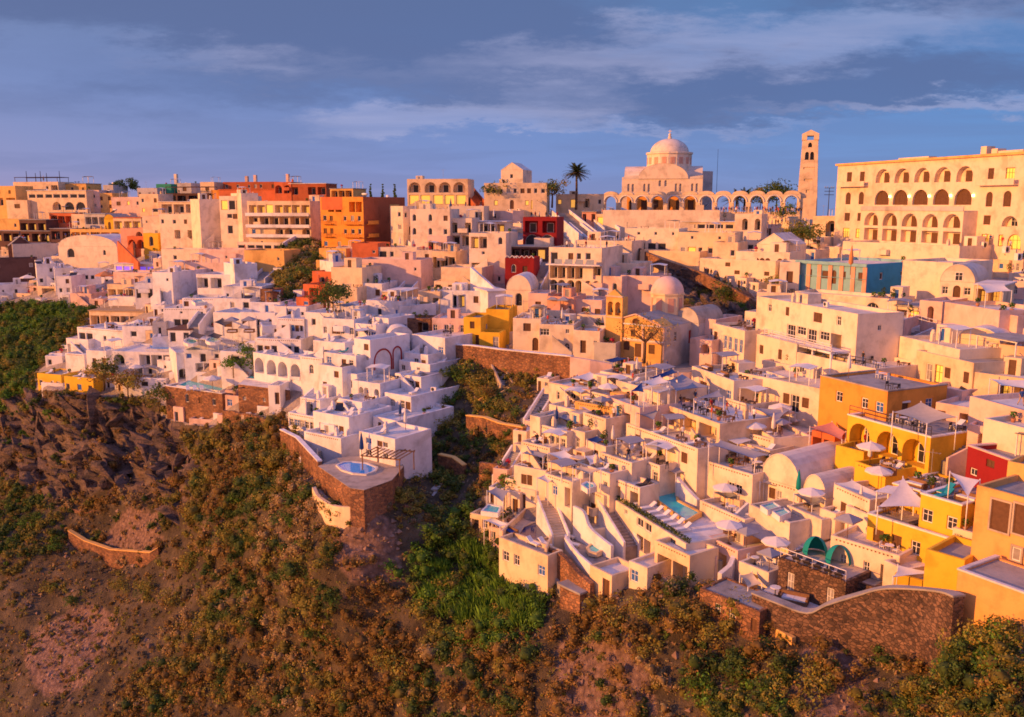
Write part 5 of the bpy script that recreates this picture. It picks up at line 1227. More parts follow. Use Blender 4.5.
pg = frame(352,452,392,462,472,20); pergola('slatted timber pergola beside the blue pool', pg, 2, 7.5, -1, 3.2, .2, 'wood', n=8)
at('closed_navy', 362, 462, 'closed navy parasol beside the blue pool', up=.4, s=1.3)
pwall('stone retaining wall below the white terrace block', [(280,430,452),(296,438,462),(318,462,486)], 'stone', .5, cap='white')
pwall('pale cream wall curving under the prow', [(312,487,505),(318,497,510),(334,506,516),(352,507,517)], 'cream', .5, smooth=True)
pwall('long grey path wall beside the prow steps', [(378,486,491),(400,456,462),(415,430,436),(432,406,411)], 'concrete', .8, down=1)
# yellow houses and the walls of the gully
house(486,309,509,313,332,'yellow house with an olive side','yellow','.',yaw=12,dep=7)
house(463.5,317,481,318,347,'yellow cube with a single grey window','yellow','.w./..d',yaw=14,dep=7,side='.w.')
house(479,332,500,336,348,'low yellow wall with a white gate','yellow','..y',yaw=14,dep=4)
house(441,267,482,270,292,'broad blank cream wall house','cream','',yaw=14,dep=9)
pwall('diagonal white parapet of the broad blank house', [(470,267,292),(486,281,296),(504,298,304)], 'white', .6)
house(434,290,488,296,307,'white terrace house with ochre bays','white','O.oO.w.',yaw=12,dep=7,deck='')
house(434,281,455,282,294,'ochre bayed house with grey screens','cream','o.o',yaw=12)
h = house(506,290,531,293,306,'white house with a deep rounded arch','white','.A.',yaw=12,roof='v',rise=2.8,dep=8)
house(488,292,508,296,310,'white slab roof house beside the deep arch','white','',yaw=-20,roof='f')
house(528,293,548,296,314,'pink house with a slim door below the arch house','pink','.d.',yaw=15,dep=7)
house(547,296,574,304,318,'salmon house with a sloping gable','salmon','.d.s',yaw=22,dep=7,deck='')
house(573,299,602,306,320,'peach house with a brown door','pink','.D.w',yaw=24,dep=7)
house(513,318,541,320,350,'white house with a sloping stair roof','white','.q./..D',yaw=12,dep=8,deck='tt')
house(539,324,574,332,354,'white house with a wide loggia and balcony','white','W.s/..j',yaw=14,dep=8,deck='mtmtp')
house(541,310,566,314,328,'small white house with grey parasols','white','.d.',yaw=14,deck='gg')
house(573,330,600,334,358,'white house with a dark doorway and planter','white','.d.s',yaw=20,dep=7,deck='p.q')
house(577,314,606,318,334,'white sloping house beside the bell gable','white','..ww',yaw=24,dep=7)
house(594,342,616,346,360,'low stone yard beside the bell gable','greywall','.',yaw=24,dep=5,deck='ppf')
pwall('long orange stone retaining wall above the gully', [(452,345,360),(470,346,366),(500,350,374),(540,354,378),(571,357,382)], 'stone', .7, cap='white')
pwall('peach plastered end of the retaining wall', [(570,357,384),(590,360,384),(612,364,382)], 'pink', .7)
for (pts, lb) in (([(466,416,432),(484,418,436),(500,424,438),(523,428,440)],'upper dry stone wall in the gully'),([(438,455,470),(452,458,474),(463,466,476)],'short dry stone wall with steps'),([(479,462,476),(494,464,478),(506,468,480)],'dry stone wall beside the terrace stairs'),([(405,506,514),(438,513,520)],'low reddish stone wall in the scrub'),
   ([(416,424,430),(440,428,433)],'broken stone wall beside the prow path'),([(68,531,543),(84,541,552),(110,550,562),(150,553,567),(158,548,560)],'orange stone wall below the scree'),([(222,410,418),(250,415,422),(284,428,436)],'terrace wall below the stone house'),([(215,440,446),(240,438,444),(275,446,452)],'lower terrace wall in the scrub'),([(58,505,512),(85,512,518),(100,508,514)],'thin ledge wall under the cliff'),([(218,458,464),(236,464,470),(246,472,477)],'short terrace wall with white edge')):
    pwall(lb, pts, 'stone', .6, down=2, name='stone_wall', cap='ochre' if pts[0][0] in (466, 438, 68) else None)
stairs('orange walled stairs in the gully', (483,406), (505,392), 1.6, 'ochre', .9, tread='rooftan', walls=(1, 1))
stairs('steep stairs from the retaining wall into the gully', (507,388), (490,352), 1.6, 'rooftan', .7)
stairs('rough stone steps in the gully scrub', (430,497), (446,474), 1.0, 'concrete', walls=(0, 0))
# ================================================================== terraced hotel of the right cluster
R = house
R(600,371,632,376,392,'white box house under a navy sail','white','.s.w',dep=6,deck='tpt')
sail('small navy sail above the white box house', [(604,360),(617,357),(628,358),(612,363)], (618,374), 'sail_navy', hgt=2.4)
R(549,383,590,391,404,'top terrace house at the gully edge','white','.w.gww',dep=8,deck='S.pt.p',trim='pink',par=.3)
sail('white awning on the top terrace house', [(573,377),(590,372),(602,376),(588,381)], (586,391), 'sail_white')
R(589,391,614,397,410,'white house with a dark wide window by the top terrace','white','.q.o',dep=7,deck='tpt')
R(616,380,660,392,412,'white house with an orange lit bay under navy sails','white','.O..w',dep=8,deck='mtmtm')
R(549,404,580,411,426,'second terrace house at the gully edge','white','..g.gw',dep=7)
R(530,415,540,417.5,448,'narrow corner tower on the terrace stairs','white','./s/.',dep=5)
R(539,424,567,432,448,'third terrace house with plants and french doors','white','w.ggw',dep=7,deck='p.pp')
sail('grey awning over the third terrace', [(543,413),(550,410),(576,417),(570,421)], (556,428), 'sail_grey')
R(521,441,550,448,467,'fourth terrace house with a railed balcony','white','.w.gg',dep=7,deck='l.p.k')
sail('lavender grey awning over the lowest terrace', [(522,453),(528,449),(548,454),(543,458)], (532,466), 'sail_grey')
R(514,465,546,471,489,'lowest terrace house with two brown windows','white','.nn..',dep=7,deck='kkt')
R(575,401,614,408,426,'white house with an ochre back wall under an awning','ochre','o..O',dep=8)
sail('large white awning over the ochre room', [(580,407),(588,405),(613,414),(601,418)], (592,426), 'sail_white')
R(571,429,585,432.5,453,'white cube with one small window below the awning','white','.w.',dep=6,deck='pq',side='.d.')
R(583,412,606,419,440,'white terrace house with green shrubs','white','',dep=7,deck='qpq')
R(606,396,640,408,428,'pale house behind the blue umbrellas','pink','..o.',dep=8,deck='tpt')
sail('navy awning beside the green shrubs', [(587,439),(597,436),(604,440),(594,444)], (596,452), 'sail_navy')
R(586,440,606,447,462,'white house with a brown door under the navy awning','white','.d.',dep=6,deck='qp')
R(548,462,577,470,482,'white pergola room with two open bays','cream','oO',dep=5,roof='p')
sail('white awning on the pergola room', [(548,453),(564,450),(577,458),(562,461)], (560,470), 'sail_white')
sail('white awning beside the sand sail', [(585,456),(596,454),(604,462),(590,465)], (596,473), 'sail_white')
sail('square white awning over the tower balcony', [(537,478),(547,473),(558,477),(548,483)], (548,492), 'sail_white')
sail('sand coloured sail in the round terrace', [(612,446),(620,441),(632,452),(622,456)], (624,459), 'sail_sand')
R(533,489,546,492.5,517,'tower house with an arched brown window','white','.N/..',dep=6,found=8,dl=109)
R(545,473,572,482,499,'white house with a blue shutter by the tower','white','.B.o',dep=7)
R(571,481,604,496,520,'white house with a curved outside stair','white','w.nn.',dep=5,dl=104,deck='kl.')
pool('small turquoise tub on the curved stair house', [(583,486),(587,483.5),(593,485),(594,488),(588,490)], G(590,497).z+2.4, 'water_turq')
R(577,462,610,474,487,'white house with a lattice parapet and sand sail','white','.w.s',dep=7,deck='..l.')
R(626,423,698,449,447,'long white house with three shuttered windows','white','.n..n..n.',dep=4.5,deck='l.pl..tpt',par=.35)
R(658,402,720,424,434,'white restaurant front with tall sloping bays','cream','oOo/...',dep=9,deck='mtmtmtmtmtmmtm',found=3,par=.4)
R(600,452,632,463,478,'white house with a curved parapet below the round terrace','white','..w..',dep=6)
R(632,456,660,466,480,'white arch house with a white vaulted canopy','white','.n.w',dep=4,roof='p',deck='g')
R(603,474,640,488,498,'low white house between the pool and the stairs','white','.o.o',dep=3,deck='...k')
# round terrace with tub
terrace('round white terrace with a turquoise tub', [(613,449),(616,444),(625,442),(634,446),(638,453),(635,460),(626,463),(616,458)], 'white', 'paving', ref=(624,470), up=1.4, par=[(5,9)], parh=.8)
zt = G(624,470).z+1.42
pool('crescent turquoise tub on the round terrace', [(615,449),(618,446.5),(623,447),(624,449.5),(619,451)], zt, 'water_turq')
for i in range(2): at('lounger_white', 624+i*4, 456+i, 'white sun lounger on the round terrace', 'loungers on the round terrace', z=zt, rz=.8)
# sails and sets of the restaurant
for c, g, m, lb in (([(665,381),(682,374),(709,387),(676,391)],(690,404),'sail_grey','largest grey sail over the restaurant terrace'),([(681,393),(708,386),(698,397)],(696,408),'sail_grey','second grey sail tucked under the largest one'),([(694,399),(719,390),(724,397)],(710,412),'sail_grey','third grey sail at the end of the restaurant terrace'),
   ([(631,391),(642,382),(644,392)],(640,402),'sail_navy','upright navy sail beside the restaurant'),([(649,378),(673,369),(678,372),(656,379)],(664,386),'sail_navy','long narrow navy sail above the restaurant'),([(641,382),(660,376),(670,382),(652,386)],(656,392),'sail_white','white sail behind the navy sail'),
   ([(623,406),(631,405),(642,412),(636,413)],(632,420),'sail_navy','navy sail below the restaurant wall'),([(636,413),(642,411),(660,409),(654,420)],(650,424),'sail_grey','pale grey sail beside the navy sail'),([(752,407),(790,410),(778,421)],(772,430),'sail_grey','grey sail over the teal cushioned terrace'),
   ([(709,444),(720,440),(770,455),(755,459)],(736,470),'sail_grey','long grey awning over the balcony restaurant'),([(656,466),(666,462),(688,472),(676,474)],(672,482),'sail_grey','grey sail behind the big pool'),([(573,468),(581,466),(601,470),(590,474)],(588,480),'sail_sand','sand sail by the curved stair house')):
    on = next((v for k, v in (('restaurant terrace', 'white restaurant front with tall sloping bays'), ('upright', 'white house with an orange lit bay under navy sails'), ('above the restaurant', 'white house with an orange lit bay under navy sails'), ('behind the navy', 'white house with an orange lit bay under navy sails'),
        ('teal cushioned', 'white house with teal loungers on its dark terrace'), ('balcony restaurant', 'white house with a long low window under the balcony'), ('pale grey', 'long white house with three shuttered windows'), ('curved stair', 'white house with a lattice parapet and sand sail')) if k in lb), None)
    sail(lb, c, g, m, hgt=2.6 if 'upright' not in lb else 2, on=on)
R(692,366,734,381,398,'white house with a seating terrace above the sails','white','.q..w',dep=8,deck='SttSpt')
R(726,398,750,405,424,'white rounded box house beside the seating terrace','white','..',dep=6)
pwall('curved lavender parapet beside the teal cushions', [(725,422,430),(733,416,428),(741,408,424),(750,404,420)], 'white', .4, smooth=True)
h = R(718,425,775,440,449,'white house with teal loungers on its dark terrace','white','..s...s.',dep=11,deck='.lnlstt.',par=.35)
for i in range(2): at('pot_tall', 745+i*12, 430, 'tall shrub on the dark terrace with teal loungers', 'shrubs on the dark terrace', up=1)
R(720,436,770,451,460,'balcony restaurant room under the long grey awning','cream','ooOo',dep=4)
R(697,458,753,475,493,'white house with a long low window under the balcony','white','....WW.',dep=8,deck='ttptt',par=.5)
R(774,438,812,446,470,'blank lavender white house beside the orange house','white','',yaw=-10,dep=10,deck='')
# big pool block
h = R(602,492,686,544,524,'long white pool block with a hedge along its edge','white','s..s.WW..W./..o..oo..o.',dep=7,off=4,par=.12,rc='roofwhite',found=9); HP = h; zp = h.o.z+h.h
pool('large turquoise pool on the white block', [(641,488),(675,481),(676,501),(699,513),(686,521)], zp+.35, 'water_turq', 'ochre', .35, raise_=.1)
for i in range(9): at('lounger_white', 628+i*6.9, 497+i*4.25, 'white sun lounger in the row along the big pool', 'loungers along the big pool', z=zp, rz=-h.yaw)
for i in range(4): at('lounger_white', 620+i*4, 486+i*2.2, 'white sun lounger at the far end of the big pool', 'loungers behind the big pool', z=zp, rz=-.8)
rs = np.random.RandomState(4); b = MB()
for i in range(44): leafball(b, (h.w*(i+.5)/44, .45, h.h+.25), .38, 26, .13, rs, 0, .8)
hd = b.build('hedge', 'leaf_green', None); hd.location = h.o; hd.rotation_euler = (0, 0, -h.yaw); tag(hd, 'clipped green hedge along the edge of the pool block', 'hedge')
R(655,540,690,556,575,'white gate house with dark open portals at the scrub','cream','oo',dep=4,found=6)
pwall('diagonal white parapet behind the big pool', [(676,477,500),(686,489,508),(697,500,516)], 'white', .5)
R(713,493,740,497,512,'white cube room with a pink door under grey sails','cream','.O.d',dep=6,yaw=50)
sail('small grey sail on the white cube room', [(714,492),(727,489),(738,496),(727,499)], (726,508), 'sail_grey', hgt=2.4)
R(700,500,745,520,528,'white low parapet house with pierced frieze','white','.....',dep=4)
# curved walls and terraces at the foot
terrace('dark paved terrace with jacuzzi behind the sweeping parapet', [(563,530),(575,524),(588,536),(606,548),(606,560),(592,574),(578,562),(565,546)], 'cream', 'paving', ref=(580,560), up=.6, down=5, par=[(5,8)], parh=.9, parmat='white')
zt = G(580,560).z+.62
pool('cream rimmed jacuzzi on the dark paved terrace', [(589,548),(593,544.5),(600,546),(602,550),(596,553),(591,552)], zt+.5, 'water_turq', 'cream', .35, raise_=.1)
for x, y in ((568,538),(572,534),(572,546)): at('lounger_white', x, y, 'white lounger behind the sweeping parapet', 'loungers behind the sweeping parapet', z=zt, rz=.9)
R(573,516,592,530,540,'white house with a wavy wall over the jacuzzi','white','nn.',dep=4,dl=101)
pwall('wavy white wall beside the dark stairs', [(573,506,520),(583,512,530),(588,526,538),(598,536,552),(611,546,560)], 'white', .4, smooth=True)
stairs('dark steps winding down beside the pool block', (631,548), (603,500), 1.6, 'white', .9, tread='paving')
stairs('orange lit steps beside the navy pool', (560,538), (546,500), 1.7, 'white', .6, tread='cream')
stairs('grey stairs with white walls at the lowest terraces', (500,482), (517,452), 1.6, 'white', .8)
stairs('grey stairs with white walls at the upper terraces', (531,424), (549,394), 1.6, 'white', .8)
pwall('rough stone wall under the lowest terrace', [(548,548,575),(562,556,585),(576,572,596),(590,584,602)], 'stone', .6, smooth=True)
pwall('pale kerb path below the stone wall', [(540,560,566),(556,580,586),(566,592,598),(582,602,608)], 'concrete', .6, smooth=True, name='kerb_path')
R(560,585,580,592,606,'small stone hut with a grey slab roof','stone','',dep=3,roof='f',yaw=50)
R(590,565,612,576,590,'white portal house with a dark doorway','cream','.d',dep=4,yaw=None)
h = R(499,537,548,556,566,'cream house with a navy pool terrace','cream','ww.w',dep=2.4,par=.5,rc='rooftan',found=5,dl=97); z = h.o.z+h.h-.44
terrace('sun deck around the dark navy pool', [(500.5,536.5),(513,524.5),(529,510),(540,517),(550,521),(552,543),(547,554)], 'cream', 'rooftan', z=z, down=7, par=[(0,2),(4,6)], parh=.75)
pool('dark navy pool on the cream house', [(519,536),(524,528),(534,524),(551,523),(552,533),(545,539),(530,541)], z+.04, 'water_navy', 'rooftan')
for x, y in ((533,545),(545,546)): at('lounger_white', x, y, 'white lounger beside the navy pool', 'loungers beside the navy pool', z=z, rz=.7)
at('sofa_navy', 511, 534, 'navy sofa on the navy pool terrace', z=z, rz=-.9)
R(470,513,504,520,532,'low cream house with a turquoise pool at the scrub','cream','o..w',dep=7,yaw=30)
pool('turquoise pool on the low cream house', [(483,512),(489,506),(500,508),(497,514)], G(490,520).z+2, 'water_turq')
sail('lavender grey sail by the turquoise pool', [(487,491),(496,487),(509,491),(503,502)], (496,510), 'sail_grey')
sail('white awning at the low cream house', [(484,520),(492,517),(510,525),(500,527)], (496,535), 'sail_white')
# lower right units
R(708,536,738,551,568,'open white unit with a blue sofa','pink','.O.',dep=5,par=.4)
pwall('lavender side wall of the blue sofa unit', [(687,561,578),(697,548,572),(708,535,566)], 'white', .35)
h = terrace('paved terrace of the blue sofa unit', [(686,576),(708,561),(732,572),(722,592)], 'white', 'paving', ref=(706,588), up=-.3, down=5, par=[(3,4)])
at('sofa_navy', 705, 574, 'blue sofa on the paved terrace', z=h.z, rz=-.9, s=1.7); at('table_white', 699, 578, 'white table beside the blue sofa', z=h.z)
pwall('white buttress wall between the units', [(722,574,596),(732,566,588),(738,552,575)], 'white', .5)
h = R(749,504,790,523,540,'white wall with two turquoise tubs behind the lavender awning','white','',dep=7,par=.15,rc='paving'); z = h.o.z+h.h
for i, p in enumerate(([(762,507),(773,504),(779,508),(768,511.5)],[(774,513),(784,510),(789,514),(780,518)])): pool(['upper square turquoise tub','lower square turquoise tub'][i]+' behind the lavender awning', p, z+.25, 'water_turq', 'white', .2)
at('closed_green', 797, 512, 'closed teal parasol beside the square tubs', s=1.2, up=1.2)
sail('large lavender grey awning over the garden terrace', [(729,526),(746,514),(788,538),(779,549)], (756,556), 'sail_grey', hgt=2.8, k=.7)
h = terrace('garden terrace under the lavender awning', [(723,545),(748,530),(784,550),(776,567),(757,560)], 'white', 'paving', ref=(750,575), up=1.2, down=5, par=[(3,5)])
for i, x in enumerate((735,765,772)): at('pot_green', x, 547+i*4, 'leafy plant under the lavender awning', 'plants under the lavender awning', z=h.z)
at('lounger_white', 753, 552, 'white lounger under the lavender awning', z=h.z, rz=.6)
pwall('white swooping side wall of the garden terrace', [(723,533,552),(732,519,545),(749,503,530)], 'white', .35, smooth=True)
h = R(739,561,769,573,586,'white unit with a pierced frieze and sand sail','white','.O.',dep=6,par=.5,deck='.t.')
sail('torn sand sail in the frieze unit', [(740,575),(752,572),(762,584),(748,588)], (750,594), 'sail_sand', hgt=2.2)
R(700,588,760,612,618,'stone plinth wall of the lower units','stone','..w.w..w',dep=4,par=.1)
# vaults, green cabanas, dark stone bastion
R(761,477,800,489,503,'white barrel vaulted house with a thin awning','white','.wy..',dep=15,roof='v',rise=3.2)
sail('thin grey awning on the barrel vaulted house', [(760,482),(764,480),(795,486),(792,489)], (780,498), 'sail_grey', hgt=2.2)
R(803,491,826,499,510,'smaller white barrel vaulted house','white','.w.',dep=12,roof='v',rise=2.2)
sail('grey pitched canopy at the smaller vault', [(794,494),(808,490),(825,502),(812,506)], (808,514), 'sail_grey')
R(787,505,822,520,530,'white terrace house with a teal doorway','white','...',dep=7,deck='k.p',par=.2)
R(820,508,836,514,532,'white narrow house with a blue grey door','white','.b.',dep=5)
R(834,484,870,500,520,'white house with an orange balcony under a sail','white','.n.oo',dep=8)
sail('pale grey sail beside the yellow block', [(835,483),(852,480),(882,494),(866,502)], (858,510), 'sail_white')
R(846,505,876,518,532,'white stepped box beside the large yellow house','white','',dep=6,deck='.m')
for x, y in ((830,525),(835,523)): man(x, y, 'person in a white shirt at the white house door', 'people at the white house door')
R(831,535,900,556,572,'long white house with a bay behind the green cabanas','white','.w..w.oo',dep=7,deck='....ptp')
h = R(779,557,846,582,592,'dark stone house with a sun deck','darkstone','.y....y.',dep=9,par=.08,rc='rooftan',found=8); z = h.o.z+h.h
for i, (x, y) in enumerate(((815,553),(838,562))):
    b = MB(); b.lathe([(1.15*math.cos(t), 1.65*math.sin(t)) for t in [k*PI/16 for k in range(9)]], 14, a0=-PI*.25, a1=PI*1.25)
    o = b.build('cabana_shell', 'sail_green'); o.location = PZ(x, y, z); o.rotation_euler = (0, 0, -.2); tag(o, ['teal dome cabana beside the white steps','teal dome cabana nearest the white bay house'][i], 'cabana')
for i in range(5): at('lounger_dark', 797+i*10.5, 562+i*4.0, 'dark lounger before the teal cabanas', 'loungers before the teal cabanas', z=z, rz=2.6)
rail_front(h, 'thin railing along the dark stone sun deck', 'frame_white')
stairs('white steps beside the teal cabanas', (797,552), (812,536), 2.0, 'white', .3, tread='roofwhite')
R(846,578,876,588,598,'dark stone block with a flat top','darkstone','',dep=6,par=.1)
h = terrace('white floored yard inside the stone bastion', [(754,597),(772,584),(800,590),(856,606),(826,612),(806,616),(785,610)], 'darkstone', 'roofwhite', ref=(800,625), up=1.2, down=4)
at('sofa_white', 794, 603, 'white bench in the stone bastion yard', z=h.z, rz=-.5, s=1.3); at('table_white', 775, 596, 'white block table in the stone bastion yard', z=h.z, s=1.2); at('sofa_dark', 789, 599, 'dark bench in the stone bastion yard', z=h.z, rz=-.5)
pwall('large dark stone bastion wall with a curved grey coping', [(752,594,622),(777,604,634),(807,614,640),(827,606,644),(856,597,650),(882,590,655),(912,590,660),(941,593,664),(954,598,664)], 'darkstone', .9, down=6, cap='concrete', smooth=True, dl=None)
pwall('low ochre kerb under the stone bastion', [(752,615,620),(775,628,634),(792,638,644)], 'ochre', .5)
R(884,560,905,570,592,'white house corner beside the yellow base wall','white','.y',dep=6)
R(870,545,890,552,565,'white box with a slim pillar','white','',dep=4)

for a in list(LATER): sail(*a)
# ================================================================== landmarks
def loc(h, px, py, back=0.0):
    """pixel -> (x, z) on the facade plane of frame h moved back by `back` metres"""
    a, b, c = ray(px, py); o = h.o+h.n*back; nx, ny = h.n.x, h.n.y
    t = (o.x*nx+o.y*ny)/(a*nx+b*ny); p = Vector((a*t, b*t, CZ+c*t)); return (p-h.o).dot(h.e), p.z-h.o.z
def pops(h, lst, back=0.0, ox=768, oy=120, sc=3.984):
    out = []
    for (x0, y0, x1, y1, arch, rec, nm, look) in lst:
        a = loc(h, ox+x0/sc, oy+y1/sc, back); b = loc(h, ox+x1/sc, oy+y0/sc, back); c = loc(h, ox+x1/sc, oy+y1/sc, back)
        out.append((a[0], b[0], (a[1]+c[1])/2, (b[1]+loc(h, ox+x0/sc, oy+y0/sc, back)[1])/2, arch, rec, nm, look))
    return out
# ---- grand hotel on the ridge
h = frame(838, 166, 1075, 140, 243, 72, 200); HG = h
root = empty('grand_hotel', h.o, -h.yaw, 'long cream hotel with rows of arches on the ridge', 'hotel')
G_, A_ = 'glass_door', 1
ops = pops(h, [(428,195,488,250,1,1.1,'arched_loggia','brown'),(503,192,566,250,1,1.1,'arched_loggia','brown'),(582,190,648,248,1,1.1,'arched_loggia','brown'),(662,187,733,247,1,1.1,'arched_loggia','brown'),(749,183,820,246,1,1.1,'arched_loggia','brown'),
 (424,280,484,338,1,.5,'glazed_arch','brown'),(496,278,560,338,1,.5,'glazed_arch','brown'),(574,277,640,338,1,.5,'glazed_arch','brown'),(656,275,725,338,1,.5,'glazed_arch','brown'),(741,273,815,338,1,.5,'glazed_arch','brown'),
 (313,208,335,248,0,.2,'window','brown'),(365,206,386,246,0,.2,'window','brown'),(308,288,331,336,1,.2,'window','brown'),(360,286,383,336,1,.2,'window','brown'),(304,370,327,402,0,.2,'window','brown'),(355,370,371,402,0,.2,'window','brown'),(297,430,325,468,0,.2,'door','lit'),(348,433,368,470,0,.2,'door','lit'),
 (875,192,902,236,0,.2,'window','brown'),(945,190,985,238,0,.2,'window','lit'),(866,286,897,345,1,.2,'window','brown'),(935,282,972,345,1,.2,'window','brown'),(857,380,888,417,0,.2,'window','brown'),(930,382,998,425,1,1.2,'arched_window','glass'),(848,455,882,500,0,.2,'door','lit'),(915,457,937,503,0,.2,'door','lit'),(950,455,1010,515,1,.3,'arched_niche','lit')])
mb = MB(); facade(mb, h.w, -5, h.h, ops, lambda x, d, z: (x, d, z)); D_ = 16
mb.face([(h.w,0,-5),(h.w,D_,-5),(h.w,D_,h.h),(h.w,0,h.h)]); mb.face([(0,D_,-5),(0,0,-5),(0,0,h.h),(0,D_,h.h)]); mb.face([(h.w,D_,-5),(0,D_,-5),(0,D_,h.h),(h.w,D_,h.h)]); mb.build('wall', 'peach', root)
b = MB(); b.box(-.35, h.w+.35, -.45, D_+.3, h.h+.003, h.h+.45); b.build('roof', 'ochre', root)
panes(root, ops, lambda x, d, z: (x, d, z), 0, True)
bk = -3.2; x0, z0 = loc(h, 768+372/3.984, 120+342/3.984, bk); x1, z1 = loc(h, 768+782/3.984, 120+345/3.984, bk); zt = (z0+z1)/2-.9
wl = [(383,368,441,420),(456,370,517,422),(532,372,597,425),(614,374,680,428),(697,374,770,430)]; gl = [(381,430,438,478),(453,434,514,482),(527,438,592,487),(609,442,679,490),(694,445,768,495)]
o2 = pops(h, [(*q,1,1.2,'arched_loggia','brown') for q in wl]+[(*q,0,1.2,'ground_bay','brown') for q in gl], bk)
o2 = [(a-x0, b-x0, c, d, *r) for a, b, c, d, *r in o2]
mb = MB(); wf = x1-x0; facade(mb, wf, -5, zt, o2, lambda x, d, z: (x0+x, bk+d, z)); mb.face([(x1,bk,-5),(x1,-.01,-5),(x1,-.01,zt),(x1,bk,zt)]); mb.face([(x0,-.01,-5),(x0,bk,-5),(x0,bk,zt),(x0,-.01,zt)]); mb.face([(x0,bk,zt),(x1,bk,zt),(x1,-.01,zt),(x0,-.01,zt)])
mb.build('arcade_block', 'peach', root); panes(root, o2, lambda x, d, z: (x0+x, bk+d, z), 0, True)
b = MB(); b.box(x0, x1, bk-.003-.12, bk-.003, zt+.003, zt+.9); b.build('terrace_parapet', 'greywall', root)
for q in ((290,246,400,266),(845,238,1000,260)):
    a = loc(h, 768+q[0]/3.984, 120+q[3]/3.984); c = loc(h, 768+q[2]/3.984, 120+q[1]/3.984); b = MB(); b.box(a[0], c[0], -1.1, -.01, a[1]-.1, a[1]+.12); b.box(a[0], c[0], -1.1, -1.02, a[1]+.123, a[1]+1.0); b.build('balcony', 'peach', root)
for i in range(5):
    q = o2[i]; pass
    b = MB(); xx = (ops[5+i][0]+ops[5+i][1])/2; b.box(ops[5+i][1]+.25, ops[5+i][1]+.6, -.28, -.02, (ops[5+i][2]+ops[5+i][3])/2, (ops[5+i][2]+ops[5+i][3])/2+.4); b.build('wall_lamp', 'lamp', root)
for (a, c, y0) in ((845,868,105),(888,912,114),(520,640,148),(915,1015,120)):
    xx0 = loc(h, 768+a/3.984, 120+150/3.984, 4)[0]; xx1 = loc(h, 768+c/3.984, 120+150/3.984, 4)[0]; zz = loc(h, 768+(a+c)/2/3.984, 120+y0/3.984, 4)[1]
    b = MB(); b.box(xx0, max(xx0+.8, xx1), 4, 6, h.h+.45, max(h.h+1, zz)); b.build('chimney' if c-a < 40 else 'roof_hut', 'peach', root)
house(813,216,838,213,232,'low house with a round arch beside the grand hotel','cream','.a',yaw=35,dep=6)
for i, x in enumerate((880,905,930,955)): at('pot_green', 880+i*24, 207, 'leafy pot on the hotel arcade terrace', 'pots on the hotel arcade terrace', d=205-i*9, s=1.6)
for x, y in ((990,244),(1002,246),(1010,250),(985,243),(1016,258)): man(x, y, 'person on the street before the grand hotel', 'people before the grand hotel', d=160-(x-985)*.3)
for i, (x, y) in enumerate(((972,257),(983,257),(1005,262),(1017,270))): at('ac', x, y, 'white air conditioner box on the roof below the hotel', 'air conditioners below the hotel', rz=.6, up=1.5, s=1.8)
# ---- arcade of the cathedral square
h = frame(603, 193, 801, 193, 211.5, 20, 253); root = empty('arcade', h.o, -h.yaw, 'long row of twelve white arches before the cathedral', 'arcade')
n = 12; bw = h.w/n; tk = 1.6; sp = h.h*.50; ri = bw/2-.62; cr = sp+ri; top = cr+.45
ops = [(bw*(i+.5)-ri, bw*(i+.5)+ri, .02, cr, 1, tk, 'arch_opening', 'glass') for i in range(n)]
for i in range(n):
    b = MB(); o1 = [(.5*bw-ri, .5*bw+ri, .02, cr, 1, tk, 'arch_opening', 'glass')]; x0 = bw*i
    facade(b, bw, -4, top, o1, lambda x, d, z: (x0+x, d, z)); k0 = len(b.f)
    # open bay: drop the closing face, add the rear sheet and the scalloped top
    b.f.pop(); b.m.pop(); b.sm.pop()
    r_ = MB(); facade(r_, bw, -4, top, o1, lambda x, d, z: (x0+bw-x, tk-d*.01, z)); r_.f.pop(); r_.m.pop(); r_.sm.pop(); b.add(r_.v, r_.f)
    b.face([(x0,0,top),(x0+bw,0,top),(x0+bw,tk,top),(x0,tk,top)]); k = 12; hp = [(x0+bw/2+bw*.46*math.cos(PI*j/k), top+.002+.95*math.sin(PI*j/k)) for j in range(k+1)]
    b.face([(x,.0,z) for x, z in hp][::-1]); b.face([(x,tk,z) for x, z in hp])
    for j in range(k): b.face([(hp[j][0],0,hp[j][1]),(hp[j+1][0],0,hp[j+1][1]),(hp[j+1][0],tk,hp[j+1][1]),(hp[j][0],tk,hp[j][1])])
    if i == 0: b.face([(0,tk,-4),(0,0,-4),(0,0,top),(0,tk,top)])
    if i == n-1: b.face([(h.w,0,-4),(h.w,tk,-4),(h.w,tk,top),(h.w,0,top)])
    b.build('arch', 'cream', root)
    b = MB(); pr = arc_pts(2*ri+.5, ri+.25, 12); y_ = -.1
    for (p_, q_) in zip(pr[:-1], pr[1:]): b.tube((x0+bw/2-ri-.25+p_[0], y_, sp+p_[1]), (x0+bw/2-ri-.25+q_[0], y_, sp+q_[1]), .17, n=4)
    b.box(x0+bw/2-ri-.5, x0+bw/2-ri+.1, -.14, -.01, sp-.25, sp-.01); b.build('arch_moulding', 'white', root)
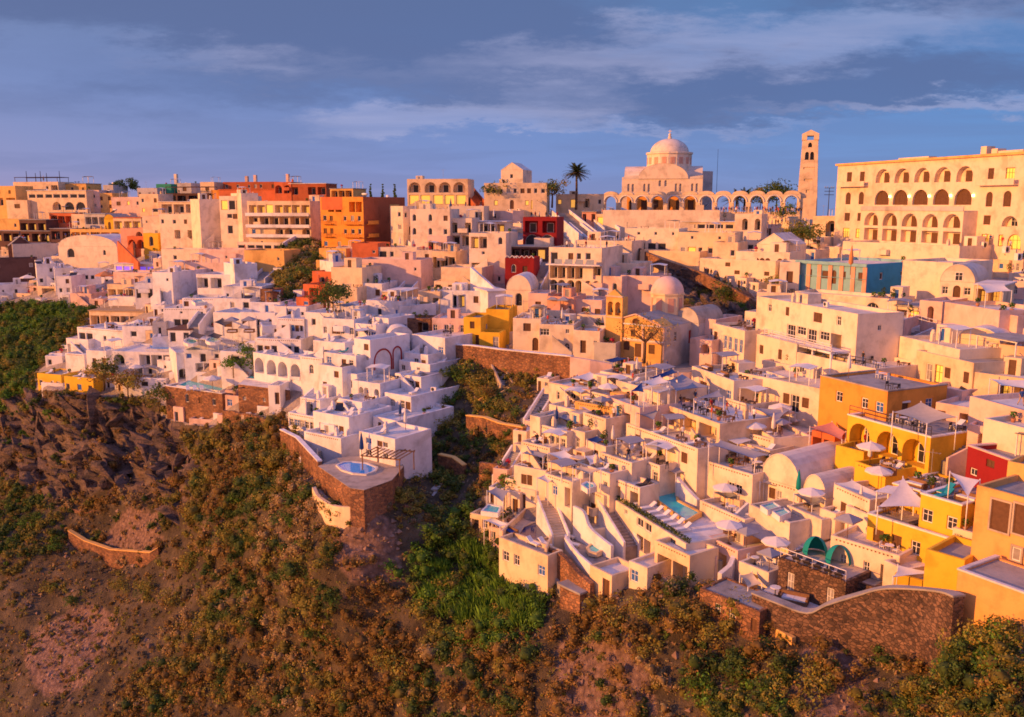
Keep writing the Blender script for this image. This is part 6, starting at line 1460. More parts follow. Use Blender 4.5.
# ---- cathedral
h = frame(622, 179, 703, 179, 213, 12, 264); root = empty('cathedral', h.o, -h.yaw, 'white domed cathedral behind the row of arches', 'cathedral'); w, H = h.w, h.h; D_ = 22
cz = H+w*.20
lst = [(x0*w, x1*w, H*.62, H*.86, 1, .3, 'arched_window', 'grey') for x0, x1 in ((.07,.10),(.125,.155),(.27,.30),(.325,.355),(.66,.69),(.715,.745),(.86,.89),(.915,.945))]+[(w*.46, w*.495, H*.78, H*1.0-.4, 1, .3, 'arched_window', 'grey'),(w*.53, w*.565, H*.78, H*1.0-.4, 1, .3, 'arched_window', 'grey')]+[(w*x, w*(x+.09), .1, H*.42, 0, .4, 'door', 'brown') for x in (.08,.28,.48,.68,.86)]
mb = MB(); facade(mb, w, -4, H, lst, lambda x, d, z: (x, d, z))
mb.face([(w,0,-4),(w,D_,-4),(w,D_,H),(w,0,H)]); mb.face([(0,D_,-4),(0,0,-4),(0,0,H),(0,D_,H)]); mb.face([(w,D_,-4),(0,D_,-4),(0,D_,H),(w,D_,H)]); mb.face([(0,.3,H),(w,.3,H),(w,D_,H),(0,D_,H)])
a0, a1 = w*.20, w*.82; r = (a1-a0)/2; k = 18; pr = [((a0+a1)/2+r*math.cos(PI*j/k), H+.003+w*.19*math.sin(PI*j/k)) for j in range(k+1)]
mb.face([(x,-.25,z) for x, z in pr][::-1]); mb.build('wall', 'sunlit_white', root); panes(root, lst, lambda x, d, z: (x, d, z), 0, True)
b = MB()
for j in range(k): b.face([(pr[j][0],-.3,pr[j][1]), (pr[j+1][0],-.3,pr[j+1][1]), (pr[j+1][0],D_,pr[j+1][1]), (pr[j][0],D_,pr[j][1])])
b.build('nave_vault', 'roofcream', root)
b = MB()
for (xa, xb) in ((-.0, .2), (.84, 1.0)):
    b.face([(w*xa,-.1,H+.004),(w*xb,-.1,H+.004),(w*xb,-.1,H+1.0),(w*xa,-.1,H+.5)])
ya, yb_ = 5, 15; rz_ = w*.17
pr = [((ya+yb_)/2-5*math.cos(PI*j/10), H+.004+rz_*math.sin(PI*j/10)) for j in range(11)]
for j in range(10): b.face([(.2,pr[j][0],pr[j][1]), (w-.2,pr[j][0],pr[j][1]), (w-.2,pr[j+1][0],pr[j+1][1]), (.2,pr[j+1][0],pr[j+1][1])])
b.face([(w-.2,y,z) for y, z in pr]); b.face([(.2,y,z) for y, z in pr][::-1]); b.build('transept_vault', 'roofcream', root)
dc = (w*.565, 9.5); R_ = w*.285; zd = H+w*.14
b = MB(); b.lathe([(R_*1.03, zd-2), (R_*1.03, zd+.5), (R_, zd+.5), (R_, zd+R_*.62), (R_*1.05, zd+R_*.62), (R_*1.05, zd+R_*.70), (R_*.9, zd+R_*.72)], 16, c=dc, sm=False); b.build('drum', 'sunlit_white', root)
for j in range(16):
    t = 2*PI*(j+.5)/16
    for s_ in (-.055, .055):
        b = MB(); q = t+s_; rr = R_*.985; b.box(-.34, .34, -.06, 0, 0, 1.9); o = b.build('drum_window', 'salmon', root); o.location = (dc[0]+rr*math.cos(q), dc[1]+rr*math.sin(q), zd+R_*.18); o.rotation_euler = (0, 0, q+PI/2)
b = MB(); b.lathe([(R_*.86*math.cos(t), zd+R_*.7+R_*.62*math.sin(t)) for t in [PI/2*j/12 for j in range(13)]], 28, c=dc); b.build('dome', 'roofcream', root)
b = MB(); zz = zd+R_*1.32; b.lathe([(.55, zz-.1), (.55, zz+.5), (.25, zz+.9), (.5, zz+1.2), (.1, zz+1.6)], 10, c=dc); b.box(dc[0]-.09, dc[0]+.09, dc[1]-.09, dc[1]+.09, zz+1.6, zz+2.6); b.box(dc[0]-.55, dc[0]+.55, dc[1]-.07, dc[1]+.07, zz+2.05, zz+2.2); b.build('cross', 'sunlit_white', root)
house(702,171,713,171,212,'pale side chapel at the end of the cathedral','greywall','',yaw=-30,dep=12,dl=268)
# ---- bell tower
h = frame(799.5, 140, 821.5, 140, 213, 18, 236); root = empty('bell_tower', h.o, -h.yaw, 'tall tapering bell tower with a twin arched belfry', 'bell tower'); w, H = h.w, h.h
tp = lambda x, y, z: (w/2+(x-w/2)*(1-.27*max(0, z)/H), w/2+(y-w/2)*(1-.27*max(0, z)/H), z)
ops = [(w*.38, w*.62, H*.90, H*.965, 1, .8, 'belfry_opening', 'glass'), (w*.24, w*.46, H*.73, H*.84, 1, .8, 'belfry_opening', 'glass'), (w*.54, w*.76, H*.73, H*.84, 1, .8, 'belfry_opening', 'glass'), (w*.2, w*.8, H*.60, H*.63, 0, .2, 'slot', 'brown'), (w*.28, w*.72, H*.44, H*.47, 0, .2, 'slot', 'brown'), (w*.42, w*.58, H*.28, H*.32, 0, .2, 'slot', 'brown'), (w*.12, w*.80, .2, H*.20, 1, .35, 'blind_arch', 'lit')]
mb = MB(); facade(mb, w, -3, H, ops[:-1]+[], lambda x, d, z: tp(x, d, z)); facade(mb, w, -3, H, ops[:6], lambda x, d, z: tp(w-d, x, z))
mb.face([tp(w,w,-3), tp(0,w,-3), tp(0,w,H), tp(w,w,H)]); mb.face([tp(0,w,-3), tp(0,0,-3), tp(0,0,H), tp(0,w,H)]); mb.face([tp(0,0,H), tp(w,0,H), tp(w,w,H), tp(0,w,H)]); mb.build('wall', 'cream', root)
for f_ in (lambda x, d, z: tp(x, d, z), lambda x, d, z: tp(w-d, x, z)):
    for o in ops[:3]:
        b = MB(); b.face([f_(o[0], .78, o[2]), f_(o[1], .78, o[2]), f_(o[1], .78, o[3]), f_(o[0], .78, o[3])]); b.build('belfry_opening', 'glass', root)
b = MB()
for (a, c) in ((0,.25),(.75,1)):
    p0, p1 = tp(w*a, 0, H), tp(w*c, w, H); b.box(min(p0[0],p1[0])-.15, max(p0[0],p1[0])+.15, p0[1]-.15, p1[1]+.15, H+.003, H+1.1)
p0, p1 = tp(0, 0, H), tp(w, w, H); b.box(p0[0]-.15, p1[0]+.15, p0[1]-.15, p1[1]+.15, H+1.103, H+1.6); b.face([(p0[0]-.1,p0[1],H+1.603),(p1[0]+.1,p0[1],H+1.603),((p0[0]+p1[0])/2,p0[1],H+2.6)]); b.build('belfry_top', 'cream', root)
b = MB(); q = 1.1; b.box(w*.06, w*.94, -.35, -.02, -3, H*.205); b.build('tower_base', 'cream', root)
# ---- old church with the grey dome
h = house(608, 322, 664.5, 332, 353, 'ochre old church front with a pointed gable', 'ochre', '', yaw=40, dep=14, roof='g', rise=1.7, sidecol='greywall', side='.j.r.w', rc='roofgrey', name='church', cat='church', found=4); root = h.root; HC = h
w, H = h.w, h.h
b = MB(); bw = w*.30; bx = -.2; o_ = [(bx+bw*.10, bx+bw*.44, H+1.2, H+3.4, 1, .7, 'bell_opening', 'glass'), (bx+bw*.56, bx+bw*.90, H+1.2, H+3.4, 1, .7, 'bell_opening', 'glass')]
q = [(a-bx, c-bx, *r) for a, c, *r in o_]; facade(b, bw, -2, H+4.2, q, lambda x, d, z: (bx+x, -.35+d, z)); b.face([(bx+bw,-.35,-2),(bx+bw,1.2,-2),(bx+bw,1.2,H+4.2),(bx+bw,-.35,H+4.2)]); b.face([(bx,1.2,-2),(bx,-.35,-2),(bx,-.35,H+4.2),(bx,1.2,H+4.2)]); b.face([(bx,-.35,H+4.2),(bx+bw,-.35,H+4.2),(bx+bw,1.2,H+4.2),(bx,1.2,H+4.2)]); b.face([(bx+bw,1.2,-2),(bx,1.2,-2),(bx,1.2,H+4.2),(bx+bw,1.2,H+4.2)]); b.build('bell_gable', 'ochre', root)
for o in o_:
    g_ = MB(); g_.lathe([(.05,.75),(.18,.6),(.24,.2),(.34,0)], 10); g_.tube((0,0,.7),(0,0,1.1),.03,n=4); g_.build('bell', 'darkmetal', root, ((o[0]+o[1])/2, -.1, H+1.7))
dc = (w*.50, 9.5); R_ = 2.7; zd = H+.9
b = MB(); b.lathe([(R_, H-3), (R_, zd+3.2), (R_*1.06, zd+3.2), (R_*1.06, zd+3.5), (R_*.98, zd+3.5)], 8, c=dc, a0=PI/8, a1=2*PI+PI/8, sm=False); b.build('drum', 'cream', root)
for j in range(8):
    t = 2*PI*j/8; b = MB(); b.box(-.5, .5, -.06, .02, 0, 2.2); o = b.build('drum_window', 'salmon', root); o.location = (dc[0]+R_*.93*math.cos(t), dc[1]+R_*.93*math.sin(t), zd+.5); o.rotation_euler = (0, 0, t+PI/2)
b = MB(); b.lathe([(R_*1.0*math.cos(t), zd+3.5+R_*1.0*math.sin(t)) for t in [PI/2*j/10 for j in range(11)]], 24, c=dc); b.build('dome', 'pink', root)
b = MB(); b.box(dc[0]-.05, dc[0]+.05, dc[1]-.05, dc[1]+.05, zd+6.1, zd+7.4); b.box(dc[0]-.3, dc[0]+.3, dc[1]-.04, dc[1]+.04, zd+6.8, zd+6.9); b.build('cross', 'darkmetal', root)
house(675,321,699,325,341,'vaulted apse wing of the old church','greywall','.j.',yaw=46,dep=7,roof='v',rise=2.4,rc='rooftan')
terrace('stone paved church forecourt with seats', [(606,356),(622,350),(676,345),(712,356),(690,372),(650,372)], 'pink', 'concrete', ref=(650,380), up=.5, down=5)

hh = frame(627, 196, 697, 196, 211.5, 20, 257); rt = HC.root
o = empty('church_porch', hh.o, -hh.yaw, 'orange lit porch with dark doors behind the arches', 'porch'); ops = [(hh.w*(i+.25)/6, hh.w*(i+.75)/6, .1, hh.h*.72, 0, .3, 'door', 'brown') for i in range(6)]
b = MB(); facade(b, hh.w, -3, hh.h, ops, lambda x, d, z: (x, d, z)); b.face([(hh.w,0,-3),(hh.w,3,-3),(hh.w,3,hh.h),(hh.w,0,hh.h)]); b.face([(0,3,-3),(0,0,-3),(0,0,hh.h),(0,3,hh.h)]); b.face([(0,0,hh.h),(hh.w,0,hh.h),(hh.w,3,hh.h),(0,3,hh.h)]); b.build('wall', 'orange', o); panes(o, ops, lambda x, d, z: (x, d, z), 0, False)  # orange light behind the arches is put into the porch wall colour
w, H = HC.w, HC.h
for (x0, z0, x1, z1) in ((0,H,w/2,H+1.7),(w/2,H+1.7,w,H),(0,H*.5,w,H*.5),(.05,0,.05,H),(w-.05,0,w-.05,H)):
    b = MB(); b.tube((x0,-.08,z0), (x1,-.08,z1), .16, n=4); b.build('trim', 'pink', rt)
b = MB(); b.tube((-.25,-.4,H+4.25), (w*.3-.15,-.4,H+4.25), .18, n=4); b.tube((-.25,-.4,H+.9), (w*.3-.15,-.4,H+.9), .12, n=4); b.build('trim', 'pink', rt)
b = MB(); b.face([(-.2,-.36,H+4.2),(w*.3-.2,-.36,H+4.2),(w*.15-.2,-.36,H+5.4)]); b.face([(w*.3-.2,.3,H+4.2),(-.2,.3,H+4.2),(w*.15-.2,.3,H+5.4)]); b.face([(-.2,-.36,H+4.2),(w*.15-.2,-.36,H+5.4),(w*.15-.2,.3,H+5.4),(-.2,.3,H+4.2)]); b.face([(w*.15-.2,-.36,H+5.4),(w*.3-.2,-.36,H+4.2),(w*.3-.2,.3,H+4.2),(w*.15-.2,.3,H+5.4)]); b.build('bell_gable_top', 'ochre', rt)
for x, wd, z0, z1 in ((.06,.13,.0,H*.42),(.30,.10,H*.18,H*.46),(.50,.12,.0,H*.42),(.74,.10,H*.15,H*.42),(.10,.07,H*.66,H*.84),(.42,.08,H*.62,H*.86),(.74,.07,H*.62,H*.82)):
    link('window' if z0 else 'door', pane_mesh(w*wd, z1-z0, 1 if z0 > H*.5 else 0, 'brown', False), rt, (w*x, -.06, z0))
# ---- small annexes that fill the lanes between the houses, and extra things on bare roofs
ANNEX_ROWS = ('', 'w.', '.d', '.w.', 'd.s', 's', '.b', 'wd', 'o', 'g.'); ANNEX_DECKS = ('', 'p', 'a', 't', 'l', 'q', 'pf')
ANNEX_AREAS = ('far town', 'left terraces', 'church quarter', 'right terraces'); ANNEX_COLOURS = ('white', 'cream', 'pink')
ANNEX = ((489,210.7,512.7,222,0,0,2,1,38,4.7,233.8,2),(513,210.2,520.7,222,0,0,0,7,29,4.1,233.5,2),(769,216.3,788.3,225,0,0,1,3,51,4.5,233.3,0),(793,219.2,809.7,225,1,0,0,0,49,3.4,233.3,2),
 (513,223.0,521.3,228,1,0,0,0,30,4.1,226.5,2),(769,218.5,789.3,231,0,2,1,5,49,3.0,224.9,5),(793,226.0,809.8,231,1,2,2,0,48,4.2,225.0,4),(517,228.6,524.3,234,1,2,1,0,39,4.4,219.8,0),
 (765,224.2,772.4,237,0,2,2,7,52,3.7,216.9,0),(793,225.4,811.3,237,0,2,0,4,57,4.9,216.8,6),(805,230.7,812.6,243,0,2,0,5,49,3.1,210.0,0),(517,240.3,524.7,246,1,2,2,0,30,3.2,207.4,4),
 (805,236.6,824.1,249,0,2,0,2,52,5.0,202.4,5),(1,246.8,7.5,252,1,0,1,0,6,3.3,300.5,0),(825,241.7,833.0,252,0,2,2,3,51,4.3,202.6,5),(805,243.8,818.2,255,0,2,0,3,49,3.9,195.1,1),
 (1,249.9,9.4,258,0,0,1,5,8,3.6,296.9,5),(141,248.7,147.2,258,0,0,0,3,10,3.2,258.9,3),(821,246.4,839.7,258,0,2,0,1,48,4.5,195.1,4),(45,255.8,60.0,261,1,0,0,0,16,4.9,287.2,4),
 (149,251.3,160.5,261,0,0,0,6,7,4.3,252.2,6),(805,249.1,815.5,261,0,2,0,6,58,4.5,188.3,5),(153,258.2,160.8,270,0,0,2,3,23,3.4,241.0,4),(993,259.3,1009.5,273,0,2,1,3,62,4.2,156.8,5),
 (1013,259.1,1023.5,276,0,2,0,3,56,4.2,151.6,1),(109,269.0,115.3,279,0,0,0,3,6,3.1,251.6,1),(273,267.8,281.0,279,0,1,0,7,22,4.3,200.3,0),(993,272.3,1008.2,279,1,2,1,0,66,4.9,152.1,5),
 (1009,272.8,1020.2,282,1,2,0,0,60,4.1,147.7,4),(29,280.3,37.3,285,1,0,1,0,7,4.6,272.3,4),(101,277.0,112.0,285,0,0,0,3,11,4.2,249.4,4),(493,273.5,504.6,285,0,2,2,3,29,3.7,182.1,5),
 (1013,273.1,1024.2,288,0,2,0,5,63,4.5,142.9,3),(49,282.6,56.2,291,0,0,0,3,18,4.0,262.0,0),(93,284.7,108.4,291,1,0,0,0,8,4.7,247.2,0),(737,277.3,746.7,291,0,2,0,4,49,4.0,165.1,1),
 (29,285.8,36.8,294,0,0,2,2,9,3.0,265.2,1),(749,281.9,758.8,294,0,2,0,3,54,3.1,163.7,3),(1013,277.1,1024.5,294,0,2,0,1,54,3.9,138.7,5),(37,286.0,56.4,297,0,0,1,8,12,3.8,260.2,2),
 (13,293.0,30.5,300,0,0,1,5,13,3.3,264.2,6),(1013,280.4,1024.9,300,0,2,2,1,60,3.1,134.7,2),(1,295.6,7.9,303,0,0,0,7,1,5.0,262.3,5),(33,298.5,40.8,303,1,0,0,0,15,4.4,252.5,1),
 (101,297.0,109.4,303,1,0,0,0,12,3.8,232.3,1),(293,290.4,301.8,303,0,1,0,1,24,4.1,181.2,0),(61,294.5,68.9,306,0,0,0,8,5,4.0,237.9,4),(177,299.7,185.0,306,1,1,2,0,19,4.1,200.7,2),
 (89,298.7,102.9,309,0,0,2,3,8,4.6,229.9,4),(145,303.8,152.7,309,1,1,2,0,7,4.3,206.9,0),(157,300.9,165.0,312,0,1,0,2,14,4.6,200.3,0),(145,304.4,152.9,315,0,1,1,4,20,4.5,202.4,0),
 (153,304.8,164.6,318,0,1,0,4,9,3.6,197.5,4),(125,310.6,149.0,321,0,1,0,7,17,4.9,206.3,4),(205,327.4,213.9,333,1,1,0,0,10,4.0,180.4,6),(145,330.5,153.5,342,0,1,1,6,12,3.9,187.1,0),
 (245,331.1,255.2,345,0,1,1,3,13,4.1,169.8,0),(509,332.3,519.4,345,0,2,0,6,30,4.8,153.0,4),(61,344.9,69.0,351,1,1,0,0,17,3.6,200.5,2),(509,345.0,519.6,351,1,2,1,0,30,4.8,150.8,4),
 (57,351.5,65.1,357,1,1,1,0,9,3.3,197.8,2),(49,353.1,62.5,363,0,1,0,1,3,3.9,196.5,6),(205,355.8,219.4,366,0,1,2,6,18,4.9,167.8,0),(45,355.7,62.2,369,0,1,0,1,4,4.0,194.2,0),
 (165,356.6,174.2,369,0,1,0,3,18,4.4,173.4,5),(197,360.8,206.5,369,1,1,0,0,22,4.2,168.2,2),(209,359.7,219.9,372,0,1,2,3,17,4.5,165.6,3),(157,359.8,172.6,375,0,1,0,5,23,4.0,173.3,3),
 (197,372.0,207.5,378,1,1,0,0,11,4.6,166.1,2),(217,366.2,226.8,378,0,1,0,2,21,3.1,162.9,4),(169,372.8,178.4,381,1,1,0,0,10,4.6,170.0,0),(197,376.0,217.8,384,1,1,0,0,15,3.6,164.9,1),
 (237,371.7,247.1,384,0,1,2,1,12,3.1,158.2,0),(229,381.2,239.1,387,1,1,0,0,19,3.7,158.8,0),(541,379.9,553.0,387,1,3,2,0,48,3.3,133.0,1),(41,382.3,62.9,390,1,1,0,0,15,3.9,184.6,2),
 (105,377.8,114.0,390,0,1,0,9,12,3.9,176.4,6),(157,379.5,166.4,390,0,1,0,4,20,5.0,170.2,0),(117,381.9,126.2,393,0,1,1,4,17,3.4,174.3,2),(289,376.4,299.8,393,0,1,0,8,19,3.8,148.0,1),
 (537,377.7,549.2,393,0,3,0,4,33,4.6,130.7,4),(229,391.5,239.2,399,1,1,0,0,12,3.2,156.4,1),(225,389.8,235.2,405,0,1,2,8,20,4.1,156.0,5),(225,395.0,239.6,411,0,1,2,1,20,4.1,154.9,5),
 (257,405.8,268.4,414,1,1,0,0,20,3.1,148.1,4),(213,412.9,223.2,420,1,1,0,0,26,3.1,155.8,0),(173,406.4,182.9,423,0,1,2,9,23,3.4,160.5,0),(241,415.1,251.9,423,1,1,1,0,18,3.8,146.4,2),
 (189,418.3,213.7,426,1,1,2,0,15,4.4,157.2,4),(217,414.6,230.8,426,0,1,2,2,15,4.8,153.6,1),(525,420.3,538.3,435,0,3,2,7,40,3.8,120.0,5),(513,429.8,526.7,447,0,3,0,3,29,3.8,116.8,1),
 (513,443.5,526.8,453,1,3,0,0,37,3.7,115.5,0),(493,468.0,507.4,489,0,3,2,2,25,3.6,110.8,6),(509,483.8,523.6,495,1,3,0,0,34,4.3,109.4,0),(489,489.9,503.6,498,1,3,1,0,33,4.5,109.6,1),
 (505,477.7,519.7,501,0,3,0,6,41,3.2,108.7,0),(489,486.6,503.7,504,0,3,0,4,26,3.8,108.7,6),(505,486.8,519.8,507,0,3,1,7,32,4.9,107.9,0),(521,488.3,536.0,510,0,3,0,4,29,4.8,106.2,5),
 (505,489.6,519.9,513,0,3,0,2,36,3.6,107.0,4),(521,508.0,536.2,516,1,3,0,0,36,3.5,105.2,0),(513,508.8,528.1,519,1,3,1,0,34,4.7,105.4,2),(529,498.8,544.4,522,0,3,0,1,30,3.0,103.4,6),
 (509,501.5,525.6,525,0,3,0,8,28,3.0,104.8,0),(517,521.0,533.2,531,1,3,2,0,28,3.9,103.0,0),(481,515.1,496.2,534,0,3,1,7,33,3.0,105.0,1),(497,520.7,512.3,537,0,3,0,6,37,3.4,104.3,5),
 (521,528.5,536.7,537,1,3,0,0,34,4.5,101.7,6),(969,526.6,990.7,537,1,3,0,0,57,4.5,73.7,6),(489,526.7,504.4,543,0,3,2,1,27,3.0,103.5,5),(533,534.4,549.0,543,1,3,0,0,41,3.3,100.0,0),
 (965,532.1,986.8,543,1,3,1,0,57,4.1,73.3,6),(493,540.0,508.6,549,1,3,2,0,33,3.0,102.4,5),(961,535.6,982.9,549,1,3,0,0,62,3.8,72.8,2),(953,527.4,974.9,555,0,3,0,1,51,4.1,72.9,6),
 (949,531.1,971.0,561,0,3,2,5,65,4.4,72.6,5),(937,555.7,958.8,567,1,3,1,0,65,3.1,73.2,2),(933,539.3,954.9,573,0,3,1,3,55,3.9,73.0,0),(641,569.4,658.5,579,1,3,0,0,50,3.2,91.4,1),
 (933,553.6,955.1,579,0,3,0,2,63,3.5,72.4,0),(641,574.3,658.7,585,1,3,0,0,53,4.2,90.3,6),(937,551.8,959.4,585,0,3,0,9,59,3.2,71.3,6),(629,560.5,647.5,588,0,3,0,1,51,4.2,86.4,0),
 (949,561.6,972.1,591,0,3,2,2,57,4.4,69.2,0),(1005,592.9,1031.8,630,0,3,2,2,56,4.9,59.6,3),(997,619.0,1023.6,633,1,3,0,0,56,4.0,60.1,6),(989,625.9,1015.4,639,1,3,2,0,55,3.4,60.4,0),
 (1017,602.4,1044.5,639,0,3,1,3,59,3.4,58.1,6))
for xl, yl, xr, yb, low, ar, co, rw, yw, dp, dl, dk in ANNEX:
    if (xl > 925 and yb > 555) or (505 < xl < 628 and yb > 512): continue
    reg, cl, sz = ANNEX_AREAS[ar], ANNEX_COLOURS[co], ('small', 'low')[low]
    house(xl, yl, xr, yl+1, yb, f'{sz} {cl} annex in a lane of the {reg}', cl, ANNEX_ROWS[rw], yaw=yw, dep=dp, found=4, par=.3, dl=dl, name='annex', cat='annex', group=f'{sz} {cl} annexes in the lanes of the {reg}', deck=ANNEX_DECKS[dk], dn=f'annexes of the {reg}')
rg = random.Random(17)
for h in HS:     # roof rooms, outside stairs, box balconies and chimneys: the houses are never plain boxes
    if h.root.get('category') != 'house' or any(k in h.label for k in ('stone', 'yellow', 'bastion', 'dark', 'orange', 'brown', 'teal', 'pool', 'tub', 'vault')) or h.w < 4.2 or h.dep < 5 or h.zr > h.h+.1 or h.o.y > 300: continue
    c = next(o for o in h.root.children if o.name.split('.')[0] == 'wall').data.materials[0]
    if rg.random() < .5:
        rw, rd, rh = rg.uniform(1.8, min(3.2, h.w*.4)), rg.uniform(1.8, 2.8), rg.uniform(1.3, 2.2); x0 = rg.uniform(.4, max(.5, h.w-rw-.4)); y0 = h.dep*rg.uniform(.42, .6); z = h.zr-.02
        o1 = [(rw*.3, rw*.3+.8, .02, min(rh-.2, 1.75), 0, .12, 'door', rg.choice(('brown','blue','grey','brown')))]
        b = MB(); facade(b, rw, 0, rh, o1, lambda x, d, zz: (x0+x, y0+d, z+zz)); b.face([(x0+rw,y0,z),(x0+rw,y0+rd,z),(x0+rw,y0+rd,z+rh),(x0+rw,y0,z+rh)]); b.face([(x0,y0+rd,z),(x0,y0,z),(x0,y0,z+rh),(x0,y0+rd,z+rh)]); b.face([(x0,y0,z+rh),(x0+rw,y0,z+rh),(x0+rw,y0+rd,z+rh),(x0,y0+rd,z+rh)]); b.face([(x0+rw,y0+rd,z),(x0,y0+rd,z),(x0,y0+rd,z+rh),(x0+rw,y0+rd,z+rh)])
        b.build('roof_room', c, h.root); panes(h.root, o1, lambda x, d, zz: (x0+x, y0+d, z+zz), 0, False)
    if rg.random() < .45 and h.h > 2.6:
        L_, hh = rg.uniform(2.2, min(4.5, h.w*.55)), min(h.h-.4, rg.uniform(1.8, 2.8)); x0 = rg.choice((.2, h.w-L_-.2)); up = x0 < 1; ns = 8
        b = MB()
        for i in range(ns):
            xa, xb = x0+L_*i/ns, x0+L_*(i+1)/ns; zz = hh*((i+1) if up else (ns-i))/ns; b.box(xa+.001, xb-.001, -1.05, -.19, -2, zz)
        b.build('outside_stairs', 'roofgrey', h.root)
        b = MB(); za, zb_ = (.7, hh+.7) if up else (hh+.7, .7); pr = [(x0-.15, -2), (x0+L_+.15, -2), (x0+L_+.15, zb_), (x0-.15, za)]
        b.face([(x, -1.28, zz) for x, zz in pr]); b.face([(x, -1.055, zz) for x, zz in pr][::-1])
        for i in range(4): (xa, z_a), (xb, z_b) = pr[i], pr[(i+1) % 4]; b.face([(xa,-1.055,z_a),(xb,-1.055,z_b),(xb,-1.28,z_b),(xa,-1.28,z_a)])
        b.build('stair_parapet', c, h.root)
    elif rg.random() < .4 and h.h > 3.4:
        bw_ = rg.uniform(1.6, 2.6); x0 = rg.uniform(.2, h.w-bw_-.2); z = h.h*.5; b = MB(); b.box(x0, x0+bw_, -.95, -.012, z-.15, z); b.box(x0, x0+bw_, -.95, -.83, z+.003, z+.85); b.box(x0, x0+.12, -.825, -.012, z+.003, z+.85); b.box(x0+bw_-.12, x0+bw_, -.825, -.012, z+.003, z+.85); b.build('balcony', c, h.root)
    if rg.random() < .4:
        b = MB(); cx, cy = rg.uniform(.6, h.w-.6), h.dep*rg.uniform(.2, .7); b.box(cx-.25, cx+.25, cy-.25, cy+.25, h.zr, h.zr+1.0); b.lathe([(.30, h.zr+1.003), (.34, h.zr+1.12), (.2, h.zr+1.35), (.22, h.zr+1.5), (.02, h.zr+1.52)], 8, c=(cx, cy)); b.build('chimney', c, h.root)
rg = random.Random(9)
for h in HS:     # pierced friezes along the parapets, as the terrace hotels have them
    mpx = 512+F*h.o.x/h.o.y; mpy = 205+F*(CZ-h.o.z-h.h)/h.o.y
    if h.root.get('category') == 'house' and h.par >= .3 and h.w > 4 and ((520 < mpx < 880 and mpy > 375 and rg.random() < .75) or (mpx < 300 and mpy > 295 and rg.random() < .3)) and any(k in h.label for k in ('white', 'terrace', 'cream')):
        b = MB(); x = .5; zt_, zb2 = h.h-.22, h.h-.36; top_ = []; bot = []
        while x < h.w-.5: bot += [(x, -.006, zt_-.015), (x, -.006, zb2), (x+.17, -.006, zb2), (x+.17, -.006, zt_-.015)]; x += .38
        b.face(bot+[(x-.21, -.006, zt_), (.5, -.006, zt_)])
        b.build('pierced_pattern', 'shutter_brown', h.root)
for h in list(HS):
    if any(k in h.label for k in ('pool', 'tub', 'bastion', 'stone', 'jacuzzi', 'portal', 'curved outside', 'plinth', 'wall house', 'base wall', 'retaining', 'corner building')): continue
    mpx = 512+F*h.o.x/h.o.y; mpy = 205+F*(CZ-h.o.z-h.h)/h.o.y
    if h.root.get('category') == 'house' and h.w > 3 and 505 < mpx < 900 and mpy > 370 and h.zr < h.h+.3: furnish(h, rg.choice(('tpCt', 'utl', 'lGml', 'gtpm', 'tu.g', 'SmtC', 'p.tx', 'lu.l', 'Ct.q', 'tSp', 'xt.t', 'yNt')), (.12, .7))
    elif h.root.get('category') in ('house',) and h.w > 4 and h.dep > 5 and rg.random() < .75 and h.zr < h.h+.3:
        furnish(h, rg.choice(('.a.', '..C', 'z.R', '.h', 'a.p', '.Gq', 'p..p', '.Ct', '.x.', 'f.C', 'z.a', 'h..w', 'C.p', 'tR', 'Ga')), (.35, .85))

w, H = HC.w, HC.h
for x in (.235, .62):
    b = MB(); b.box(w*x, w*x+.35, -.16, -.02, -.5, H-.02); b.build('pilaster', 'pink', rt)
for z0 in (H*.52, H-.06):
    b = MB(); b.box(-.1, w+.1, -.22, -.165, z0, z0+.22); b.build('cornice', 'white', rt)
b = MB(); b.lathe([(.01, 0), (.42, 0), (.42, .06), (.6, .06), (.6, 0)], 16); o = b.build('round_window', 'shutter_brown', rt, (w*.5, -.05, H+.45)); o.rotation_euler = (PI/2, 0, 0)
b = MB(); b.face([(w*.64,-.12,H),(w*1.0,-.12,H),(w*.82,-.12,H+1.1)]); b.face([(w*.64,-.12,H),(w*.82,-.12,H+1.1),(w*.82,3,H+1.1),(w*.64,3,H)]); b.face([(w*.82,-.12,H+1.1),(w,-.12,H),(w,3,H),(w*.82,3,H+1.1)]); b.build('small_gable', 'ochre', rt)

h = HN['big peach corner building with a brown picture window']
for (x0, y0, x1, y1, nm) in ((990,504,1011,528,'picture_window'),(1013,507,1030,532,'picture_window'),(1012,549,1022,559,'window')):
    a = loc(h, x0, y1); c = loc(h, x1, y0); w_, h_ = c[0]-a[0], max(.6, c[1]-a[1]); link(nm, pane_mesh(w_, h_, 0, 'brown' if nm != 'window' else 'grey', False), h.root, (a[0], -.06, a[1]))
    b = MB(); t_ = .16
    b.box(a[0]-t_, c[0]+t_, -.11, -.004, a[1]-t_, a[1]-.002); b.box(a[0]-t_, c[0]+t_, -.11, -.004, a[1]+h_+.002, a[1]+h_+t_); b.box(a[0]-t_, a[0]-.002, -.11, -.004, a[1], a[1]+h_); b.box(c[0]+.002, c[0]+t_, -.11, -.004, a[1], a[1]+h_); b.build('window_surround', 'rooftan', h.root)
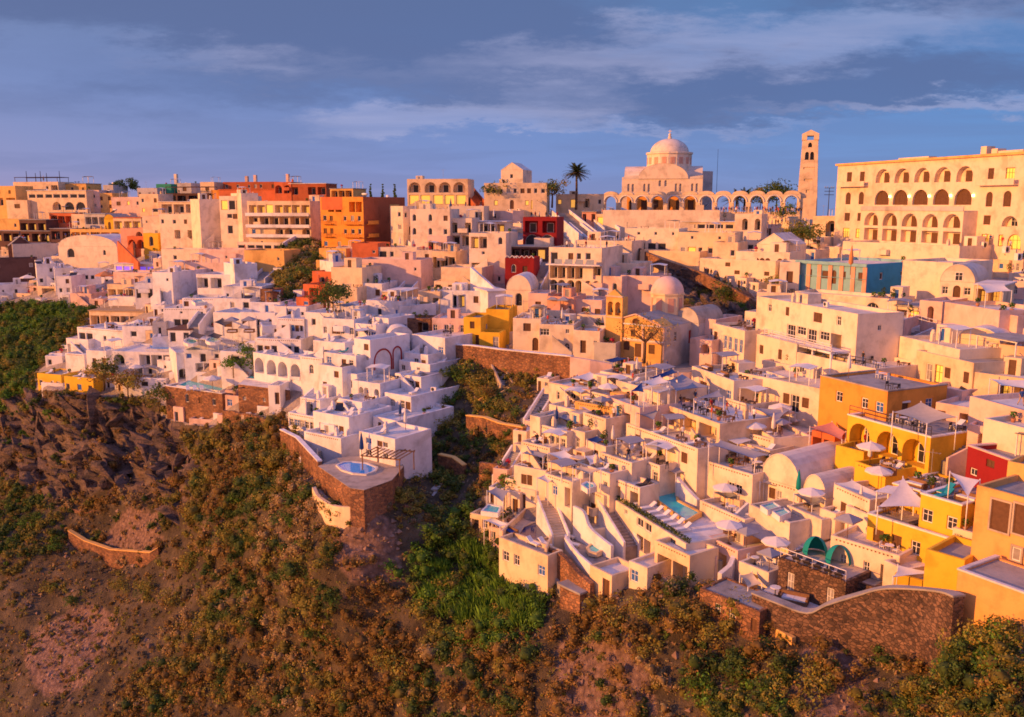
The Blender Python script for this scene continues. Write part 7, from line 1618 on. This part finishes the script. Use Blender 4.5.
# ================================================================== vegetation and rubble
GREEN, BRIGHT, OLIVE, RUST, GREY, DRY = (0.088,0.140,0.027), (0.115,0.235,0.027), (0.27,0.235,0.045), (0.28,0.175,0.048), (0.20,0.16,0.10), (0.42,0.30,0.13)
REG = [  # polygon, bushes per m2, radius range, palette
 ([(-400,300),(0,306),(88,308),(94,322),(62,348),(36,372),(36,396),(0,412),(-400,440)], .42, (.9,2.3), [(GREEN,6),(BRIGHT,4),(OLIVE,3)]),
 ([(-400,440),(0,412),(36,396),(60,410),(0,470),(-20,560),(-400,640)], .34, (.8,2.0), [(GREEN,5),(BRIGHT,3),(OLIVE,3),(RUST,1)]),
 ([(-30,470),(50,500),(70,520),(60,545),(20,570),(-30,580)], .5, (.6,1.7), [(GREEN,5),(BRIGHT,3),(OLIVE,3)]),
 ([(286,247),(318,236),(322,262),(300,306),(266,310)], .8, (.9,1.8), [(GREEN,4),(OLIVE,6),(DRY,2)]),
 ([(112,385),(160,392),(165,420),(200,440),(180,450),(120,412),(98,398)], .5, (.6,1.4), [(GREEN,3),(OLIVE,4),(RUST,3)]),
 ([(420,525),(474,515),(500,560),(545,600),(520,650),(450,640),(410,590)], .75, (.9,1.9), [(BRIGHT,8),(GREEN,4),(OLIVE,2)]),
 ([(440,372),(470,352),(545,380),(520,428),(498,476),(470,520),(420,525),(395,500),(392,470)], .50, (.5,1.3), [(GREEN,4),(OLIVE,6),(RUST,4)]),
 ([(185,430),(285,420),(305,445),(325,505),(335,560),(320,640),(240,640),(200,560),(170,500)], .42, (.6,2.1), [(OLIVE,7),(GREEN,3),(RUST,4),(DRY,2)]),
 ([(585,600),(690,590),(760,618),(790,690),(700,680),(610,640)], .55, (.7,1.7), [(RUST,6),(OLIVE,5),(GREEN,2)]),
 ([(690,640),(760,620),(790,640),(790,717),(690,717)], .55, (.7,1.6), [(GREEN,6),(BRIGHT,2),(OLIVE,4)]),
 ([(915,668),(1060,650),(1200,760),(900,760)], 1.0, (.7,1.5), [(GREEN,7),(OLIVE,3),(RUST,2)]),
 ([(-400,560),(60,545),(150,570),(200,570),(170,640),(90,717),(-400,800)], .16, (.35,.9), [(GREY,5),(OLIVE,3),(RUST,3)]),
 ([(200,600),(420,590),(560,650),(560,760),(60,760),(120,690)], .42, (.6,2.0), [(RUST,7),(OLIVE,7),(GREEN,3),(DRY,2)])]
DEFAULT = (.26, (.5,1.5), [(RUST,6),(OLIVE,6),(GREEN,2),(GREY,2),(DRY,1)])
NOVEG = [[(95,545),(140,498),(160,520),(158,545),(120,548)],[(350,512),(388,510),(400,545),(404,570),(378,575)],ROCK]
def blocked(x, y):
    return inpoly(x, y, TOWN) and not inpoly(x, y, HOLES[0])
def wild_points(n_try, seed):
    """area-true random points on the wild ground that the place shows"""
    rs = np.random.RandomState(seed); A = TP[:-1, :-1]; B = TP[1:, :-1]; C = TP[1:, 1:]; E = TP[:-1, 1:]
    ar = np.linalg.norm(np.cross(B-A, C-A), axis=-1)*.5+np.linalg.norm(np.cross(C-A, E-A), axis=-1)*.5
    t = TTOWN[:-1, :-1] if TTOWN.shape == TP.shape[:2] else TTOWN[:ar.shape[0], :ar.shape[1]]
    ar = ar*(A[..., 1] < 300)*(A[..., 1] > 20)*(A[..., 0] > -190)*(A[..., 0] < 75)*(t < .5)
    p = (ar/ar.sum()).ravel(); k = rs.choice(len(p), n_try, p=p); i, j = np.unravel_index(k, ar.shape)
    a, b = rs.rand(n_try, 1), rs.rand(n_try, 1)
    P = (A[i, j]*(1-a)+B[i, j]*a)*(1-b)+(E[i, j]*(1-a)+C[i, j]*a)*b
    return P, ar.sum(), rs
def to_px(P):
    x, y, z = P[:, 0], P[:, 1], P[:, 2]-CZ; dc = y*CP-z*SP; up = y*SP+z*CP
    return 512+F*x/dc, 358.5-F*up/dc
def blades(c, R, n, size, col, rs, out, flat=.8, upr=.35, out3=None):
    """leaf quads of one clump, several lobes so that its outline is uneven"""
    k = 3+rs.randint(4) if n > 60 else 2; lob = rs.normal(size=(k, 3))*np.array([.5, .5, .28])*R; lr = R*(.42+.35*rs.rand(k))
    if out3 is not None:
        for j in range(k): core(c+np.array([0, 0, R*.45])+lob[j], lr[j]*.56, col, rs, out3)
    w = rs.randint(k, size=n); v = rs.normal(size=(n, 3)); v /= np.linalg.norm(v, axis=1, keepdims=True)
    r = lr[w]*(.55+.45*rs.rand(n)**.5); p = c+np.array([0, 0, R*.45])+lob[w]+v*r[:, None]*np.array([1, 1, flat])
    nr = v+rs.normal(size=(n, 3))*.42; nr /= np.linalg.norm(nr, axis=1, keepdims=True)
    a = rs.normal(size=(n, 3))*np.array([1, 1, .8])+np.array([0, 0, upr]); a -= (a*nr).sum(1, keepdims=True)*nr; a /= np.maximum(1e-6, np.linalg.norm(a, axis=1, keepdims=True)); b = np.cross(nr, a)
    s = size*(.55+.9*rs.rand(n, 1)); q = np.stack([p-a*s, p-b*s*.55, p+a*s, p+b*s*.55], 1)
    cl = np.array(col)[None]*(.7+.6*rs.rand(n, 1))*(1+.10*rs.normal(size=(n, 3)))
    out.append((q, np.clip(cl, .004, 1)))
_ico = None
def core(c, R, col, rs, out3):
    global _ico
    if _ico is None:
        import bmesh
        bm = bmesh.new(); bmesh.ops.create_icosphere(bm, subdivisions=2, radius=1); _ico = (np.array([v.co for v in bm.verts]), np.array([[v.index for v in f.verts] for f in bm.faces])); bm.free()
    out3.append((_ico[0]*(R*(.55+.55*rs.rand(len(_ico[0]), 1)))*np.array([1, 1, .85])+c, _ico[1], np.clip(np.array(col)*.55, .004, 1)))  # filler core: leaf colour darkened, shade inside the bush put into it
def leaf_mat(name='leaves'):
    m, t, b = bsdf(name, (0.08, 0.08, 0.03), 0.75); L = t.links.new
    at_ = nt_new(t, 'ShaderNodeVertexColor', layer_name='tint'); L(at_.outputs[0], b.inputs['Base Color'])
    tr = nt_new(t, 'ShaderNodeBsdfTranslucent'); L(at_.outputs[0], tr.inputs[0]); ms = nt_new(t, 'ShaderNodeMixShader'); ms.inputs[0].default_value = .22
    L(b.outputs[0], ms.inputs[1]); L(tr.outputs[0], ms.inputs[2]); L(ms.outputs[0], t.nodes['Material Output'].inputs[0]); MATS[name] = m
leaf_mat()
def core_mesh(name, out3):
    V = np.concatenate([o[0] for o in out3]); k = len(out3[0][0]); Fc = np.concatenate([o[1]+i*k for i, o in enumerate(out3)]); n = len(Fc); Cc = np.repeat(np.array([o[2] for o in out3]), k, 0)
    Cc = Cc*(.7+.6*np.random.RandomState(1).rand(len(Cc), 1)); me = bpy.data.meshes.new(name); me.vertices.add(len(V)); me.vertices.foreach_set('co', V.reshape(-1).astype(np.float32))
    me.loops.add(3*n); me.loops.foreach_set('vertex_index', Fc.reshape(-1).astype(np.int32)); me.polygons.add(n); me.polygons.foreach_set('loop_start', np.arange(0, 3*n, 3, dtype=np.int32)); me.polygons.foreach_set('loop_total', np.full(n, 3, np.int32))
    me.update(calc_edges=True); ca = me.color_attributes.new('tint', 'FLOAT_COLOR', 'POINT'); ca.data.foreach_set('color', np.concatenate([Cc, np.ones((len(Cc), 1))], 1).astype(np.float32).ravel()); me.materials.append(M['leaves']); return me
def leaf_mesh(name, out):
    Q = np.concatenate([o[0] for o in out]); Cc = np.concatenate([o[1] for o in out]); n = len(Q)
    me = bpy.data.meshes.new(name); me.vertices.add(4*n); me.vertices.foreach_set('co', Q.reshape(-1).astype(np.float32))
    me.loops.add(4*n); me.loops.foreach_set('vertex_index', np.arange(4*n, dtype=np.int32)); me.polygons.add(n); me.polygons.foreach_set('loop_start', np.arange(0, 4*n, 4, dtype=np.int32)); me.polygons.foreach_set('loop_total', np.full(n, 4, np.int32))
    me.update(calc_edges=True); ca = me.color_attributes.new('tint', 'FLOAT_COLOR', 'POINT')
    ca.data.foreach_set('color', np.repeat(np.concatenate([Cc, np.ones((n, 1))], 1), 4, 0).astype(np.float32).ravel()); me.materials.append(M['leaves']); return me
def scrub():
    NT = 42000; P, area, rs = wild_points(NT, 11); X, Y = to_px(P); out = []; o3 = []; dens0 = NT/area; cnt = 0
    for i in range(NT):
        x, y = X[i], Y[i]
        if x < -220 or x > 1180 or y > 860 or blocked(x, y): continue
        dn, rr, pal = DEFAULT
        for pl, d_, r_, p_ in REG:
            if inpoly(x, y, pl): dn, rr, pal = d_, r_, p_; break
        inside = any(inpoly(x, y, q) for q in NOVEG)
        if inside: dn *= .22
        if not (0 < x < W and y < HH): dn *= .5
        if rs.rand() > dn/dens0: continue
        w = np.array([k for _, k in pal], float); px_, py_ = P[i, 0], P[i, 1]; f = .5+.5*np.array([math.sin(px_*.16+k*2.1+py_*.05)*math.sin(py_*.13+k*1.3-px_*.07) for k in range(len(pal))]); w = w*(.04+f**3.0); col = np.array(pal[rs.choice(len(pal), p=w/w.sum())][0])*(.8+.4*rs.rand())
        R = 1.15*(rr[0]*.7+(rr[1]-rr[0]*.7)*rs.rand()**1.7); d = P[i, 1]; s = .066+.00055*d
        n = int(min(760, 66*R*R/(s/.2)**2*.62+60)); blades(P[i]-np.array([0, 0, R*.22]), R, n, s, col, rs, out, out3=o3); cnt += 1
    o = link('scrub', leaf_mesh('scrub', out)); tag(o, 'dense olive and rust scrub covering the hillside', 'scrub', kind='stuff'); print('bushes', cnt, 'leaves', sum(len(q[0]) for q in out))
    o2 = link('scrub_branches', core_mesh('scrub_branches', o3)); tag(o2, 'dense twig masses inside the scrub on the hillside', 'scrub', kind='stuff')
    # dry grass and low tufts
    P, area, rs = wild_points(16000, 12); X, Y = to_px(P); out = []
    for i in range(len(P)):
        x, y = X[i], Y[i]
        if x < -150 or x > 1120 or y > 800 or blocked(x, y): continue
        if any(inpoly(x, y, q) for q in NOVEG) and rs.rand() < .8: continue
        col = np.array([DRY, GREY, OLIVE, RUST][rs.randint(4)])*(.7+.6*rs.rand()); blades(P[i], .28+.3*rs.rand(), 14, .09+.0006*P[i, 1], col, rs, out, .5, 1.2)
    o = link('dry_grass', leaf_mesh('dry_grass', out)); tag(o, 'dry grass tufts between the bushes on the slope', 'dry grass', kind='stuff')
scrub()
def rubble_stones():
    P, area, rs = wild_points(26000, 21); X, Y = to_px(P); vs = []; fs = []; n0 = 0
    base = np.array([(1,0,0),(-1,0,0),(0,1,0),(0,-1,0),(0,0,1),(0,0,-1)], float); F8 = [(0,2,4),(2,1,4),(1,3,4),(3,0,4),(2,0,5),(1,2,5),(3,1,5),(0,3,5)]
    for i in range(len(P)):
        x, y = X[i], Y[i]
        if x < -100 or x > 1100 or y > 780 or blocked(x, y): continue
        sc = any(inpoly(x, y, q) for q in SCREE)
        if not sc and rs.rand() > .22: continue
        r = (.10+.5*rs.rand()**3.5)*(1.0 if sc else .9); v = base*(r*(.6+.8*rs.rand(6, 1)))*np.array([1, 1, .75])+rs.normal(size=(6, 3))*r*.12
        vs.append(v+P[i]); fs += [(a+n0, b+n0, c+n0) for a, b, c in F8]; n0 += 6
    me = bpy.data.meshes.new('rubble'); me.from_pydata(np.concatenate(vs).tolist(), [], fs); m = simple('rubblestone', (0.25, 0.165, 0.12), 0.95, .45, .7); me.materials.append(m)
    tag(link('rubble', me), 'loose rubble stones lying on the scree and soil', 'rubble', kind='stuff')
rubble_stones()
def cliff_rocks():
    rs = np.random.RandomState(8); vs = []; fs = []; n0 = 0; k = 0
    import bmesh
    while k < 700:
        if k < 480: px, py = rs.uniform(-20, 200), rs.uniform(398, 525); ok = inpoly(px, py, ROCK)
        else: px, py = rs.uniform(668, 760), rs.uniform(262, 320); ok = inpoly(px, py, HOLES[1])
        if not ok: continue
        k += 1; p = hit(px, py)[0]
        if p is None: continue
        r = (.4+2.3*rs.rand()**2.4)*(1 if k <= 480 else .75); q = rs.normal(size=(13, 3)); q /= np.linalg.norm(q, axis=1, keepdims=True); q *= (.7+.5*rs.rand(13, 1)); q *= np.array([1.7, .9, .6])*r
        a = -.6+.65*rs.normal(); ca, sa = math.cos(a), math.sin(a); q = np.stack([q[:, 0]*ca-q[:, 2]*sa, q[:, 1], q[:, 0]*sa+q[:, 2]*ca], 1)
        bm = bmesh.new(); [bm.verts.new(v+np.array(p)+np.array([0, .35*r, -.15*r])) for v in q]; bmesh.ops.convex_hull(bm, input=bm.verts); bm.verts.ensure_lookup_table(); bm.verts.index_update()
        vs += [tuple(v.co) for v in bm.verts]; fs += [tuple(n0+v.index for v in f.verts) for f in bm.faces]; n0 += len(bm.verts); bm.free()
    me = bpy.data.meshes.new('cliff_rocks'); me.from_pydata(vs, [], fs)
    m, t, b = bsdf('cliff_rock', (.2, .13, .1), .95); L = t.links.new; p = worldpos(t); mp = nt_new(t, 'ShaderNodeMapping'); mp.inputs['Scale'].default_value = (.25, .25, .9); mp.inputs['Rotation'].default_value = (0, .5, 0); L(p, mp.inputs[0])
    n = nt_new(t, 'ShaderNodeTexNoise', i_Scale=1.4, i_Detail=9.0, i_Roughness=.7); L(mp.outputs[0], n.inputs['Vector']); r = ramp(t, [(.30, (.045, .042, .046)), (.45, (.12, .10, .095)), (.57, (.29, .20, .155)), (.66, (.15, .14, .145)), (.8, (.38, .33, .31))]); L(n.outputs[0], r.inputs[0]); L(r.outputs[0], b.inputs['Base Color'])
    n2 = nt_new(t, 'ShaderNodeTexNoise', i_Scale=2.2, i_Detail=8.0, i_Roughness=.7); L(p, n2.inputs['Vector']); bp = nt_new(t, 'ShaderNodeBump', i_Strength=1.0, i_Distance=1.2); L(n2.outputs[0], bp.inputs['Height']); L(bp.outputs[0], b.inputs['Normal']); me.materials.append(m)
    tag(link('cliff_rocks', me), 'tilted dark rock slabs of the caldera cliff', 'cliff', kind='structure')
cliff_rocks()
# individual shrubs that stand out of the scrub
def shrub_mesh(seed, R, cols, n=1250, s=.10):
    rs = np.random.RandomState(seed); out = []
    for k in range(5): blades(np.array([rs.normal()*.5*R, rs.normal()*.5*R, rs.rand()*.4*R-.2*R]), R*(.5+.3*rs.rand()), n//5, s, np.array(cols[rs.randint(len(cols))])*(.8+.4*rs.rand()), rs, out)
    return leaf_mesh('shrub', out)
SH = {'green': [shrub_mesh(k, 1.5, [GREEN, BRIGHT]) for k in (1, 2, 3)], 'olive': [shrub_mesh(k, 1.5, [OLIVE, GREEN]) for k in (4, 5, 6)], 'rust': [shrub_mesh(k, 1.5, [RUST, OLIVE]) for k in (7, 8)], 'reed': []}
def reed_mesh(seed):
    rs = np.random.RandomState(seed); out = []; n = 520
    for k in range(1):
        b0 = rs.normal(size=(n, 3))*np.array([1.1, 1.1, 0]); h_ = 1.6+1.9*rs.rand(n, 1); ln = rs.normal(size=(n, 3))*np.array([.55, .55, 0]); top = b0+np.concatenate([np.zeros((n, 2)), h_], 1)+ln+b0*.35
        mid = (b0*.45+top*.55)+np.array([0, 0, .25]); wd = rs.normal(size=(n, 3))*np.array([.10, .10, 0]); q = np.stack([b0, mid-wd, top, mid+wd], 1); cl = np.array(BRIGHT)[None]*(.6+1.0*rs.rand(n, 1)); out.append((q, cl))
    return leaf_mesh('reeds', out)
SH['reed'] = [reed_mesh(31), reed_mesh(32)]
def shrub(px, py, kind, s, label, group=None, name='shrub', cat='shrub', up=0):
    p, nn = hit(px, py); p = p if p is not None else G(px, py)
    o = link(name, rnd.choice(SH[kind])); o.location = p+Vector((0, 0, up-.1)); o.rotation_euler = (0, 0, rnd.uniform(0, 6.28)); o.scale = (s, s, s*rnd.uniform(.85, 1.1)); return tag(o, label, cat, group)
for i, (x, y, s) in enumerate(((455,548,.5),(470,562,.6),(485,578,.65),(500,592,.6),(515,602,.55),(522,615,.5),(505,566,.5),(440,562,.5),(480,602,.65),(462,588,.6),(492,618,.6),(450,605,.5),(470,540,.45),(435,590,.5),(478,548,.55),(492,558,.55),(510,582,.6),(446,578,.5),(468,612,.6),(530,600,.5))): shrub(x, y+6, 'reed', s, 'bright green reed clump below the navy pool house', 'reed clumps below the navy pool house', 'reed_clump', 'reeds')
for i, (x, y, k, s) in enumerate(((455,400,'green',1.3),(472,385,'olive',1.6),(490,395,'rust',1.5),(505,410,'olive',1.2),(450,425,'olive',1.3),(478,445,'green',1.2),(430,450,'olive',1.4),(415,470,'rust',1.2),(440,480,'olive',1.2),(500,450,'olive',1.1),(460,375,'green',1.5),(400,500,'olive',1.1))): shrub(x, y, k, s, 'bushy shrub in the gully between the two house clusters', 'shrubs in the gully')
for i, (x, y, k, s) in enumerate(((215,480,'olive',1.4),(240,500,'green',1.2),(270,480,'olive',1.5),(290,520,'green',1.3),(230,540,'olive',1.5),(262,560,'rust',1.4),(300,570,'olive',1.5),(195,560,'olive',1.3),(175,600,'rust',1.4),(150,590,'olive',1.2),(210,620,'olive',1.6),(260,620,'rust',1.5),(320,640,'olive',1.5),(330,600,'green',1.3),(300,680,'rust',1.6),(230,690,'olive',1.5),(180,680,'rust',1.3),(390,660,'olive',1.5),(430,690,'rust',1.5),(350,700,'olive',1.4))): shrub(x, y, k, s, 'rounded shrub on the slope below the stone bastion', 'shrubs on the lower slope')
for i, (x, y, k, s) in enumerate(((40,520,'green',1.5),(20,500,'green',1.6),(60,545,'green',1.3),(50,590,'olive',1.2),(120,585,'olive',1.2),(75,600,'green',.9),(15,540,'green',1.5))): shrub(x, y, k, s, 'dark green shrub under the rock cliff at the left', 'shrubs under the rock cliff')
for i, (x, y, k, s) in enumerate(((620,620,'rust',1.1),(650,610,'olive',1.1),(680,620,'rust',1.2),(715,640,'olive',1.2),(740,665,'green',1.2),(760,690,'green',1.3),(700,680,'green',1.1),(805,690,'olive',1.4),(820,672,'olive',1.1),(640,650,'rust',1.0),(720,705,'green',1.2),(600,640,'olive',1.0))): shrub(x, y, k, s, 'low shrub below the right terraces and stone bastion', 'shrubs below the right terraces')
for i, (x, y, k, s) in enumerate(((950,690,'green',1.1),(985,680,'green',1.1),(1015,690,'green',1.2),(970,712,'olive',1.1),(985,652,'green',1.2),(1000,648,'olive',1.3),(1014,650,'green',1.3),(1024,646,'olive',1.2),(970,660,'green',1.1),(955,668,'olive',1.0),(930,700,'olive',1.0))): shrub(x, y, k, s, 'dark shrub under the rough orange wall', 'shrubs under the orange wall')
for i, (x, y, k, s) in enumerate(((296,262,'olive',1.8),(306,275,'green',1.9),(290,285,'olive',1.8),(300,255,'olive',1.6),(312,262,'green',1.4),(285,298,'olive',1.4))): shrub(x, y, k, s, 'thick bush in the gap beside the orange block', 'bushes in the gap beside the orange block')
for i, (x, y, k, s) in enumerate(((696,297,'green',1.2),(708,294,'olive',1.2),(735,300,'olive',1.1),(745,308,'green',1.1),(690,304,'olive',.9))): shrub(x, y, k, s, 'bush hanging on the orange rock below the path', 'bushes on the orange rock')
for i, (x, y, s) in enumerate(((20,340,1.7),(45,345,1.6),(70,325,1.6),(30,370,1.7),(10,380,1.7),(55,335,1.5),(5,350,1.6),(80,318,1.3))): shrub(x, y, 'green', s, 'green bush on the steep slope left of the terrace hotel', 'bushes on the steep green slope')
# single trees
def tree(px, py, label, H=4.5, R=1.8, cols=(GREEN,), n=1500, seed=1, s=.15, group=None, gp=None, name='tree', z=None, gap=.0, d=None):
    p = gp or (PZ(px, py, z) if z is not None else (U(px, py, d) if d else (hit(px, py)[0] or G(px, py)))); rs = np.random.RandomState(seed); root = empty(name, p, 0, label, 'tree', group)
    b = MB(); th = H*.5; b.tube((0,0,-.5), (.1*H*.2,0,th), H*.045, H*.03, 7)
    lim = []
    for k in range(7):
        t = 2*PI*k/7+rs.rand(); e = Vector((math.cos(t)*R*.75, math.sin(t)*R*.75, th+R*(.1+.8*rs.rand()))); b.tube((.02*H,0,th*.85), e, H*.022, H*.008, 5); lim.append(e)
        for q in range(3): e2 = e+Vector((rs.normal()*R*.35, rs.normal()*R*.35, R*(.2+.3*rs.rand()))); b.tube(e, e2, H*.008, H*.003, 4)
    b.build('trunk', 'bark', root); out = []
    for e in lim+[Vector((0, 0, th+R*.9))]: blades(np.array(e)-np.array([0, 0, R*.25]), R*(.72+.25*rs.rand()), n//6, s, np.array(cols[rs.randint(len(cols))])*(.8+.4*rs.rand()), rs, out)
    link('crown', leaf_mesh('crown', out), root); return root
tree(644, 360, 'sparse brown tree before the old ochre church', 6.5, 2.6, (RUST, DRY, OLIVE), 620, 3, .15, d=HC.o.y-7.5)
tree(333, 312, 'round dark green tree among the white houses', 3.4, 2.4, (GREEN,), 1500, 4, .2, d=158)
tree(241, 374, 'bright green tree beside the stone bastion', 3.6, 2.0, (GREEN, BRIGHT), 1300, 5, .18, d=158)
tree(104, 388, 'green and rust tree beside the yellow cliff houses', 3.6, 2.4, (GREEN, RUST, OLIVE), 1500, 6, .2, d=172)
tree(128, 396, 'rust brown tree on the cliff edge', 3.4, 1.9, (RUST, OLIVE), 1100, 7, .2, d=170)
tree(159, 410, 'olive bush tree against the stone bastion', 3.0, 1.8, (OLIVE, GREEN), 1000, 8, .18, d=162)
tree(521, 503, 'bright green tree beside the turquoise pool', 2.8, 1.6, (BRIGHT, GREEN), 1500, 9, .13, d=109)
tree(118, 190, 'small dark tree on the far skyline', 1.7, 1.7, (GREEN,), 600, 10, .3, d=330, group=None)
tree(132, 190, 'wide dark tree on the far skyline', 1.5, 2.2, (GREEN,), 700, 11, .3, d=332)
tree(495, 206, 'dark tree beside the long cream house', 5.5, 2.2, (GREEN, OLIVE), 900, 12, .22, d=236)
tree(552, 206, 'tall dark tree at the end of the long cream house', 6.5, 2.4, (GREEN, OLIVE), 900, 13, .22, d=236)
tree(796, 243, 'bushy palm like tree below the grand hotel', 2.6, 2.2, (OLIVE, GREEN), 900, 14, .2, d=196)
tree(808, 245, 'leafy tree beside the bushy palm like tree', 2.6, 2.2, (GREEN, OLIVE), 900, 15, .2, d=194)
tree(785, 219, 'rounded tree below the bell tower', 1.6, 2.0, (GREEN, BRIGHT), 700, 16, .2, d=222)
tree(726, 306, 'green bush tree at the foot of the orange rock', 2.2, 1.9, (GREEN,), 800, 17, .17, d=158)
tree(777, 295, 'small tree beside the narrow lavender house', 2.2, 1.5, (OLIVE, GREEN), 600, 18, .16, d=160)
tree(937, 297, 'dark cypress like tree before the vaulted house', 3.0, 1.1, (GREEN,), 700, 19, .13, d=146)
tree(985, 421, 'potted looking olive tree at the pink porch', 1.6, .9, (OLIVE, GREEN), 500, 20, .1, d=92)
def palm(px, py, d, H, label, L=3.2, n=46, seed=1):
    rs = np.random.RandomState(seed); p = U(px, py, d); root = empty('palm_tree', p, 0, label, 'palm tree'); b = MB(); k = 8
    for i in range(k): b.tube((.25*math.sin(i*.4)*.4, 0, H*i/k-.5*(i == 0)), (.25*math.sin((i+1)*.4)*.4, 0, H*(i+1)/k), .36-.10*i/k, .34-.10*(i+1)/k, 8)
    b.lathe([(.25, H-.5), (.55, H), (.3, H+.5), (.02, H+.6)], 9); b.build('trunk', 'bark', root)
    for i in range(n):
        f = MB(); t = 2*PI*i*.618; el = -.55+1.75*((i*.37) % 1)+rs.normal()*.08; pts = []; m_ = 9
        for j in range(m_+1):
            s_ = j/m_; r = L*s_*math.cos(el-.9*s_*s_*.8); z = H+.2+L*(s_*math.sin(el)-.55*s_*s_*(.6 if el > 0 else .2)); pts.append(Vector((L*s_*math.cos(el)*math.cos(t), L*s_*math.cos(el)*math.sin(t), z)))
        sd_ = Vector((-math.sin(t), math.cos(t), 0))
        for j in range(m_):
            wd = .62*(1-abs(j/m_-.35))*(1-j/m_*.4)
            for sg in (-1, 1):
                a = pts[j]; c_ = pts[j+1]; o_ = (a*.35+c_*.65)+sd_*sg*wd+Vector((0, 0, -.22*wd)); f.face([a, c_, o_+(c_-a)*.5, o_])
        f.build('frond', 'leaf_olive' if el < 0 else 'leaf_green', root)
palm(576, 208, 238, 9.2, 'tall date palm standing on the ridge', 4.0, 72)
palm(736, 209, 262, 3.0, 'bushy palm behind the arcade', 4.4, 40, 2)
palm(744, 209, 266, 3.8, 'second bushy palm behind the arcade', 4.0, 40, 3)
tree(776, 209, 'dark tree behind the last arches of the arcade', 5.5, 3.2, (GREEN,), 1400, 22, .26, d=262)
tree(760, 208, 'dark tree seen through the arcade arches', 3.5, 2.8, (GREEN, OLIVE), 1100, 23, .26, d=262)
# crowds and street furniture
for i in range(46):
    x = 715+88*((i*.618) % 1); y = 211.5+2.6*((i*.37) % 1)+(x-715)*.012; man(x, y, 'person in the sunset crowd before the arcade', 'sunset crowd before the arcade', d=244-(y-211)*5-(x-715)*.16)
for i in range(16): man(560+46*((i*.618) % 1), 208.6, 'person strolling on the ridge near the date palm', 'people near the date palm', d=243)
for i in range(12): man(752+42*((i*.618) % 1), 224+6*((i*.37) % 1), 'person on the lane below the arcade crowd', 'people on the lane below the arcade', d=214)
for i in range(18): man(20+110*((i*.618) % 1), 236+5*((i*.37) % 1), 'guest on the tavern terrace of the far town', 'guests on the far tavern terraces', d=286)
for i in range(14): man(620+50*((i*.618) % 1), 361+10*((i*.37) % 1), 'person in the paved church forecourt', 'people in the church forecourt', z=G(650,380).z+.5)
def mast(px, y0, y1, d, label, name='lamp_post', arm=True, r=.12):
    p = U(px, y1, d); H = U(px, y0, d).z-p.z; root = empty(name, p, 0, label, name.replace('_', ' '), 'poles on the skyline cafe' if name == 'roof_pole' else None); b = MB(); b.tube((0,0,-1), (0,0,H), r, r*.6, 6); b.build('mast', 'darkmetal', root)
    if arm:
        b = MB(); [b.box(-1.2, 1.2, -.06, .06, H*z, H*z+.14) for z in (.99, .86, .72)]; b.build('cross_arm', 'darkmetal', root)
        for k in (-1.1, -.5, .5, 1.1): b = MB(); b.lathe([(.08, H+.13), (.1, H+.35), (.02, H+.45)], 6, c=(k, 0)); b.build('insulator', 'metal', root)
mast(828, 188, 213, 226, 'dark utility pole with cross arms beside the bell tower', 'utility_pole')
mast(716, 149, 205, 275, 'very thin antenna mast beside the cathedral', 'antenna_mast', False, .07)
mast(540, 182, 203, 234, 'thin lamp post on the roof of the cream house', 'lamp_post', False, .07)
for i, (x, y) in enumerate(((627,222),(641,219),(633,232))): mast(x, y, y+11, D(x, y+12), ['slim lamp post by the ramp stairs','slim lamp post above the small windows','slim lamp post below the lit cafe'][i], 'lamp_post', False, .08)
for i, (x, y) in enumerate(((371,183),(383,186),(395,184))):
    p = U(x, 204, 246); root = empty('cypress_tree', p, 0, ['tallest thin cypress behind the orange block','shortest thin cypress behind the orange block','last thin cypress behind the orange block'][i], 'tree'); b = MB(); b.tube((0,0,-1), (0,0,2), .15, n=6); b.build('trunk', 'bark', root); out = []; rs = np.random.RandomState(i)
    for k in range(9): blades(np.array([0, 0, .3+k*.6]), .5*(1-k/12), 190, .16, np.array(GREEN)*1.3, rs, out, 1.2, .8)
    link('crown', leaf_mesh('crown', out), root)
# dark masts and pipes on the far cafe roof
for i, x in enumerate((27,36,41,47,60)): mast(x, 171+(i % 2)*2, 182, 336, 'short dark pole on the roof of the skyline cafe', 'roof_pole', False, .16)
print('houses', len(HS), 'objects', len(bpy.data.objects))
